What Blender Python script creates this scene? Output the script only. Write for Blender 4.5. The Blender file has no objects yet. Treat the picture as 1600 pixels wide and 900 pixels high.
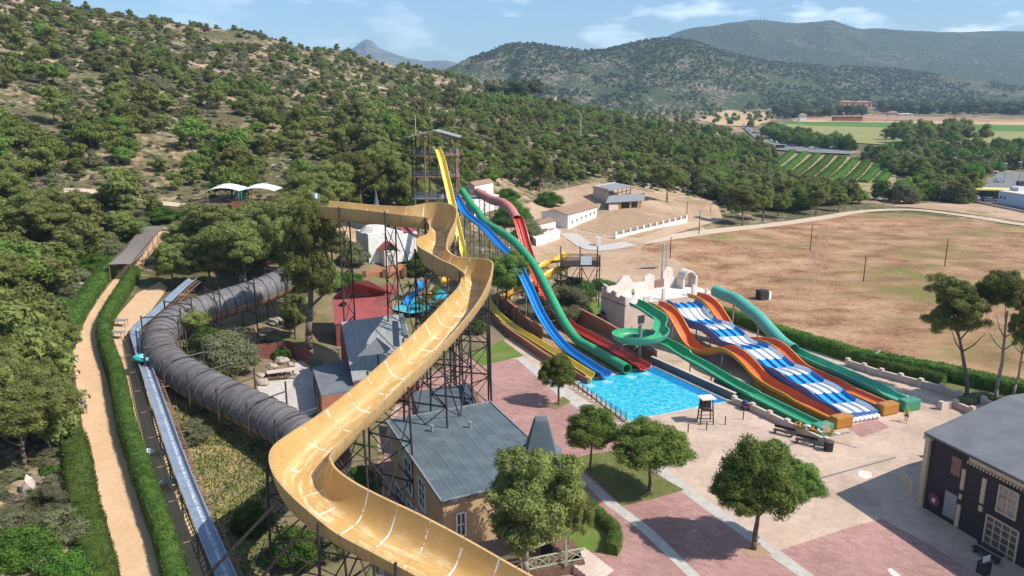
import bpy, bmesh, math, random
import numpy as np
from mathutils import Vector, Matrix, noise as mnoise
random.seed(7); RNG = np.random.default_rng(7)
SC = bpy.context.scene
COL = SC.collection

# ------------------------------------------------------------------ camera, light, exposure
CAM_H = 35.0; FPX = 1200.0; PITCH = math.radians(13.4)
SP, CP = math.sin(PITCH), math.cos(PITCH)
cam = bpy.data.objects.new('camera', bpy.data.cameras.new('camera'))
COL.objects.link(cam); SC.camera = cam
cam.location = (0, 0, CAM_H); cam.rotation_euler = (math.radians(90) - PITCH, 0, 0)
cam.data.sensor_width = 36; cam.data.lens = 27.0
cam.data.clip_start = 0.5; cam.data.clip_end = 60000

SUN_EL = math.radians(47); SUN_AZ = math.radians(108)      # azimuth clockwise from +Y
sun_dir = Vector((math.sin(SUN_AZ) * math.cos(SUN_EL), math.cos(SUN_AZ) * math.cos(SUN_EL), math.sin(SUN_EL)))
sun = bpy.data.objects.new('sun', bpy.data.lights.new('sun', 'SUN')); COL.objects.link(sun)
sun.data.energy = 5.0; sun.data.angle = math.radians(0.53); sun.data.color = (1.0, 0.945, 0.86)
sun.rotation_euler = sun_dir.to_track_quat('Z', 'Y').to_euler()

W = bpy.data.worlds.new('World'); SC.world = W; W.use_nodes = True
nt = W.node_tree; N = nt.nodes; L = nt.links
bg = N['Background']
sky = N.new('ShaderNodeTexSky'); sky.sky_type = 'NISHITA'; sky.sun_disc = False
sky.sun_elevation = SUN_EL; sky.sun_rotation = SUN_AZ
sky.air_density = 1.0; sky.dust_density = 0.6; sky.ozone_density = 2.2; sky.altitude = 50
# thin cumulus near the horizon, mapped on direction
tc = N.new('ShaderNodeTexCoord'); mp = N.new('ShaderNodeMapping'); mp.inputs['Scale'].default_value = (7.5, 7.5, 24)
mp.inputs['Location'].default_value = (0.35, 0.0, 0.4)
no = N.new('ShaderNodeTexNoise'); no.inputs['Scale'].default_value = 1.25; no.inputs['Detail'].default_value = 6; no.inputs['Roughness'].default_value = 0.55
rp = N.new('ShaderNodeValToRGB'); rp.color_ramp.elements[0].position = 0.50; rp.color_ramp.elements[1].position = 0.63
sx = N.new('ShaderNodeSeparateXYZ'); mr = N.new('ShaderNodeMapRange')
mr.inputs['From Min'].default_value = -0.25; mr.inputs['From Max'].default_value = 0.5; mr.inputs['To Min'].default_value = 0.25; mr.inputs['To Max'].default_value = 1.0
mu = N.new('ShaderNodeMath'); mu.operation = 'MULTIPLY'
mx = N.new('ShaderNodeMix'); mx.data_type = 'RGBA'
L.new(tc.outputs['Generated'], mp.inputs['Vector']); L.new(mp.outputs['Vector'], no.inputs['Vector']); L.new(no.outputs['Fac'], rp.inputs['Fac'])
L.new(tc.outputs['Generated'], sx.inputs[0]); L.new(sx.outputs['X'], mr.inputs['Value'])
L.new(rp.outputs['Color'], mu.inputs[0]); L.new(mr.outputs['Result'], mu.inputs[1])
mu2 = N.new('ShaderNodeMath'); mu2.operation = 'MULTIPLY'; mu2.inputs[1].default_value = 0.75; L.new(mu.outputs[0], mu2.inputs[0])
L.new(mu2.outputs[0], mx.inputs[0]); L.new(sky.outputs['Color'], mx.inputs[6]); mx.inputs[7].default_value = (12.5, 11.6, 11.9, 1)
mt_ = N.new('ShaderNodeMix'); mt_.data_type = 'RGBA'; mt_.blend_type = 'MULTIPLY'; mt_.inputs[0].default_value = 1; mt_.inputs[7].default_value = (.94, 1.14, 1.27, 1); L.new(mx.outputs[2], mt_.inputs[6]); L.new(mt_.outputs[2], bg.inputs['Color']); bg.inputs['Strength'].default_value = 0.102
SC.view_settings.view_transform = 'Standard'; SC.view_settings.look = 'None'
SC.view_settings.exposure = 0.28; SC.view_settings.gamma = 1.0
SC.render.engine = 'CYCLES'; SC.cycles.use_denoising = True
SC.cycles.max_bounces = 5; SC.cycles.diffuse_bounces = 2; SC.cycles.glossy_bounces = 2; SC.cycles.transmission_bounces = 2
SC.cycles.volume_bounces = 0; SC.cycles.transparent_max_bounces = 4
SC.cycles.caustics_reflective = False; SC.cycles.caustics_refractive = False

# ------------------------------------------------------------------ helpers: space
def P(px, py, z=0.0):
    v = (py - 450) / FPX; D = (CAM_H - z) / (SP + v * CP)
    return Vector((D * (px - 800) / FPX, D * (CP - v * SP), z))
def PD(px, py, D):
    v = (py - 450) / FPX
    return Vector((D * (px - 800) / FPX, D * (CP - v * SP), CAM_H - D * (SP + v * CP)))
def proj(x, y, z):
    D = y * CP + (CAM_H - z) * SP; v = ((CAM_H - z) * CP - y * SP) / D
    return 800 + FPX * x / D, 450 + FPX * v
def PL(px, py, A, B):                      # point on the vertical plane over the plan line A-B
    d = PD(px, py, 1.0) - Vector((0, 0, CAM_H))
    ex, ey = B[0] - A[0], B[1] - A[1]
    t = (A[0] * ey - A[1] * ex) / (d.x * ey - d.y * ex)
    return Vector((0, 0, CAM_H)) + d * t
def z_at(Y, py):                           # height of a point at plan distance Y seen on row py
    v = (py - 450) / FPX
    return CAM_H - Y * (SP + v * CP) / (CP - v * SP)

# value noise
_perm = np.random.default_rng(3).random((512, 512))
def vnoise(x, y):
    xi = np.floor(x).astype(int); yi = np.floor(y).astype(int); fx = x - xi; fy = y - yi
    fx = fx * fx * (3 - 2 * fx); fy = fy * fy * (3 - 2 * fy)
    g = lambda a, b: _perm[a & 511, b & 511]
    return (g(xi, yi) * (1 - fx) + g(xi + 1, yi) * fx) * (1 - fy) + (g(xi, yi + 1) * (1 - fx) + g(xi + 1, yi + 1) * fx) * fy
def fbm(x, y, o=4):
    s = 0; a = .5; x = np.asarray(x, float); y = np.asarray(y, float)
    for k in range(o):
        s = s + a * (vnoise(x * 2 ** k + 17.3 * k, y * 2 ** k + 5.1 * k) - .5); a *= .5
    return s

# terrain: columns of (depth, height)
TCOL = [
 (-900, [(30,9),(60,16),(90,26),(130,42),(200,76),(300,130),(450,180),(700,200),(1500,120),(7000,20)]),
 (-500, [(30,6),(60,11),(90,18),(130,30),(200,58),(300,108),(450,165),(700,190),(1500,120),(7000,20)]),
 (-100, [(30,3),(57,5),(75,8),(100,13),(130,19),(160,25),(220,48),(300,84),(450,135),(700,165),(1500,90),(7000,10)]),
 (0, [(30,2.5),(57,3.5),(75,6),(100,9.5),(130,14),(150,18),(200,36),(250,55),(300,76),(450,128),(700,150),(1500,80),(7000,8)]),
 (130, [(30,1.2),(57,2),(78,3.9),(100,5.8),(130,9),(150,15),(175,22),(230,39),(310,60),(420,92),(600,98),(900,60),(1500,30),(7000,5)]),
 (240, [(30,.5),(57,1.1),(78,3),(100,5),(130,7.5),(150,12.5),(175,19),(240,36),(330,58),(450,88),(620,90),(900,60),(1500,30),(7000,5)]),
 (330, [(30,0),(57,.5),(78,1.5),(100,3),(130,7),(150,12),(170,16),(240,30),(330,49),(490,86),(650,84),(900,60),(1500,20),(7000,5)]),
 (420, [(30,0),(90,.4),(100,1),(130,5),(150,10),(165,15),(190,21),(300,38),(400,56),(520,84),(700,80),(1000,50),(1500,20),(7000,5)]),
 (560, [(30,0),(104,0),(118,1.5),(135,5),(150,9),(200,20),(350,38),(470,55.6),(600,75),(800,68),(1100,40),(1500,15),(7000,5)]),
 (700, [(30,0),(118,0),(135,1.5),(165,5),(220,17),(350,29),(500,43),(700,63),(900,58),(1200,34),(1600,27),(7000,30)]),
 (850, [(30,0),(140,0),(165,2),(190,3.5),(230,6),(300,13),(450,21),(650,34),(800,33),(1100,22),(1500,25),(1800,28),(7000,30)]),
 (1000,[(30,0),(140,0),(190,2.5),(260,7.5),(420,13),(600,17),(750,14),(1000,16),(1500,25),(1800,28),(7000,30)]),
 (1150,[(30,0),(140,0),(240,2),(320,3.5),(450,4),(650,7),(800,12),(1000,17),(1500,25),(1800,28),(7000,30)]),
 (1300,[(30,0),(150,0),(200,.2),(300,1),(450,3),(600,8),(900,16.5),(1300,23.5),(1500,26),(1800,28),(7000,30)]),
 (1700,[(30,0),(150,0),(200,.2),(300,1),(450,3),(600,8),(900,16.5),(1300,23.5),(1500,26),(1800,28),(7000,30)]),
 (2900,[(30,0),(150,0),(200,.2),(300,1),(450,3),(600,8),(900,16.5),(1300,23.5),(1500,26),(1800,28),(7000,30)])]
_ly = np.linspace(math.log(20), math.log(9000), 900)
_cols = []
for px, lst in TCOL:
    Y = np.array([(D - (CAM_H - z) * SP) / CP for D, z in lst]); Z = np.array([z for D, z in lst])
    zz = np.interp(np.exp(_ly), Y, Z)
    k = np.exp(-np.linspace(-2, 2, 21) ** 2); k /= k.sum()
    zz = np.convolve(np.pad(zz, 10, 'edge'), k, 'valid'); _cols.append(zz)
_ac = np.array([(p - 800) / 1200 for p, _ in TCOL]) / 0.96
_ag = np.linspace(_ac[0], _ac[-1], 640); _T = np.zeros((640, 900))
_cc = np.array(_cols)
for j in range(900): _T[:, j] = np.interp(_ag, _ac, _cc[:, j])
k = np.exp(-np.linspace(-2, 2, 17) ** 2); k /= k.sum()
for j in range(900): _T[:, j] = np.convolve(np.pad(_T[:, j], 8, 'edge'), k, 'valid')
BUMPS = [(690.0, 1530.0, 3.0, 90.0)]
def hz(X, Y):
    X = np.asarray(X, float); Y = np.asarray(Y, float)
    a = X / np.maximum(Y, 40.0)
    ia = np.clip((a - _ag[0]) / (_ag[1] - _ag[0]), 0, 638.999); iy = np.clip((np.log(np.maximum(Y, 21)) - _ly[0]) / (_ly[1] - _ly[0]), 0, 898.999)
    i = ia.astype(int); j = iy.astype(int); f = ia - i; g = iy - j
    z = (_T[i, j] * (1 - f) + _T[i + 1, j] * f) * (1 - g) + (_T[i, j + 1] * (1 - f) + _T[i + 1, j + 1] * f) * g
    m = np.clip((z - 9) / 16, 0, 1)
    for bx, by, bh, br in BUMPS: z = z + bh * np.exp(-((X - bx) ** 2 + ((Y - by) * .8) ** 2) / br ** 2)
    return z + m * (3.4 * fbm(X / 45., Y / 45., 2) + 1.6 * fbm(X / 13. + 50, Y / 13., 3)) * np.clip(Y / 250, .4, 2.5)
def h1(x, y): return float(hz(x, y))
_DG = 25.0 * 1.01 ** np.arange(552)
def _below(px, py, D):
    v = (py - 450) / FPX; X = D * (px - 800) / FPX; Y = D * (CP - v * SP); z = CAM_H - D * (SP + v * CP)
    return z < hz(X, Y)
def G(px, py):                              # pixel of the photograph to a point on the terrain
    hit = np.nonzero(_below(px, py, _DG))[0]
    if len(hit) == 0: return PD(px, py, 6000.0)
    i = max(int(hit[0]), 1); lo, hi = _DG[i - 1], _DG[i]
    for _ in range(3):
        q = np.linspace(lo, hi, 14); k = np.nonzero(_below(px, py, q))[0]; k = max(int(k[0]) if len(k) else 13, 1); lo, hi = q[k - 1], q[k]
    p = PD(px, py, float(hi)); p.z = h1(p.x, p.y); return p
def inpoly(x, y, poly):
    c = False; n = len(poly); j = n - 1
    for i in range(n):
        xi, yi = poly[i]; xj, yj = poly[j]
        if (yi > y) != (yj > y) and x < (xj - xi) * (y - yi) / (yj - yi) + xi: c = not c
        j = i
    return c

# ------------------------------------------------------------------ helpers: materials
def ramp(nt, fac, stops):
    r = nt.nodes.new('ShaderNodeValToRGB'); nt.links.new(fac, r.inputs['Fac'])
    e = r.color_ramp.elements
    while len(e) < len(stops): e.new(0.5)
    for k, (p, c) in enumerate(stops): e[k].position = p; e[k].color = (c[0], c[1], c[2], 1)
    return r.outputs['Color']
def newmat(name):
    m = bpy.data.materials.new(name); m.use_nodes = True
    return m, m.node_tree, m.node_tree.nodes['Principled BSDF']
def coords(nt, kind='Object', scale=None):
    if kind == 'Position':
        o = nt.nodes.new('ShaderNodeNewGeometry').outputs['Position']
    else: o = nt.nodes.new('ShaderNodeTexCoord').outputs[kind]
    if scale:
        m = nt.nodes.new('ShaderNodeMapping'); m.inputs['Scale'].default_value = scale; nt.links.new(o, m.inputs['Vector']); o = m.outputs['Vector']
    return o
def noise(nt, vec, scale, detail=4, rough=.55, dist=0.0):
    n = nt.nodes.new('ShaderNodeTexNoise'); n.inputs['Scale'].default_value = scale; n.inputs['Detail'].default_value = detail
    n.inputs['Roughness'].default_value = rough; n.inputs['Distortion'].default_value = dist
    nt.links.new(vec, n.inputs['Vector']); return n.outputs['Fac']
def mixc(nt, fac, a, b, mode='MIX'):
    m = nt.nodes.new('ShaderNodeMix'); m.data_type = 'RGBA'; m.blend_type = mode
    for s, v in ((m.inputs[0], fac), (m.inputs[6], a), (m.inputs[7], b)):
        if isinstance(v, (int, float)): s.default_value = v
        elif isinstance(v, tuple): s.default_value = (v[0], v[1], v[2], 1)
        else: nt.links.new(v, s)
    return m.outputs[2]
def math_(nt, op, a, b=None, c=None):
    m = nt.nodes.new('ShaderNodeMath'); m.operation = op
    for s, v in zip(m.inputs, (a, b, c)):
        if v is None: continue
        if isinstance(v, (int, float)): s.default_value = v
        else: nt.links.new(v, s)
    return m.outputs[0]
def bump(nt, bsdf, h, strength=.3, dist=.05):
    b = nt.nodes.new('ShaderNodeBump'); b.inputs['Strength'].default_value = strength; b.inputs['Distance'].default_value = dist
    nt.links.new(h, b.inputs['Height']); nt.links.new(b.outputs['Normal'], bsdf.inputs['Normal'])
def mat(name, c1, c2=None, scale=1.0, rough=.7, metal=0.0, kind='Object', sc=None, bmp=0.0, lo=.35, hi=.65, coat=0.0, spec=None):
    m, nt, b = newmat(name)
    if c2 is None: c2 = tuple(x * .82 for x in c1)
    v = coords(nt, kind, sc); f = noise(nt, v, scale, 5)
    nt.links.new(ramp(nt, f, [(lo, c1), (hi, c2)]), b.inputs['Base Color'])
    b.inputs['Roughness'].default_value = rough; b.inputs['Metallic'].default_value = metal
    if coat: b.inputs['Coat Weight'].default_value = coat; b.inputs['Coat Roughness'].default_value = .15
    if spec is not None: b.inputs['Specular IOR Level'].default_value = spec
    if bmp: bump(nt, b, noise(nt, v, scale * 6, 3), bmp)
    return m

def leafmat(name, c1, c2, dark=.55, trans=.38):
    m, nt, b = newmat(name)
    oi = nt.nodes.new('ShaderNodeObjectInfo').outputs['Random']
    v = coords(nt, 'Object'); f = noise(nt, v, 1.0 if True else 1, 3)
    f2 = noise(nt, coords(nt, 'Position'), .9, 3)
    base = ramp(nt, f2, [(.38, c1), (.6, c2)])
    hsv = nt.nodes.new('ShaderNodeHueSaturation'); nt.links.new(base, hsv.inputs['Color'])
    nt.links.new(math_(nt, 'MULTIPLY_ADD', oi, .035, .485), hsv.inputs['Hue'])
    nt.links.new(math_(nt, 'MULTIPLY_ADD', oi, .6, .7), hsv.inputs['Value'])
    nt.links.new(hsv.outputs['Color'], b.inputs['Base Color']); b.inputs['Roughness'].default_value = .75; b.inputs['Specular IOR Level'].default_value = .15
    tr = nt.nodes.new('ShaderNodeBsdfTranslucent'); nt.links.new(hsv.outputs['Color'], tr.inputs['Color'])
    mx = nt.nodes.new('ShaderNodeMixShader'); mx.inputs[0].default_value = trans
    nt.links.new(b.outputs[0], mx.inputs[1]); nt.links.new(tr.outputs[0], mx.inputs[2])
    nt.links.new(mx.outputs[0], nt.nodes['Material Output'].inputs['Surface'])
    return m
M = {}
M['pine'] = leafmat('pine_needles', (.275, .29, .085), (.18, .20, .06))
M['pine2'] = leafmat('stone_pine_needles', (.225, .29, .06), (.135, .195, .042))
M['olive'] = leafmat('grey_green_leaves', (.24, .235, .12), (.16, .165, .085))
M['dry'] = leafmat('dry_twiggy_leaves', (.30, .235, .19), (.24, .19, .12), trans=.1)
M['bright'] = leafmat('bright_leaves', (.13, .22, .035), (.08, .15, .025))
M['dark'] = leafmat('far_dark_leaves', (.10, .12, .04), (.07, .09, .035))
M['hedge'] = leafmat('hedge_leaves', (.15, .23, .045), (.085, .15, .03))
M['palm'] = leafmat('palm_fronds', (.075, .12, .03), (.05, .085, .025))
M['flower'] = leafmat('purple_leaves', (.10, .05, .07), (.06, .05, .04))
M['bark'] = mat('bark', (.20, .135, .10), (.11, .075, .06), 6, .9, bmp=.5)
M['barkgrey'] = mat('grey_bark', (.36, .31, .28), (.22, .18, .165), 6, .9, bmp=.5)
M['wood'] = mat('dark_timber', (.055, .04, .032), (.03, .022, .02), 3, .85)
M['woodbrown'] = mat('brown_timber', (.19, .11, .07), (.12, .07, .045), 3, .85)
M['woodred'] = mat('red_stained_boards', (.24, .062, .052), (.17, .045, .04), 2, .8, sc=(6, 6, .4))
M['steel'] = mat('painted_steel', (.36, .37, .38), (.28, .29, .30), 3, .45, metal=.3)
M['steeldark'] = mat('dark_steel', (.06, .055, .055), (.10, .07, .055), 3, .6, metal=.3)
M['rust'] = mat('rusty_steel', (.31, .17, .12), (.19, .105, .08), 4, .75)
M['white'] = mat('white_plaster', (.78, .76, .72), (.66, .63, .58), .8, .85)
M['whitep'] = mat('white_paint', (.8, .8, .8), (.7, .7, .7), 2, .5)
M['castle'] = mat('pale_render', (.64, .52, .44), (.52, .41, .34), .5, .9, bmp=.15)
M['castlewhite'] = mat('pale_render_top', (.74, .66, .60), (.62, .52, .45), .6, .9, bmp=.15)
M['beige'] = mat('ochre_render', (.52, .35, .20), (.43, .28, .16), .5, .9, bmp=.1)
M['bluegrey'] = mat('blue_grey_roof', (.115, .145, .16), (.08, .105, .12), .6, .8, bmp=.2, lo=.4, hi=.6)
M['greyroof'] = mat('weathered_zinc', (.30, .30, .295), (.21, .215, .22), 1.2, .8, sc=(3, .4, 1))
M['darkroof'] = mat('charcoal_roof', (.17, .185, .20), (.13, .14, .16), .6, .8)
M['redroof'] = mat('red_roof', (.31, .065, .062), (.24, .05, .05), .5, .75)
M['tile'] = mat('clay_tile', (.34, .21, .13), (.26, .15, .10), 1.5, .9, sc=(1, 1, 1))
M['orangewall'] = mat('orange_render', (.42, .17, .09), (.33, .13, .07), .6, .9)
M['rustwall'] = mat('rust_brown_wall', (.34, .16, .085), (.26, .115, .065), .5, .9)
M['black'] = mat('black_boards', (.022, .020, .024), (.035, .03, .033), 1.0, .75, sc=(1, 1, 8))
M['glass'] = mat('window_glass', (.05, .06, .07), (.08, .09, .1), 1, .12)
M['curtain'] = mat('pale_window_pane', (.42, .38, .33), (.22, .2, .18), 2.0, .3)
M['cream'] = mat('cream_trim', (.62, .50, .34), (.55, .43, .28), 2, .7)
M['greenpost'] = mat('pale_green_paint', (.42, .47, .32), (.36, .4, .28), 2, .6)
M['tan_in'] = None
M['skin'] = mat('skin', (.50, .29, .20), (.46, .26, .18), 4, .6)
M['hair'] = mat('hair', (.035, .022, .015), None, 4, .6)

# ------------------------------------------------------------------ helpers: objects
def tag(o, label=None, cat=None, group=None, kind=None):
    if label: o['label'] = label
    if cat: o['category'] = cat
    if group: o['group'] = group
    if kind: o['kind'] = kind
    return o
def wl(o):
    v = Vector((0, 0, 0))
    while o is not None: v += o.location; o = o.parent
    return v
def thing(name, loc, label, cat, group=None):
    o = bpy.data.objects.new(name, None); COL.objects.link(o); o.location = loc; o.empty_display_size = .5
    return tag(o, label, cat, group)
class MB:
    def __init__(s): s.v = []; s.f = []; s.m = []; s.uv = []
    def face(s, pts, mi=0, uv=None):
        b = len(s.v); s.v += [Vector(p) for p in pts]; s.f.append(list(range(b, b + len(pts)))); s.m.append(mi)
        s.uv.append(uv)
        return s
    def box(s, c, size, rz=0.0, mi=0, M4=None):
        c = Vector(c); hx, hy, hz_ = [q / 2 for q in size]; ca, sa = math.cos(rz), math.sin(rz)
        p = []
        for x, y, z in ((-1,-1,-1),(1,-1,-1),(1,1,-1),(-1,1,-1),(-1,-1,1),(1,-1,1),(1,1,1),(-1,1,1)):
            q = Vector((x * hx, y * hy, z * hz_))
            if M4 is not None: q = M4 @ q
            else: q = Vector((q.x * ca - q.y * sa, q.x * sa + q.y * ca, q.z))
            p.append(c + q)
        b = len(s.v); s.v += p
        for f in ((0,3,2,1),(4,5,6,7),(0,1,5,4),(1,2,6,5),(2,3,7,6),(3,0,4,7)):
            s.f.append([b + i for i in f]); s.m.append(mi); s.uv.append(None)
        return s
    def bar(s, p, q, r=.06, n=6, r2=None, mi=0):
        p = Vector(p); q = Vector(q); d = (q - p)
        if d.length < 1e-5: return s
        d.normalize(); a = d.cross(Vector((0, 0, 1)))
        if a.length < .01: a = Vector((1, 0, 0))
        a.normalize(); c = d.cross(a); r2 = r if r2 is None else r2
        b = len(s.v)
        for (pt, rr) in ((p, r), (q, r2)):
            for k in range(n):
                t = 2 * math.pi * k / n; s.v.append(pt + (a * math.cos(t) + c * math.sin(t)) * rr)
        for k in range(n):
            s.f.append([b + k, b + (k + 1) % n, b + n + (k + 1) % n, b + n + k]); s.m.append(mi); s.uv.append(None)
        s.f.append([b + k for k in range(n)][::-1]); s.m.append(mi); s.uv.append(None)
        s.f.append([b + n + k for k in range(n)]); s.m.append(mi); s.uv.append(None)
        return s
    def beam(s, p, q, w, h, mi=0):         # rectangular bar
        p = Vector(p); q = Vector(q); d = q - p; Lq = d.length
        if Lq < 1e-5: return s
        d.normalize(); a = d.cross(Vector((0, 0, 1)))
        if a.length < .01: a = Vector((1, 0, 0))
        a.normalize(); u = a.cross(d)
        m = Matrix((a, d, u)).transposed()
        return s.box((p + q) / 2, (w, Lq, h), M4=m, mi=mi)
    def prism(s, poly, z0, z1, mi=0, mtop=None):
        n = len(poly); b = len(s.v); ar = sum(poly[i][0] * poly[(i + 1) % n][1] - poly[(i + 1) % n][0] * poly[i][1] for i in range(n))
        if ar < 0: poly = poly[::-1]
        z0 = z0 if isinstance(z0, (list, tuple)) else [z0] * n; z1 = z1 if isinstance(z1, (list, tuple)) else [z1] * n
        if ar < 0: z0 = list(z0)[::-1]; z1 = list(z1)[::-1]
        s.v += [Vector((p[0], p[1], z0[i])) for i, p in enumerate(poly)] + [Vector((p[0], p[1], z1[i])) for i, p in enumerate(poly)]
        for i in range(n):
            j = (i + 1) % n; s.f.append([b + i, b + j, b + n + j, b + n + i]); s.m.append(mi); s.uv.append(None)
        s.f.append([b + i for i in range(n)][::-1]); s.m.append(mi); s.uv.append(None)
        s.f.append([b + n + i for i in range(n)]); s.m.append(mi if mtop is None else mtop); s.uv.append(None)
        return s
    def grid(s, rows, mi=0, closed=False, uvs=None, mis=None):
        nr = len(rows); nc = len(rows[0]); b = len(s.v)
        for r in rows: s.v += [Vector(p) for p in r]
        for i in range(nr - 1):
            for j in range(nc if closed else nc - 1):
                k = (j + 1) % nc
                s.f.append([b + i * nc + j, b + i * nc + k, b + (i + 1) * nc + k, b + (i + 1) * nc + j])
                s.m.append(mi if mis is None else mis[j])
                s.uv.append(None if uvs is None else [uvs[i][j], uvs[i][j + 1 if j + 1 < len(uvs[i]) else j], uvs[i + 1][j + 1 if j + 1 < len(uvs[i]) else j], uvs[i + 1][j]])
        return s
    def ball(s, c, r, sq=(1, 1, 1), n=8, mi=0):
        c = Vector(c); rows = []
        for i in range(n // 2 + 1):
            ph = math.pi * i / (n // 2); rows.append([c + Vector((r * sq[0] * math.sin(ph) * math.cos(2 * math.pi * j / n), r * sq[1] * math.sin(ph) * math.sin(2 * math.pi * j / n), r * sq[2] * math.cos(ph))) for j in range(n)])
        return s.grid(rows, mi, closed=True)
    def build(s, name, mats, parent=None, smooth=False, loc=None):
        if not isinstance(mats, (list, tuple)): mats = [mats]
        if not s.v: return None
        off = Vector((0, 0, 0))
        if parent is not None: off = wl(parent)
        else:
            if loc is None:
                n = len(s.v); off = Vector((sum(p.x for p in s.v) / n, sum(p.y for p in s.v) / n, min(p.z for p in s.v)))
            else: off = Vector(loc)
        me = bpy.data.meshes.new(name); me.from_pydata([tuple(p - off) for p in s.v], [], s.f)
        for m in mats: me.materials.append(m)
        me.polygons.foreach_set('material_index', s.m)
        if any(u is not None for u in s.uv):
            ul = me.uv_layers.new(name='UVMap'); k = 0
            for fi, f in enumerate(s.f):
                u = s.uv[fi]
                for q in range(len(f)):
                    if u is not None and q < len(u): ul.data[k].uv = u[q]
                    k += 1
        if smooth: me.polygons.foreach_set('use_smooth', [True] * len(s.f))
        me.validate(); me.update()
        o = bpy.data.objects.new(name, me); COL.objects.link(o)
        if parent is not None: o.parent = parent
        else: o.location = off
        if smooth == 'auto':
            try: me.set_sharp_from_angle(angle=math.radians(40))
            except Exception: pass
        return o
def cr(pts, n):                             # Catmull-Rom through tuples of any length, n samples per span
    out = []; m = len(pts)
    for i in range(m - 1):
        p0 = pts[max(i - 1, 0)]; p1 = pts[i]; p2 = pts[i + 1]; p3 = pts[min(i + 2, m - 1)]
        for k in range(n):
            t = k / n
            out.append(tuple(.5 * ((2 * b) + (-a + c) * t + (2 * a - 5 * b + 4 * c - d) * t * t + (-a + 3 * b - 3 * c + d) * t ** 3) for a, b, c, d in zip(p0, p1, p2, p3)))
    out.append(tuple(pts[-1])); return out
def resample(pts, step):
    pts = [tuple(p) for p in pts]; d = [0]
    for a, b in zip(pts, pts[1:]): d.append(d[-1] + math.dist(a[:3], b[:3]))
    n = max(2, int(d[-1] / step)); out = []; A = np.array(pts)
    for s in np.linspace(0, d[-1], n + 1): out.append(tuple(float(np.interp(s, d, A[:, k])) for k in range(A.shape[1])))
    return out
def frames(pts):
    T = []
    for i in range(len(pts)):
        a = Vector(pts[max(i - 1, 0)][:3]); b = Vector(pts[min(i + 1, len(pts) - 1)][:3]); T.append((b - a).normalized())
    F = []
    for p, t in zip(pts, T):
        s = Vector((t.y, -t.x, 0)).normalized(); F.append((Vector(p[:3]), s, s.cross(t), t))
    return F
def trough(mb, pts, w, hl, hr, p=4, th=.14, lip=.12, nU=12, mi_in=0, mi_out=1):
    """pts (x,y,z[,w,hl,hr]); a U channel with thickness, closed cross section"""
    F = frames(pts); rows = []; uvs = []; s = 0; prev = None; mis = None
    for i, (c, sd, up, t) in enumerate(F):
        q = pts[i]; ww = q[3] if len(q) > 3 else w; l = q[4] if len(q) > 4 else hl; r = q[5] if len(q) > 5 else hr
        if prev is not None: s += (c - prev).length
        prev = c; row = []; uv = []
        inn = []
        for k in range(nU + 1):
            x = math.sin((k / nU - .5) * math.pi); h = (l if x < 0 else r)
            inn.append((x * ww / 2, h * abs(x) ** p, x))
        row += [c + sd * u + up * v for u, v, x in inn]; uv += [(s, k / nU) for k in range(nU + 1)]
        for u, v, x in inn[::-1]:
            e = (ww / 2 + lip) / (ww / 2); row.append(c + sd * (u * e) + up * (v - th * (1 - abs(x) ** 8) - .0)); uv.append((s, .5))
        rows.append(row); uvs.append(uv)
    n = nU + 1
    mis = [mi_in] * nU + [mi_out] * (n + 1)
    mb.grid(rows, closed=True, uvs=uvs, mis=mis)
    for r in (rows[0], rows[-1]):            # end caps between inner and outer
        for k in range(nU): mb.face([r[k], r[k + 1], r[2 * n - 2 - k], r[2 * n - 1 - k]], mi_out)
def tube(mb, pts, r, n=16, th=.08, mi=0, mi2=None, split=None):
    F = frames(pts); rows = []; uvs = []; s = 0; prev = None
    for i, (c, sd, up, t) in enumerate(F):
        if prev is not None: s += (c - prev).length
        prev = c
        rows.append([c + (sd * math.cos(2 * math.pi * k / n) + up * math.sin(2 * math.pi * k / n)) * r for k in range(n)]); uvs.append([(s, k / n) for k in range(n + 1)])
    mis = [mi] * n
    if mi2 is not None: mis = [mi2 if math.sin(2 * math.pi * (k + .5) / n) < split else mi for k in range(n)]
    mb.grid(rows, closed=True, uvs=uvs, mis=mis)
    rin = [[p + (F[i][0] - p) * (th / r) for p in row] for i, row in enumerate(rows)]
    mb.grid([r_[::-1] for r_ in rin], closed=True, mis=mis[::-1])
    for a, b in ((rows[0], rin[0]), (rows[-1], rin[-1])):
        for k in range(n): mb.face([a[k], a[(k + 1) % n], b[(k + 1) % n], b[k]], mi)
def patch(name, poly, off, m, step=6, hfun=None, **kw):   # ground sheet over a world-space polygon
    bm = bmesh.new(); vs = [bm.verts.new((p[0], p[1], 0)) for p in poly]; bm.faces.new(vs)
    xs = [p[0] for p in poly]; ys = [p[1] for p in poly]
    if step:
        for ax, lo, hi in ((0, min(xs), max(xs)), (1, min(ys), max(ys))):
            q = lo + step
            while q < hi:
                no_ = (1, 0, 0) if ax == 0 else (0, 1, 0); co = (q, 0, 0) if ax == 0 else (0, q, 0)
                bmesh.ops.bisect_plane(bm, geom=bm.verts[:] + bm.edges[:] + bm.faces[:], plane_co=co, plane_no=no_); q += step
    for v in bm.verts: v.co.z = (h1(v.co.x, v.co.y) if hfun is None else hfun) + off
    bmesh.ops.triangulate(bm, faces=bm.faces[:])
    bmesh.ops.recalc_face_normals(bm, faces=bm.faces[:])
    if bm.faces and sum(f.normal.z for f in bm.faces) < 0: bmesh.ops.reverse_faces(bm, faces=bm.faces[:])
    me = bpy.data.meshes.new(name); bm.to_mesh(me); bm.free(); me.materials.append(m)
    o = bpy.data.objects.new(name, me); COL.objects.link(o); return tag(o, kw.get('label'), kw.get('cat'), None, kw.get('kind', 'structure'))
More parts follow.
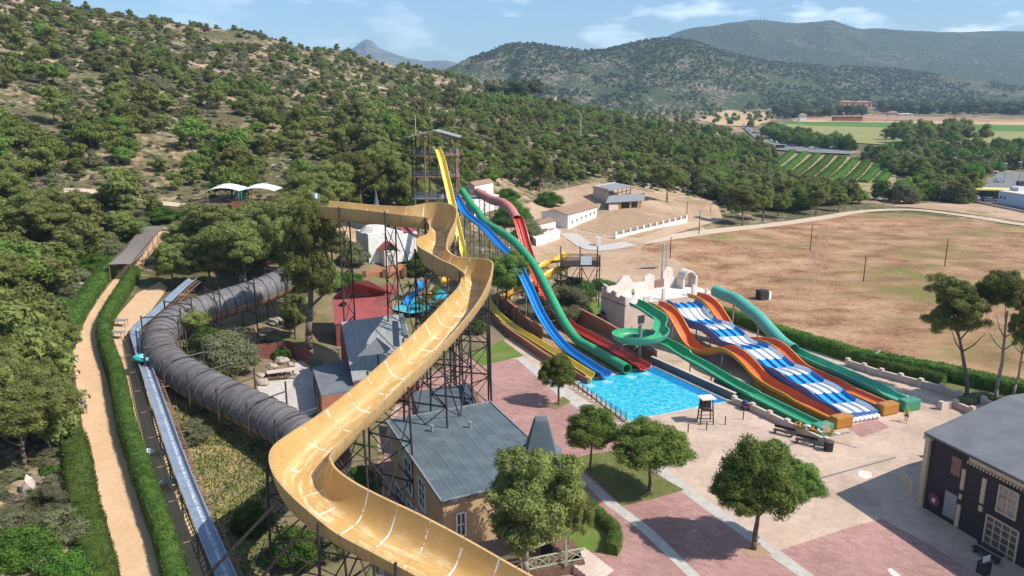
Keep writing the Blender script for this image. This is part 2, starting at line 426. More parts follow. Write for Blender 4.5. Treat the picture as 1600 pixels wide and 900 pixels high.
def gp(pix, z=None):
    out = []
    for p in pix:
        q = G(*p) if z is None else P(p[0], p[1], z); out.append((q.x, q.y))
    return out
def ribbon(name, pts, width, off, m, kind='structure', n=6, cross=5):
    """pts: world (x,y[,w])"""
    q = cr([(p[0], p[1], 0.0, p[2] if len(p) > 2 else width) for p in pts], n); q = resample(q, 1.5)
    F = frames(q); rows = []; uvs = []
    s = 0
    for i, (c, sd, up, t) in enumerate(F):
        ww = q[i][3]; r = []
        for k in range(cross + 1):
            p = c + sd * ((k / cross - .5) * ww * (1 + .0)); p.z = h1(p.x, p.y) + off; r.append(p)
        rows.append(r[::-1]); uvs.append([(s, k / cross) for k in range(cross + 1)]); s += 1.5
    mb = MB(); mb.grid(rows, uvs=uvs); o = mb.build(name, m, smooth=True); return tag(o, kind=kind)
def npmesh(name, V, T_, mats, mi=None):
    me = bpy.data.meshes.new(name); V = np.asarray(V, np.float32); T_ = np.asarray(T_, np.int32)
    me.vertices.add(len(V)); me.vertices.foreach_set('co', V.ravel())
    me.loops.add(T_.size); me.loops.foreach_set('vertex_index', T_.ravel())
    k = T_.shape[1]; me.polygons.add(len(T_)); me.polygons.foreach_set('loop_start', np.arange(0, T_.size, k, dtype=np.int32))
    try: me.polygons.foreach_set('loop_total', np.full(len(T_), k, np.int32))
    except Exception: pass
    for m in (mats if isinstance(mats, (list, tuple)) else [mats]): me.materials.append(m)
    if mi is not None: me.polygons.foreach_set('material_index', np.asarray(mi, np.int32))
    me.update(calc_edges=True); me.validate(); return me
# ------------------------------------------------------------------ terrain
def terrain_mat():
    m, nt, b = newmat('hillside_soil'); v = coords(nt, 'Position')
    big = noise(nt, v, .03, 5, .6); mid = noise(nt, v, .16, 6, .65); fine = noise(nt, v, 1.1, 5, .7)
    soil = ramp(nt, mid, [(.25, (.40, .25, .15)), (.5, (.55, .37, .24)), (.62, (.60, .47, .36)), (.8, (.45, .29, .18))])
    scrub = ramp(nt, fine, [(.35, (.07, .075, .03)), (.55, (.13, .115, .055)), (.7, (.23, .16, .09))])
    f = math_(nt, 'ADD', math_(nt, 'MULTIPLY', big, .6), math_(nt, 'MULTIPLY', noise(nt, v, .33, 5, .7), .5))
    c = mixc(nt, ramp(nt, f, [(.42, (0, 0, 0)), (.56, (1, 1, 1))]), soil, scrub)
    rock = nt.nodes.new('ShaderNodeTexVoronoi'); rock.inputs['Scale'].default_value = .45; nt.links.new(v, rock.inputs['Vector'])
    rk = math_(nt, 'MULTIPLY', ramp(nt, rock.outputs['Distance'], [(.1, (1, 1, 1)), (.28, (0, 0, 0))]), ramp(nt, noise(nt, v, .08, 3), [(.5, (0, 0, 0)), (.58, (1, 1, 1))]))
    c = mixc(nt, rk, c, (.46, .40, .36))
    nt.links.new(c, b.inputs['Base Color']); b.inputs['Roughness'].default_value = .95; b.inputs['Specular IOR Level'].default_value = .1
    bump(nt, b, math_(nt, 'ADD', fine, mid), .7, .4)
    return m
def ground_mat(name, stops, s1, s2, grass=None, bumpv=.4, rough=.95, gs=.05, glo=.5, ghi=.62, stretch=None):
    m, nt, b = newmat(name); v = coords(nt, 'Position', stretch)
    v2 = coords(nt, 'Position')
    f = math_(nt, 'ADD', math_(nt, 'MULTIPLY', noise(nt, v, s1, 5, .6), .6), math_(nt, 'MULTIPLY', noise(nt, v2, s2, 5, .7), .4))
    c = ramp(nt, f, stops)
    if grass:
        g = math_(nt, 'ADD', math_(nt, 'MULTIPLY', noise(nt, v, gs, 4, .65), .75), math_(nt, 'MULTIPLY', noise(nt, v2, s2, 4, .7), .25))
        c = mixc(nt, ramp(nt, g, [(glo, (0, 0, 0)), (ghi, (1, 1, 1))]), c, grass)
    nt.links.new(c, b.inputs['Base Color']); b.inputs['Roughness'].default_value = rough; b.inputs['Specular IOR Level'].default_value = .15
    bump(nt, b, noise(nt, v2, s2 * 3, 4, .7), bumpv, .08); return m
def brick_mat(name, c1, c2, mortar, scale, bw, rh):
    m, nt, b = newmat(name); v = coords(nt, 'Position')
    mp = nt.nodes.new('ShaderNodeMapping'); mp.inputs['Rotation'].default_value = (0, 0, math.radians(28)); nt.links.new(v, mp.inputs['Vector'])
    br = nt.nodes.new('ShaderNodeTexBrick'); nt.links.new(mp.outputs['Vector'], br.inputs['Vector'])
    br.inputs['Scale'].default_value = scale; br.inputs['Color1'].default_value = (*c1, 1); br.inputs['Color2'].default_value = (*c2, 1); br.inputs['Mortar'].default_value = (*mortar, 1)
    br.inputs['Mortar Size'].default_value = .012; br.inputs['Brick Width'].default_value = bw; br.inputs['Row Height'].default_value = rh
    n = noise(nt, v, .13, 5, .6); n2 = noise(nt, v, 1.3, 5, .65)
    c = mixc(nt, .8, br.outputs['Color'], ramp(nt, n, [(.36, (.74, .71, .70)), (.47, (.93, .91, .9)), (.6, (1.08, 1.06, 1.04))]), 'MULTIPLY')
    c = mixc(nt, .65, c, ramp(nt, n2, [(.3, (.78, .76, .75)), (.6, (1.08, 1.05, 1.04))]), 'MULTIPLY')
    nt.links.new(c, b.inputs['Base Color']); b.inputs['Roughness'].default_value = .8; b.inputs['Specular IOR Level'].default_value = .25
    bump(nt, b, n2, .12, .02); return m
G_pink = brick_mat('pink_pavers', (.43, .25, .22), (.35, .195, .17), (.46, .32, .28), 1.0, .8, .4)
G_beige = brick_mat('beige_concrete', (.57, .435, .335), (.49, .37, .285), (.44, .35, .29), 1.0, 3.6, 3.6)
G_strip = mat('pale_kerb_stone', (.52, .48, .43), (.42, .38, .34), 1.2, .8, kind='Position')
G_field = ground_mat('dry_field_soil', [(.38, (.17, .085, .045)), (.455, (.29, .155, .082)), (.53, (.385, .225, .128)), (.62, (.465, .30, .18))], .16, 1.1, (.19, .165, .055), gs=.022, glo=.515, ghi=.60, stretch=(.75, 1, 1))
G_yard = ground_mat('dusty_yard', [(.37, (.30, .19, .12)), (.47, (.42, .28, .18)), (.6, (.50, .36, .25))], .06, .7, (.24, .2, .09), gs=.05, glo=.56, ghi=.64)
G_dirt = ground_mat('dirt_track', [(.35, (.48, .36, .26)), (.6, (.57, .45, .33))], .2, 1.5)
G_path = ground_mat('sandy_path', [(.35, (.52, .33, .18)), (.6, (.60, .41, .25))], .25, 2.0)
G_lawn = ground_mat('lawn_grass', [(.35, (.09, .15, .028)), (.6, (.15, .21, .045))], .4, 3.0, (.25, .2, .09), gs=.3, glo=.55, ghi=.7)
G_bed = ground_mat('patchy_tree_bed', [(.35, (.10, .13, .035)), (.55, (.17, .17, .06)), (.7, (.27, .19, .10))], .5, 3.0)
G_soil = ground_mat('bare_soil', [(.35, (.30, .20, .125)), (.6, (.40, .28, .17))], .5, 3.0)
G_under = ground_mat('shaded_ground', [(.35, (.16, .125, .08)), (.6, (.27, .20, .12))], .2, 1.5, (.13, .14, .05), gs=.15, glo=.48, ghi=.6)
G_asph = mat('asphalt_road', (.20, .195, .19), (.16, .155, .15), .3, .9, kind='Position')

NY = np.concatenate([np.linspace(-80, 19, 14), np.exp(np.linspace(math.log(20), math.log(7500), 760))])
NA = np.linspace(-1.35, 1.75, 720)
AA, YY = np.meshgrid(NA, NY); XX = AA * np.maximum(YY, 40.0); ZZ = hz(XX, YY) - 0.03
nr, nc = XX.shape; idx = np.arange(nr * nc).reshape(nr, nc)
quads = np.stack([idx[:-1, :-1], idx[:-1, 1:], idx[1:, 1:], idx[1:, :-1]], -1).reshape(-1, 4)
me = npmesh('ground', np.stack([XX, YY, ZZ], -1).reshape(-1, 3), quads, terrain_mat())
me.polygons.foreach_set('use_smooth', [True] * len(me.polygons))
o = bpy.data.objects.new('ground', me); COL.objects.link(o); tag(o, kind='structure')

# plaza and its markings -------------------------------------------------
patch('plaza', gp([(620, 600), (740, 535), (800, 500), (900, 470), (985, 520), (1130, 478), (1210, 520), (1345, 565), (1480, 605), (1640, 640), (1900, 700), (1900, 1400), (560, 1400), (590, 950), (600, 700)]), .02, G_beige, 0, 0.0)
patch('pink_paving', gp([(640, 600), (700, 545), (812, 563), (880, 612), (960, 668), (1020, 725), (1100, 785), (1200, 857), (1262, 903), (1330, 960), (1400, 1060), (600, 1100), (600, 700)]), .024, G_pink, 0, 0.0)
patch('pink_paving', gp([(1216, 861), (1335, 822), (1378, 811), (1450, 850), (1540, 906), (1600, 950), (1720, 1020), (1430, 1040), (1280, 905)]), .024, G_pink, 0, 0.0)
patch('kerb_strip', gp([(806, 560), (818, 558), (886, 608), (966, 664), (1026, 722), (1106, 782), (1208, 853), (1272, 900), (1340, 955), (1330, 965), (1250, 902), (1190, 860), (1094, 790), (1010, 726), (952, 672), (872, 618)]), .028, G_strip, 0, 0.0)
patch('paving_band', gp([(862, 706), (874, 704), (962, 784), (1020, 828), (1094, 900), (1130, 935), (1112, 935), (1074, 900), (1004, 832), (946, 788)]), .028, G_strip, 0, 0.0)
for q in ([(1225, 762), (1226, 764), (1400, 716), (1399, 714)], [(1180, 706), (1181, 708), (1330, 676), (1329, 674)], [(1300, 690), (1302, 689), (1340, 700), (1338, 701)]):
    patch('paving_joint', gp(q), .026, G_asph, 0, 0.0)
for q in ([(1340, 738), (1345, 735), (1362, 738), (1362, 746), (1352, 749), (1342, 744)], [(1386, 890), (1392, 888), (1408, 900), (1404, 904), (1392, 898)]):
    patch('worn_patch', gp(q), .029, M['castlewhite'], 0, 0.0)
patch('wet_paving', gp([(1322, 668), (1368, 654), (1390, 668), (1345, 684)]), .026, G_pink, 0, 0.0)
patch('tree_bed', gp([(893, 718), (925, 709), (960, 705), (1010, 733), (1069, 766), (1020, 780), (972, 791), (930, 750)]), .05, G_bed, 0, 0.0)
patch('tree_bed', gp([(856, 636), (880, 620), (892, 628), (868, 640)]), .04, G_bed, 0, 0.0)
patch('tree_bed', gp([(1158, 862), (1188, 852), (1206, 866), (1176, 874)]), .04, G_soil, 0, 0.0)
patch('lawn', gp([(700, 520), (760, 508), (790, 535), (818, 556), (752, 572), (720, 545)]), .045, G_lawn, 0, 0.0)
patch('lawn', gp([(895, 480), (935, 466), (952, 470), (965, 520), (930, 505)]), .05, G_lawn, 0, 0.0)
patch('lawn', gp([(880, 768), (905, 790), (955, 832), (948, 862), (905, 866), (860, 830)]), .045, G_lawn, 0, 0.0)
patch('field', gp([(968, 398), (1010, 383), (1080, 368), (1180, 357), (1260, 345), (1330, 333), (1420, 333), (1500, 342), (1700, 368), (1900, 395), (2100, 480), (2100, 720), (1640, 625), (1500, 590), (1340, 560), (1200, 515), (1110, 478), (1000, 462), (935, 440), (925, 415)]), .06, G_field, 8)
patch('yard', gp([(800, 330), (860, 300), (930, 285), (1010, 300), (1120, 318), (1130, 345), (1010, 380), (1000, 392), (1052, 404), (1078, 424), (1060, 440), (1020, 458), (930, 446), (880, 430), (820, 400), (790, 360)]), .16, G_yard, 4)
patch('paddock', gp([(930, 330), (985, 328), (1052, 352), (1000, 372), (935, 366), (900, 358)]), .22, G_soil, 4)
tr = [(930, 392), (985, 382), (1070, 368), (1150, 358), (1230, 349), (1290, 340), (1345, 331), (1420, 328), (1490, 335), (1560, 346), (1640, 358), (1800, 385)]
ribbon('dirt_track', [(G(*p).x, G(*p).y, 4.2) for p in tr], 4.2, .14, G_dirt)
ribbon('driveway', [(G(*p).x, G(*p).y, 4.5) for p in [(985, 382), (930, 390), (905, 378), (888, 366)]], 4.5, .26, G_strip)
patch('verge', gp([(1380, 322), (1440, 318), (1520, 318), (1560, 322), (1700, 345), (1700, 362), (1560, 341), (1480, 330), (1420, 324)]), .1, G_yard, 10)
# left hand walk between its hedges
PATH = [(228, 960, 4.1), (217, 900, 4.1), (203, 840, 3.9), (188, 780, 3.7), (171, 720, 3.4), (160, 670, 3.3), (150, 625, 3.2), (141, 585, 3.0), (136, 548, 2.9), (146, 515, 2.8), (166, 475, 2.7), (186, 445, 2.6), (208, 418, 2.6), (238, 382, 2.6), (262, 362, 2.6)]
ribbon('path', [(G(x, y).x, G(x, y).y, w) for x, y, w in PATH], 3, .05, G_path)
for tk in (-1.0, 1.0): ribbon('wheel_track', [(G(*p).x + tk, G(*p).y) for p in [(1287, 352), (1286, 380), (1280, 410), (1266, 438), (1254, 462)]], .45, .09, mat('rut_soil', (.26, .14, .08), (.33, .19, .11), .5, .95, kind='Position'))
ribbon('path', [(G(x, y).x, G(x, y).y, 2.6) for x, y in [(20, 318), (70, 303), (120, 298), (165, 304), (205, 312), (250, 318), (290, 322)]], 2.6, .15, G_dirt)
patch('bare_strip', gp([(330, 960), (250, 860), (225, 760), (203, 680), (178, 600), (168, 540), (178, 500), (215, 458), (250, 440), (262, 450), (225, 500), (222, 560), (240, 640), (262, 720), (300, 820), (350, 960)]), .03, G_path, 4)
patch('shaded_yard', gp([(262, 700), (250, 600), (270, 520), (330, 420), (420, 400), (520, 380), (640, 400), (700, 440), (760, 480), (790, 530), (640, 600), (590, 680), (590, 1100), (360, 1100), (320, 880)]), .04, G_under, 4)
patch('terrace', gp([(415, 585), (480, 560), (500, 590), (500, 640), (470, 660), (400, 610)]), .07, G_strip, 4)

# far fields, road, vineyard
def flat(name, pix, m, off=.3): return patch(name, gp(pix), off, m, 25)
Gf_green = ground_mat('green_crop', [(.35, (.07, .15, .03)), (.6, (.11, .21, .045))], .01, .08, stretch=(.2, 1, 1))
Gf_olive = ground_mat('mown_field', [(.35, (.22, .22, .075)), (.6, (.30, .28, .11))], .01, .06, stretch=(.15, 1, 1))
Gf_tan = ground_mat('stubble_field', [(.35, (.46, .31, .16)), (.6, (.54, .38, .21))], .01, .06, stretch=(.2, 1, 1))
Gf_red = ground_mat('ploughed_field', [(.35, (.33, .19, .12)), (.6, (.42, .25, .16))], .01, .06, stretch=(.2, 1, 1))
flat('far_field', [(1235, 187.5), (1600, 190.5), (1900, 195), (1900, 200), (1600, 196.5), (1240, 190.5)], Gf_tan, .4)
flat('crop_field', [(1232, 190.3), (1400, 192.5), (1600, 196), (1900, 200), (1900, 210), (1600, 206), (1380, 201), (1220, 195)], Gf_green, .5)
flat('grass_field', [(1225, 195), (1380, 200.5), (1480, 204), (1600, 206.5), (1900, 212), (1900, 240), (1500, 235), (1330, 224), (1262, 208), (1232, 200)], Gf_olive, .6)
flat('hay_field', [(1140, 172), (1210, 178), (1212, 187), (1180, 198), (1120, 196), (1090, 186), (1120, 176)], Gf_tan, .6)
flat('ploughed_field', [(1250, 180), (1440, 183.5), (1700, 189), (1700, 192), (1400, 188.5), (1235, 187)], Gf_red, .5)
flat('orchard_soil', [(1170, 300), (1190, 262), (1235, 240), (1330, 246), (1400, 262), (1400, 284), (1380, 300)], ground_mat('orchard_soil', [(.35, (.30, .23, .11)), (.6, (.40, .30, .16))], .05, .4, (.17, .18, .06), gs=.1, glo=.5, ghi=.6), .2)
flat('road', [(1160, 200), (1168, 199), (1190, 214), (1222, 228), (1262, 233), (1330, 238), (1330, 243), (1262, 240), (1215, 236), (1180, 218)], G_asph, .9)
flat('road', [(1530, 300), (1560, 270), (1600, 272), (1700, 280), (1700, 335), (1590, 328), (1520, 314)], G_asph, .5)

# ------------------------------------------------------------------ hills beyond
def hill_mat(name, soil, soil2, green, green2, ts, cover, blue=False):
    m, nt, b = newmat(name); v = coords(nt, 'Position')
    vo = nt.nodes.new('ShaderNodeTexVoronoi'); vo.inputs['Scale'].default_value = ts; nt.links.new(v, vo.inputs['Vector'])
    vr = nt.nodes.new('ShaderNodeSeparateColor'); nt.links.new(vo.outputs['Color'], vr.inputs[0])
    big = noise(nt, v, ts * .045, 6, .62)
    g = math_(nt, 'ADD', math_(nt, 'MULTIPLY', vr.outputs[0], .42), big)
    sc = ramp(nt, noise(nt, v, ts * .3, 6, .7), [(.35, soil), (.6, soil2)])
    gc = ramp(nt, vr.outputs[1], [(.1, green), (.9, green2)])
    c = mixc(nt, ramp(nt, g, [(cover, (0, 0, 0)), (cover + .05, (1, 1, 1))]), sc, gc)
    nt.links.new(c, b.inputs['Base Color']); b.inputs['Roughness'].default_value = 1; b.inputs['Specular IOR Level'].default_value = 0
    bump(nt, b, math_(nt, 'SUBTRACT', 1.0, vo.outputs['Distance']), 1.0, 2.0 if ts > .1 else 6); return m
def hill(name, ridge, dfront, m, zb=20, ncol=520, nrow=120, rough=1.0, pw=.9, back=1.6):
    px = np.array([r[0] for r in ridge], float); py = np.array([r[1] for r in ridge], float); Dr = np.array([r[2] for r in ridge], float)
    cols = np.linspace(px[0], px[-1], ncol); yy = np.interp(cols, px, py); k = np.exp(-np.linspace(-1.6, 1.6, 13) ** 2); k /= k.sum()
    yy = np.convolve(np.pad(yy, 6, 'edge'), k, 'valid'); DD = np.interp(cols, px, Dr)
    v = (yy - 450) / FPX; Zr = CAM_H - DD * (SP + v * CP); Yr = DD * (CP - v * SP); A = DD * (cols - 800) / FPX / Yr
    fr = np.interp(cols, px, np.array([max(1450, r[3]) if len(r) > 3 else dfront for r in ridge], float))
    V = np.zeros((nrow, ncol, 3))
    for i in range(nrow):
        t = i / (nrow - 1) * back
        Yc = fr + (Yr - fr) * t; X = A * Yc
        sh = np.where(t <= 1, np.sin(min(t, 1) * math.pi / 2) ** (1 / pw) if t <= 1 else 1, 1 - (t - 1) * .8)
        z = zb + (Zr - zb) * sh
        sc = (Yr - fr)
        nz = (fbm(X / (sc * .22) + 3, Yc / (sc * .35), 5) * .34 + (np.abs(fbm(X / (sc * .12), Yc / (sc * .3) + 9, 4))) * -.22) * (Zr - zb) * rough
        edge = np.clip(np.minimum(t, 1) * 4, 0, 1) * (1 - np.clip((t - .8) * 5, 0, 1) * .9 if t < 1.0 else .12)
        V[i, :, 0] = X; V[i, :, 1] = Yc; V[i, :, 2] = z + nz * edge + fbm(X / 14., Yc / 14., 2) * 5 * min(1, t * 4) * (1 if rough else 0)
    idx = np.arange(nrow * ncol).reshape(nrow, ncol)
    q = np.stack([idx[:-1, :-1], idx[:-1, 1:], idx[1:, 1:], idx[1:, :-1]], -1).reshape(-1, 4)
    me = npmesh(name, V.reshape(-1, 3), q, m); me.polygons.foreach_set('use_smooth', [True] * len(me.polygons))
    o = bpy.data.objects.new(name, me); COL.objects.link(o); tag(o, kind='structure'); return V
HM1 = hill_mat('scrubby_hill', (.17, .13, .115), (.27, .21, .18), (.045, .06, .028), (.085, .10, .045), .2, .535)
HM2 = hill_mat('wooded_mountain', (.15, .125, .115), (.21, .17, .15), (.04, .055, .028), (.07, .09, .042), .08, .45)
HM3 = hill_mat('distant_peak', (.11, .11, .10), (.15, .14, .13), (.05, .07, .04), (.09, .11, .06), .02, .7)
HV = hill('hills', [(560, 165, 1500, 1100), (640, 140, 1700, 1150), (685, 113, 1800, 1200), (720, 98, 1850, 1200), (760, 82, 1900, 1200), (800, 68, 1950, 1500), (830, 69, 2000, 1250), (870, 74, 2050, 1250), (915, 80, 2050, 1300), (950, 79, 2050, 1300), (985, 74, 2100, 1300), (1015, 66, 2150, 1300), (1045, 62, 2200, 1300), (1085, 66, 2200, 1300),
   (1120, 78, 2300, 1400), (1200, 97, 2400, 1500), (1300, 104, 2500, 1600), (1400, 109, 2500, 1650), (1500, 120, 2500, 1700), (1600, 136, 2500, 1700), (1750, 150, 2500, 1700), (1950, 160, 2500, 1700)], 1300, HM1, rough=.5)
hill('mountain', [(900, 150, 4300), (980, 100, 4300), (1035, 66, 4400), (1075, 52, 4500), (1110, 46, 4500), (1140, 38, 4500), (1175, 33, 4500), (1215, 35, 4500), (1250, 37, 4500), (1275, 34, 4500), (1300, 32, 4500), (1325, 40, 4500), (1345, 46, 4500), (1385, 49, 4500), (1430, 53, 4500), (1480, 56.5, 4600), (1530, 55, 4800), (1570, 54, 4900), (1620, 56, 5000), (1700, 58, 5000), (1850, 64, 5000), (2000, 80, 5000)], 2700, HM2, ncol=700, nrow=120, rough=.55)
hill('distant_hills', [(480, 120, 6500), (530, 96, 6500), (556, 72, 6500), (567, 66, 6500), (578, 64, 6500), (590, 75, 6500), (612, 84, 6500), (640, 93, 6500), (665, 98, 6500), (680, 95, 6500), (695, 94, 6500), (712, 98, 6500), (760, 110, 6500), (840, 130, 6500)], 5500, HM3, ncol=260, nrow=50, rough=.5)

# ------------------------------------------------------------------ foliage
def ico(sub):
    bm = bmesh.new(); bmesh.ops.create_icosphere(bm, subdivisions=sub, radius=1.0)
    v = np.array([q.co[:] for q in bm.verts]); f = np.array([[q.index for q in g.verts] for g in bm.faces]); bm.free(); return v, f
ICO1 = ico(1); ICO2 = ico(2)
def blades(P0, Nn, ln, wd, r):
    n = len(P0); rnd = r.normal(size=(n, 3)); nn = Nn + .75 * rnd * .55; nn /= np.linalg.norm(nn, axis=1)[:, None]
    t = np.cross(nn, r.normal(size=(n, 3))); t /= np.linalg.norm(t, axis=1)[:, None] + 1e-9; b = np.cross(nn, t)
    l = ln * r.uniform(.6, 1.3, (n, 1)); w = wd * r.uniform(.6, 1.3, (n, 1))
    V = np.stack([P0 - t * l * .5 - b * w * .5, P0 - t * l * .5 + b * w * .5, P0 + t * l * .6], 1).reshape(-1, 3)
    return V, np.arange(n * 3).reshape(n, 3)
def crown(name, kind, m, seed, nc=80, nb=260, ln=.04, wd=.022, cr_=.11, core=ICO1, cs=.72):
    r = np.random.default_rng(seed); C = []; R = []
    if kind == 'round':
        for k in range(nc):
            d = r.normal(size=3); d /= np.linalg.norm(d); d[2] = abs(d[2]) * 1.0 if r.random() < .72 else d[2] * .35
            s = r.uniform(.72, 1.0) if r.random() < .82 else r.uniform(.2, 1.15)
            lob = 1 + .13 * math.sin(3 * math.atan2(d[1], d[0]) + seed)
            C.append((d[0] * .41 * s * lob, d[1] * .41 * s * lob, .36 + d[2] * .50 * s * (1 + .1 * math.sin(5 * d[0] + seed)))); R.append(cr_ * r.uniform(.7, 1.25))
    elif kind == 'aleppo':
        nl = r.integers(6, 9); lo = []
        for k in range(nl):
            a = 2 * math.pi * k / nl + r.uniform(-.4, .4); q = r.uniform(.1, .27); lo.append((q * math.cos(a), q * math.sin(a), r.uniform(.25, .8), r.uniform(.15, .25)))
        lo.append((0, 0, .78, .2))
        for k in range(nc):
            L0 = lo[r.integers(len(lo))]; d = r.normal(size=3); d /= np.linalg.norm(d); s = L0[3] * r.uniform(.55, 1.05); 
            s *= 1.22 if r.random() < .1 else 1
            C.append((L0[0] + d[0] * s, L0[1] + d[1] * s, min(1.0, L0[2] + d[2] * s * .9))); R.append(cr_ * r.uniform(.6, 1.25))
    else:
        for k in range(nc):
            a = r.uniform(0, 6.283); q = .4 * math.sqrt(r.random()); h = (1 - (q / .46) ** 2) * r.uniform(.35, .85)
            C.append((q * math.cos(a), q * math.sin(a), .08 + h * .85)); R.append(cr_ * r.uniform(.7, 1.3))
    C = np.array(C); R = np.array(R); VV = []; FF = []; off = 0
    cen = C.mean(0)
    for c, q in zip(C, R):
        cv = core[0] * (q * cs) * (1 + .25 * r.normal(size=(len(core[0]), 1)) * .6) * np.array([1, 1, .8]) + c
        VV.append(cv); FF.append(core[1] + off); off += len(cv)
        d = r.normal(size=(nb, 3)); d[:, 2] += .25; d += (c - cen) * 1.2; d /= np.linalg.norm(d, axis=1)[:, None]
        P0 = c + d * q * r.uniform(.7, 1.45, (nb, 1)) * np.array([1, 1, .85])
        v, f = blades(P0, d, ln, wd, r); VV.append(v); FF.append(f + off); off += len(v)
    V = np.concatenate(VV); V[:, 2] = np.maximum(V[:, 2], -.02)
    return npmesh(name, V, np.concatenate(FF), m)
HI = {'round': [crown('crown', 'round', M['pine2'], 11 + k, 165, 230, .034, .017, .078, cs=.52) for k in range(3)],
      'aleppo': [crown('crown', 'aleppo', M['pine'], 31 + k, 165, 220, .036, .015, .068, cs=.5) for k in range(4)],
      'leafy': [crown('crown', 'bush', M['bright'], 51, 70, 200, .04, .03, .12)],
      'olive': [crown('crown', 'bush', M['olive'], 61, 60, 200, .04, .022, .12)]}
MID = {'pine': [crown('crown', 'aleppo', M['pine'], 71 + k, 40, 60, .085, .05, .12) for k in range(4)],
       'dark': [crown('crown', 'round', M['pine2'], 81 + k, 36, 60, .085, .05, .14) for k in range(2)],
       'olive': [crown('crown', 'bush', M['olive'], 91 + k, 26, 60, .10, .055, .17) for k in range(3)],
       'dry': [crown('crown', 'bush', M['dry'], 95 + k, 16, 60, .12, .04, .15, cs=.45) for k in range(2)],
       'bright': [crown('crown', 'bush', M['bright'], 98 + k, 26, 60, .10, .06, .17) for k in range(2)]}
LOW = {'pine': [crown('crown', 'aleppo', M['dark'], 111 + k, 14, 14, .18, .13, .19, cs=.85) for k in range(2)],
       'olive': [crown('crown', 'bush', M['olive'], 121, 9, 14, .2, .15, .22, cs=.85)]}
_tc = [0]
def trunk_mesh(h, r0, lean, hc, mb=None, limbs=5, seed=0, base=(0, 0, 0)):
    rr = random.Random(seed); mb = mb or MB(); n = 7; pts = []
    for k in range(n + 1):
        t = k / n; pts.append((base[0] + lean[0] * t ** 1.5 + rr.uniform(-.06, .06) * h * .12, base[1] + lean[1] * t ** 1.5 + rr.uniform(-.06, .06) * h * .12, base[2] + h * t))
    for k in range(n): mb.bar(pts[k], pts[k + 1], r0 * (1 - .6 * k / n), 8, r0 * (1 - .6 * (k + 1) / n))
    for k in range(limbs):
        t = rr.uniform(.62, .98); i = min(int(t * n), n - 1); p = Vector(pts[i]); a = 6.283 * k / limbs + rr.uniform(-.4, .4); l = hc * rr.uniform(.45, .8)
        q = p + Vector((math.cos(a) * l * .55, math.sin(a) * l * .55, l * .65)); m_ = p.lerp(q, .5) + Vector((0, 0, -l * .08))
        mb.bar(p, m_, r0 * .38, 6, r0 * .27); mb.bar(m_, q, r0 * .27, 6, r0 * .1)
    return mb
def tree(bx, by, ty, wpx, kind, label, cat='tree', group=None, lib=None, frac=.62, lean=None, bark='bark', name='pine_tree', base=None, r0=None, k=None, zover=None):
    b = G(bx, by) if base is None else Vector(base)
    if zover is not None: b = P(bx, by, zover)
    H = z_at(b.y, ty) - b.z; D = b.y * CP + (CAM_H - b.z - H * .6) * SP; w = wpx * D / FPX
    H = max(H, w * .35)
    hc = H * frac; _tc[0] += 1; rr = random.Random(_tc[0] * 13)
    t = thing(name, b, label, cat, group); lean = lean or (rr.uniform(-.04, .04) * H, rr.uniform(-.04, .04) * H)
    lst = (lib or HI)[kind]; me = lst[_tc[0] % len(lst)] if k is None else lst[k % len(lst)]
    c = bpy.data.objects.new('crown', me); COL.objects.link(c); c.parent = t; c.scale = (w / .96, w / .96, hc * 1.04); c.location = (lean[0], lean[1], H - hc); c.rotation_euler = (0, 0, rr.uniform(0, 6.28))
    mb = trunk_mesh(H - hc * .62, r0 or max(.1, H * .026), lean, hc, seed=_tc[0], base=b); mb.build('trunk', M[bark], t, smooth=True)
    return t
def bush(bx, by, hpx, wpx, kind, label, cat='shrub', group=None, lib=None, name='shrub', h=None, k=0):
    b = G(bx, by); D = b.y * CP + (CAM_H - b.z) * SP; w = wpx * D / FPX; hh = h or hpx * D / FPX
    lst = (lib or HI)[kind]; o = bpy.data.objects.new(name, lst[k % len(lst)]); COL.objects.link(o); o.location = b; o.scale = (w / .9, w / .9, hh); o.rotation_euler = (0, 0, (bx * 7 + by) % 6.28)
    return tag(o, label, cat, group)
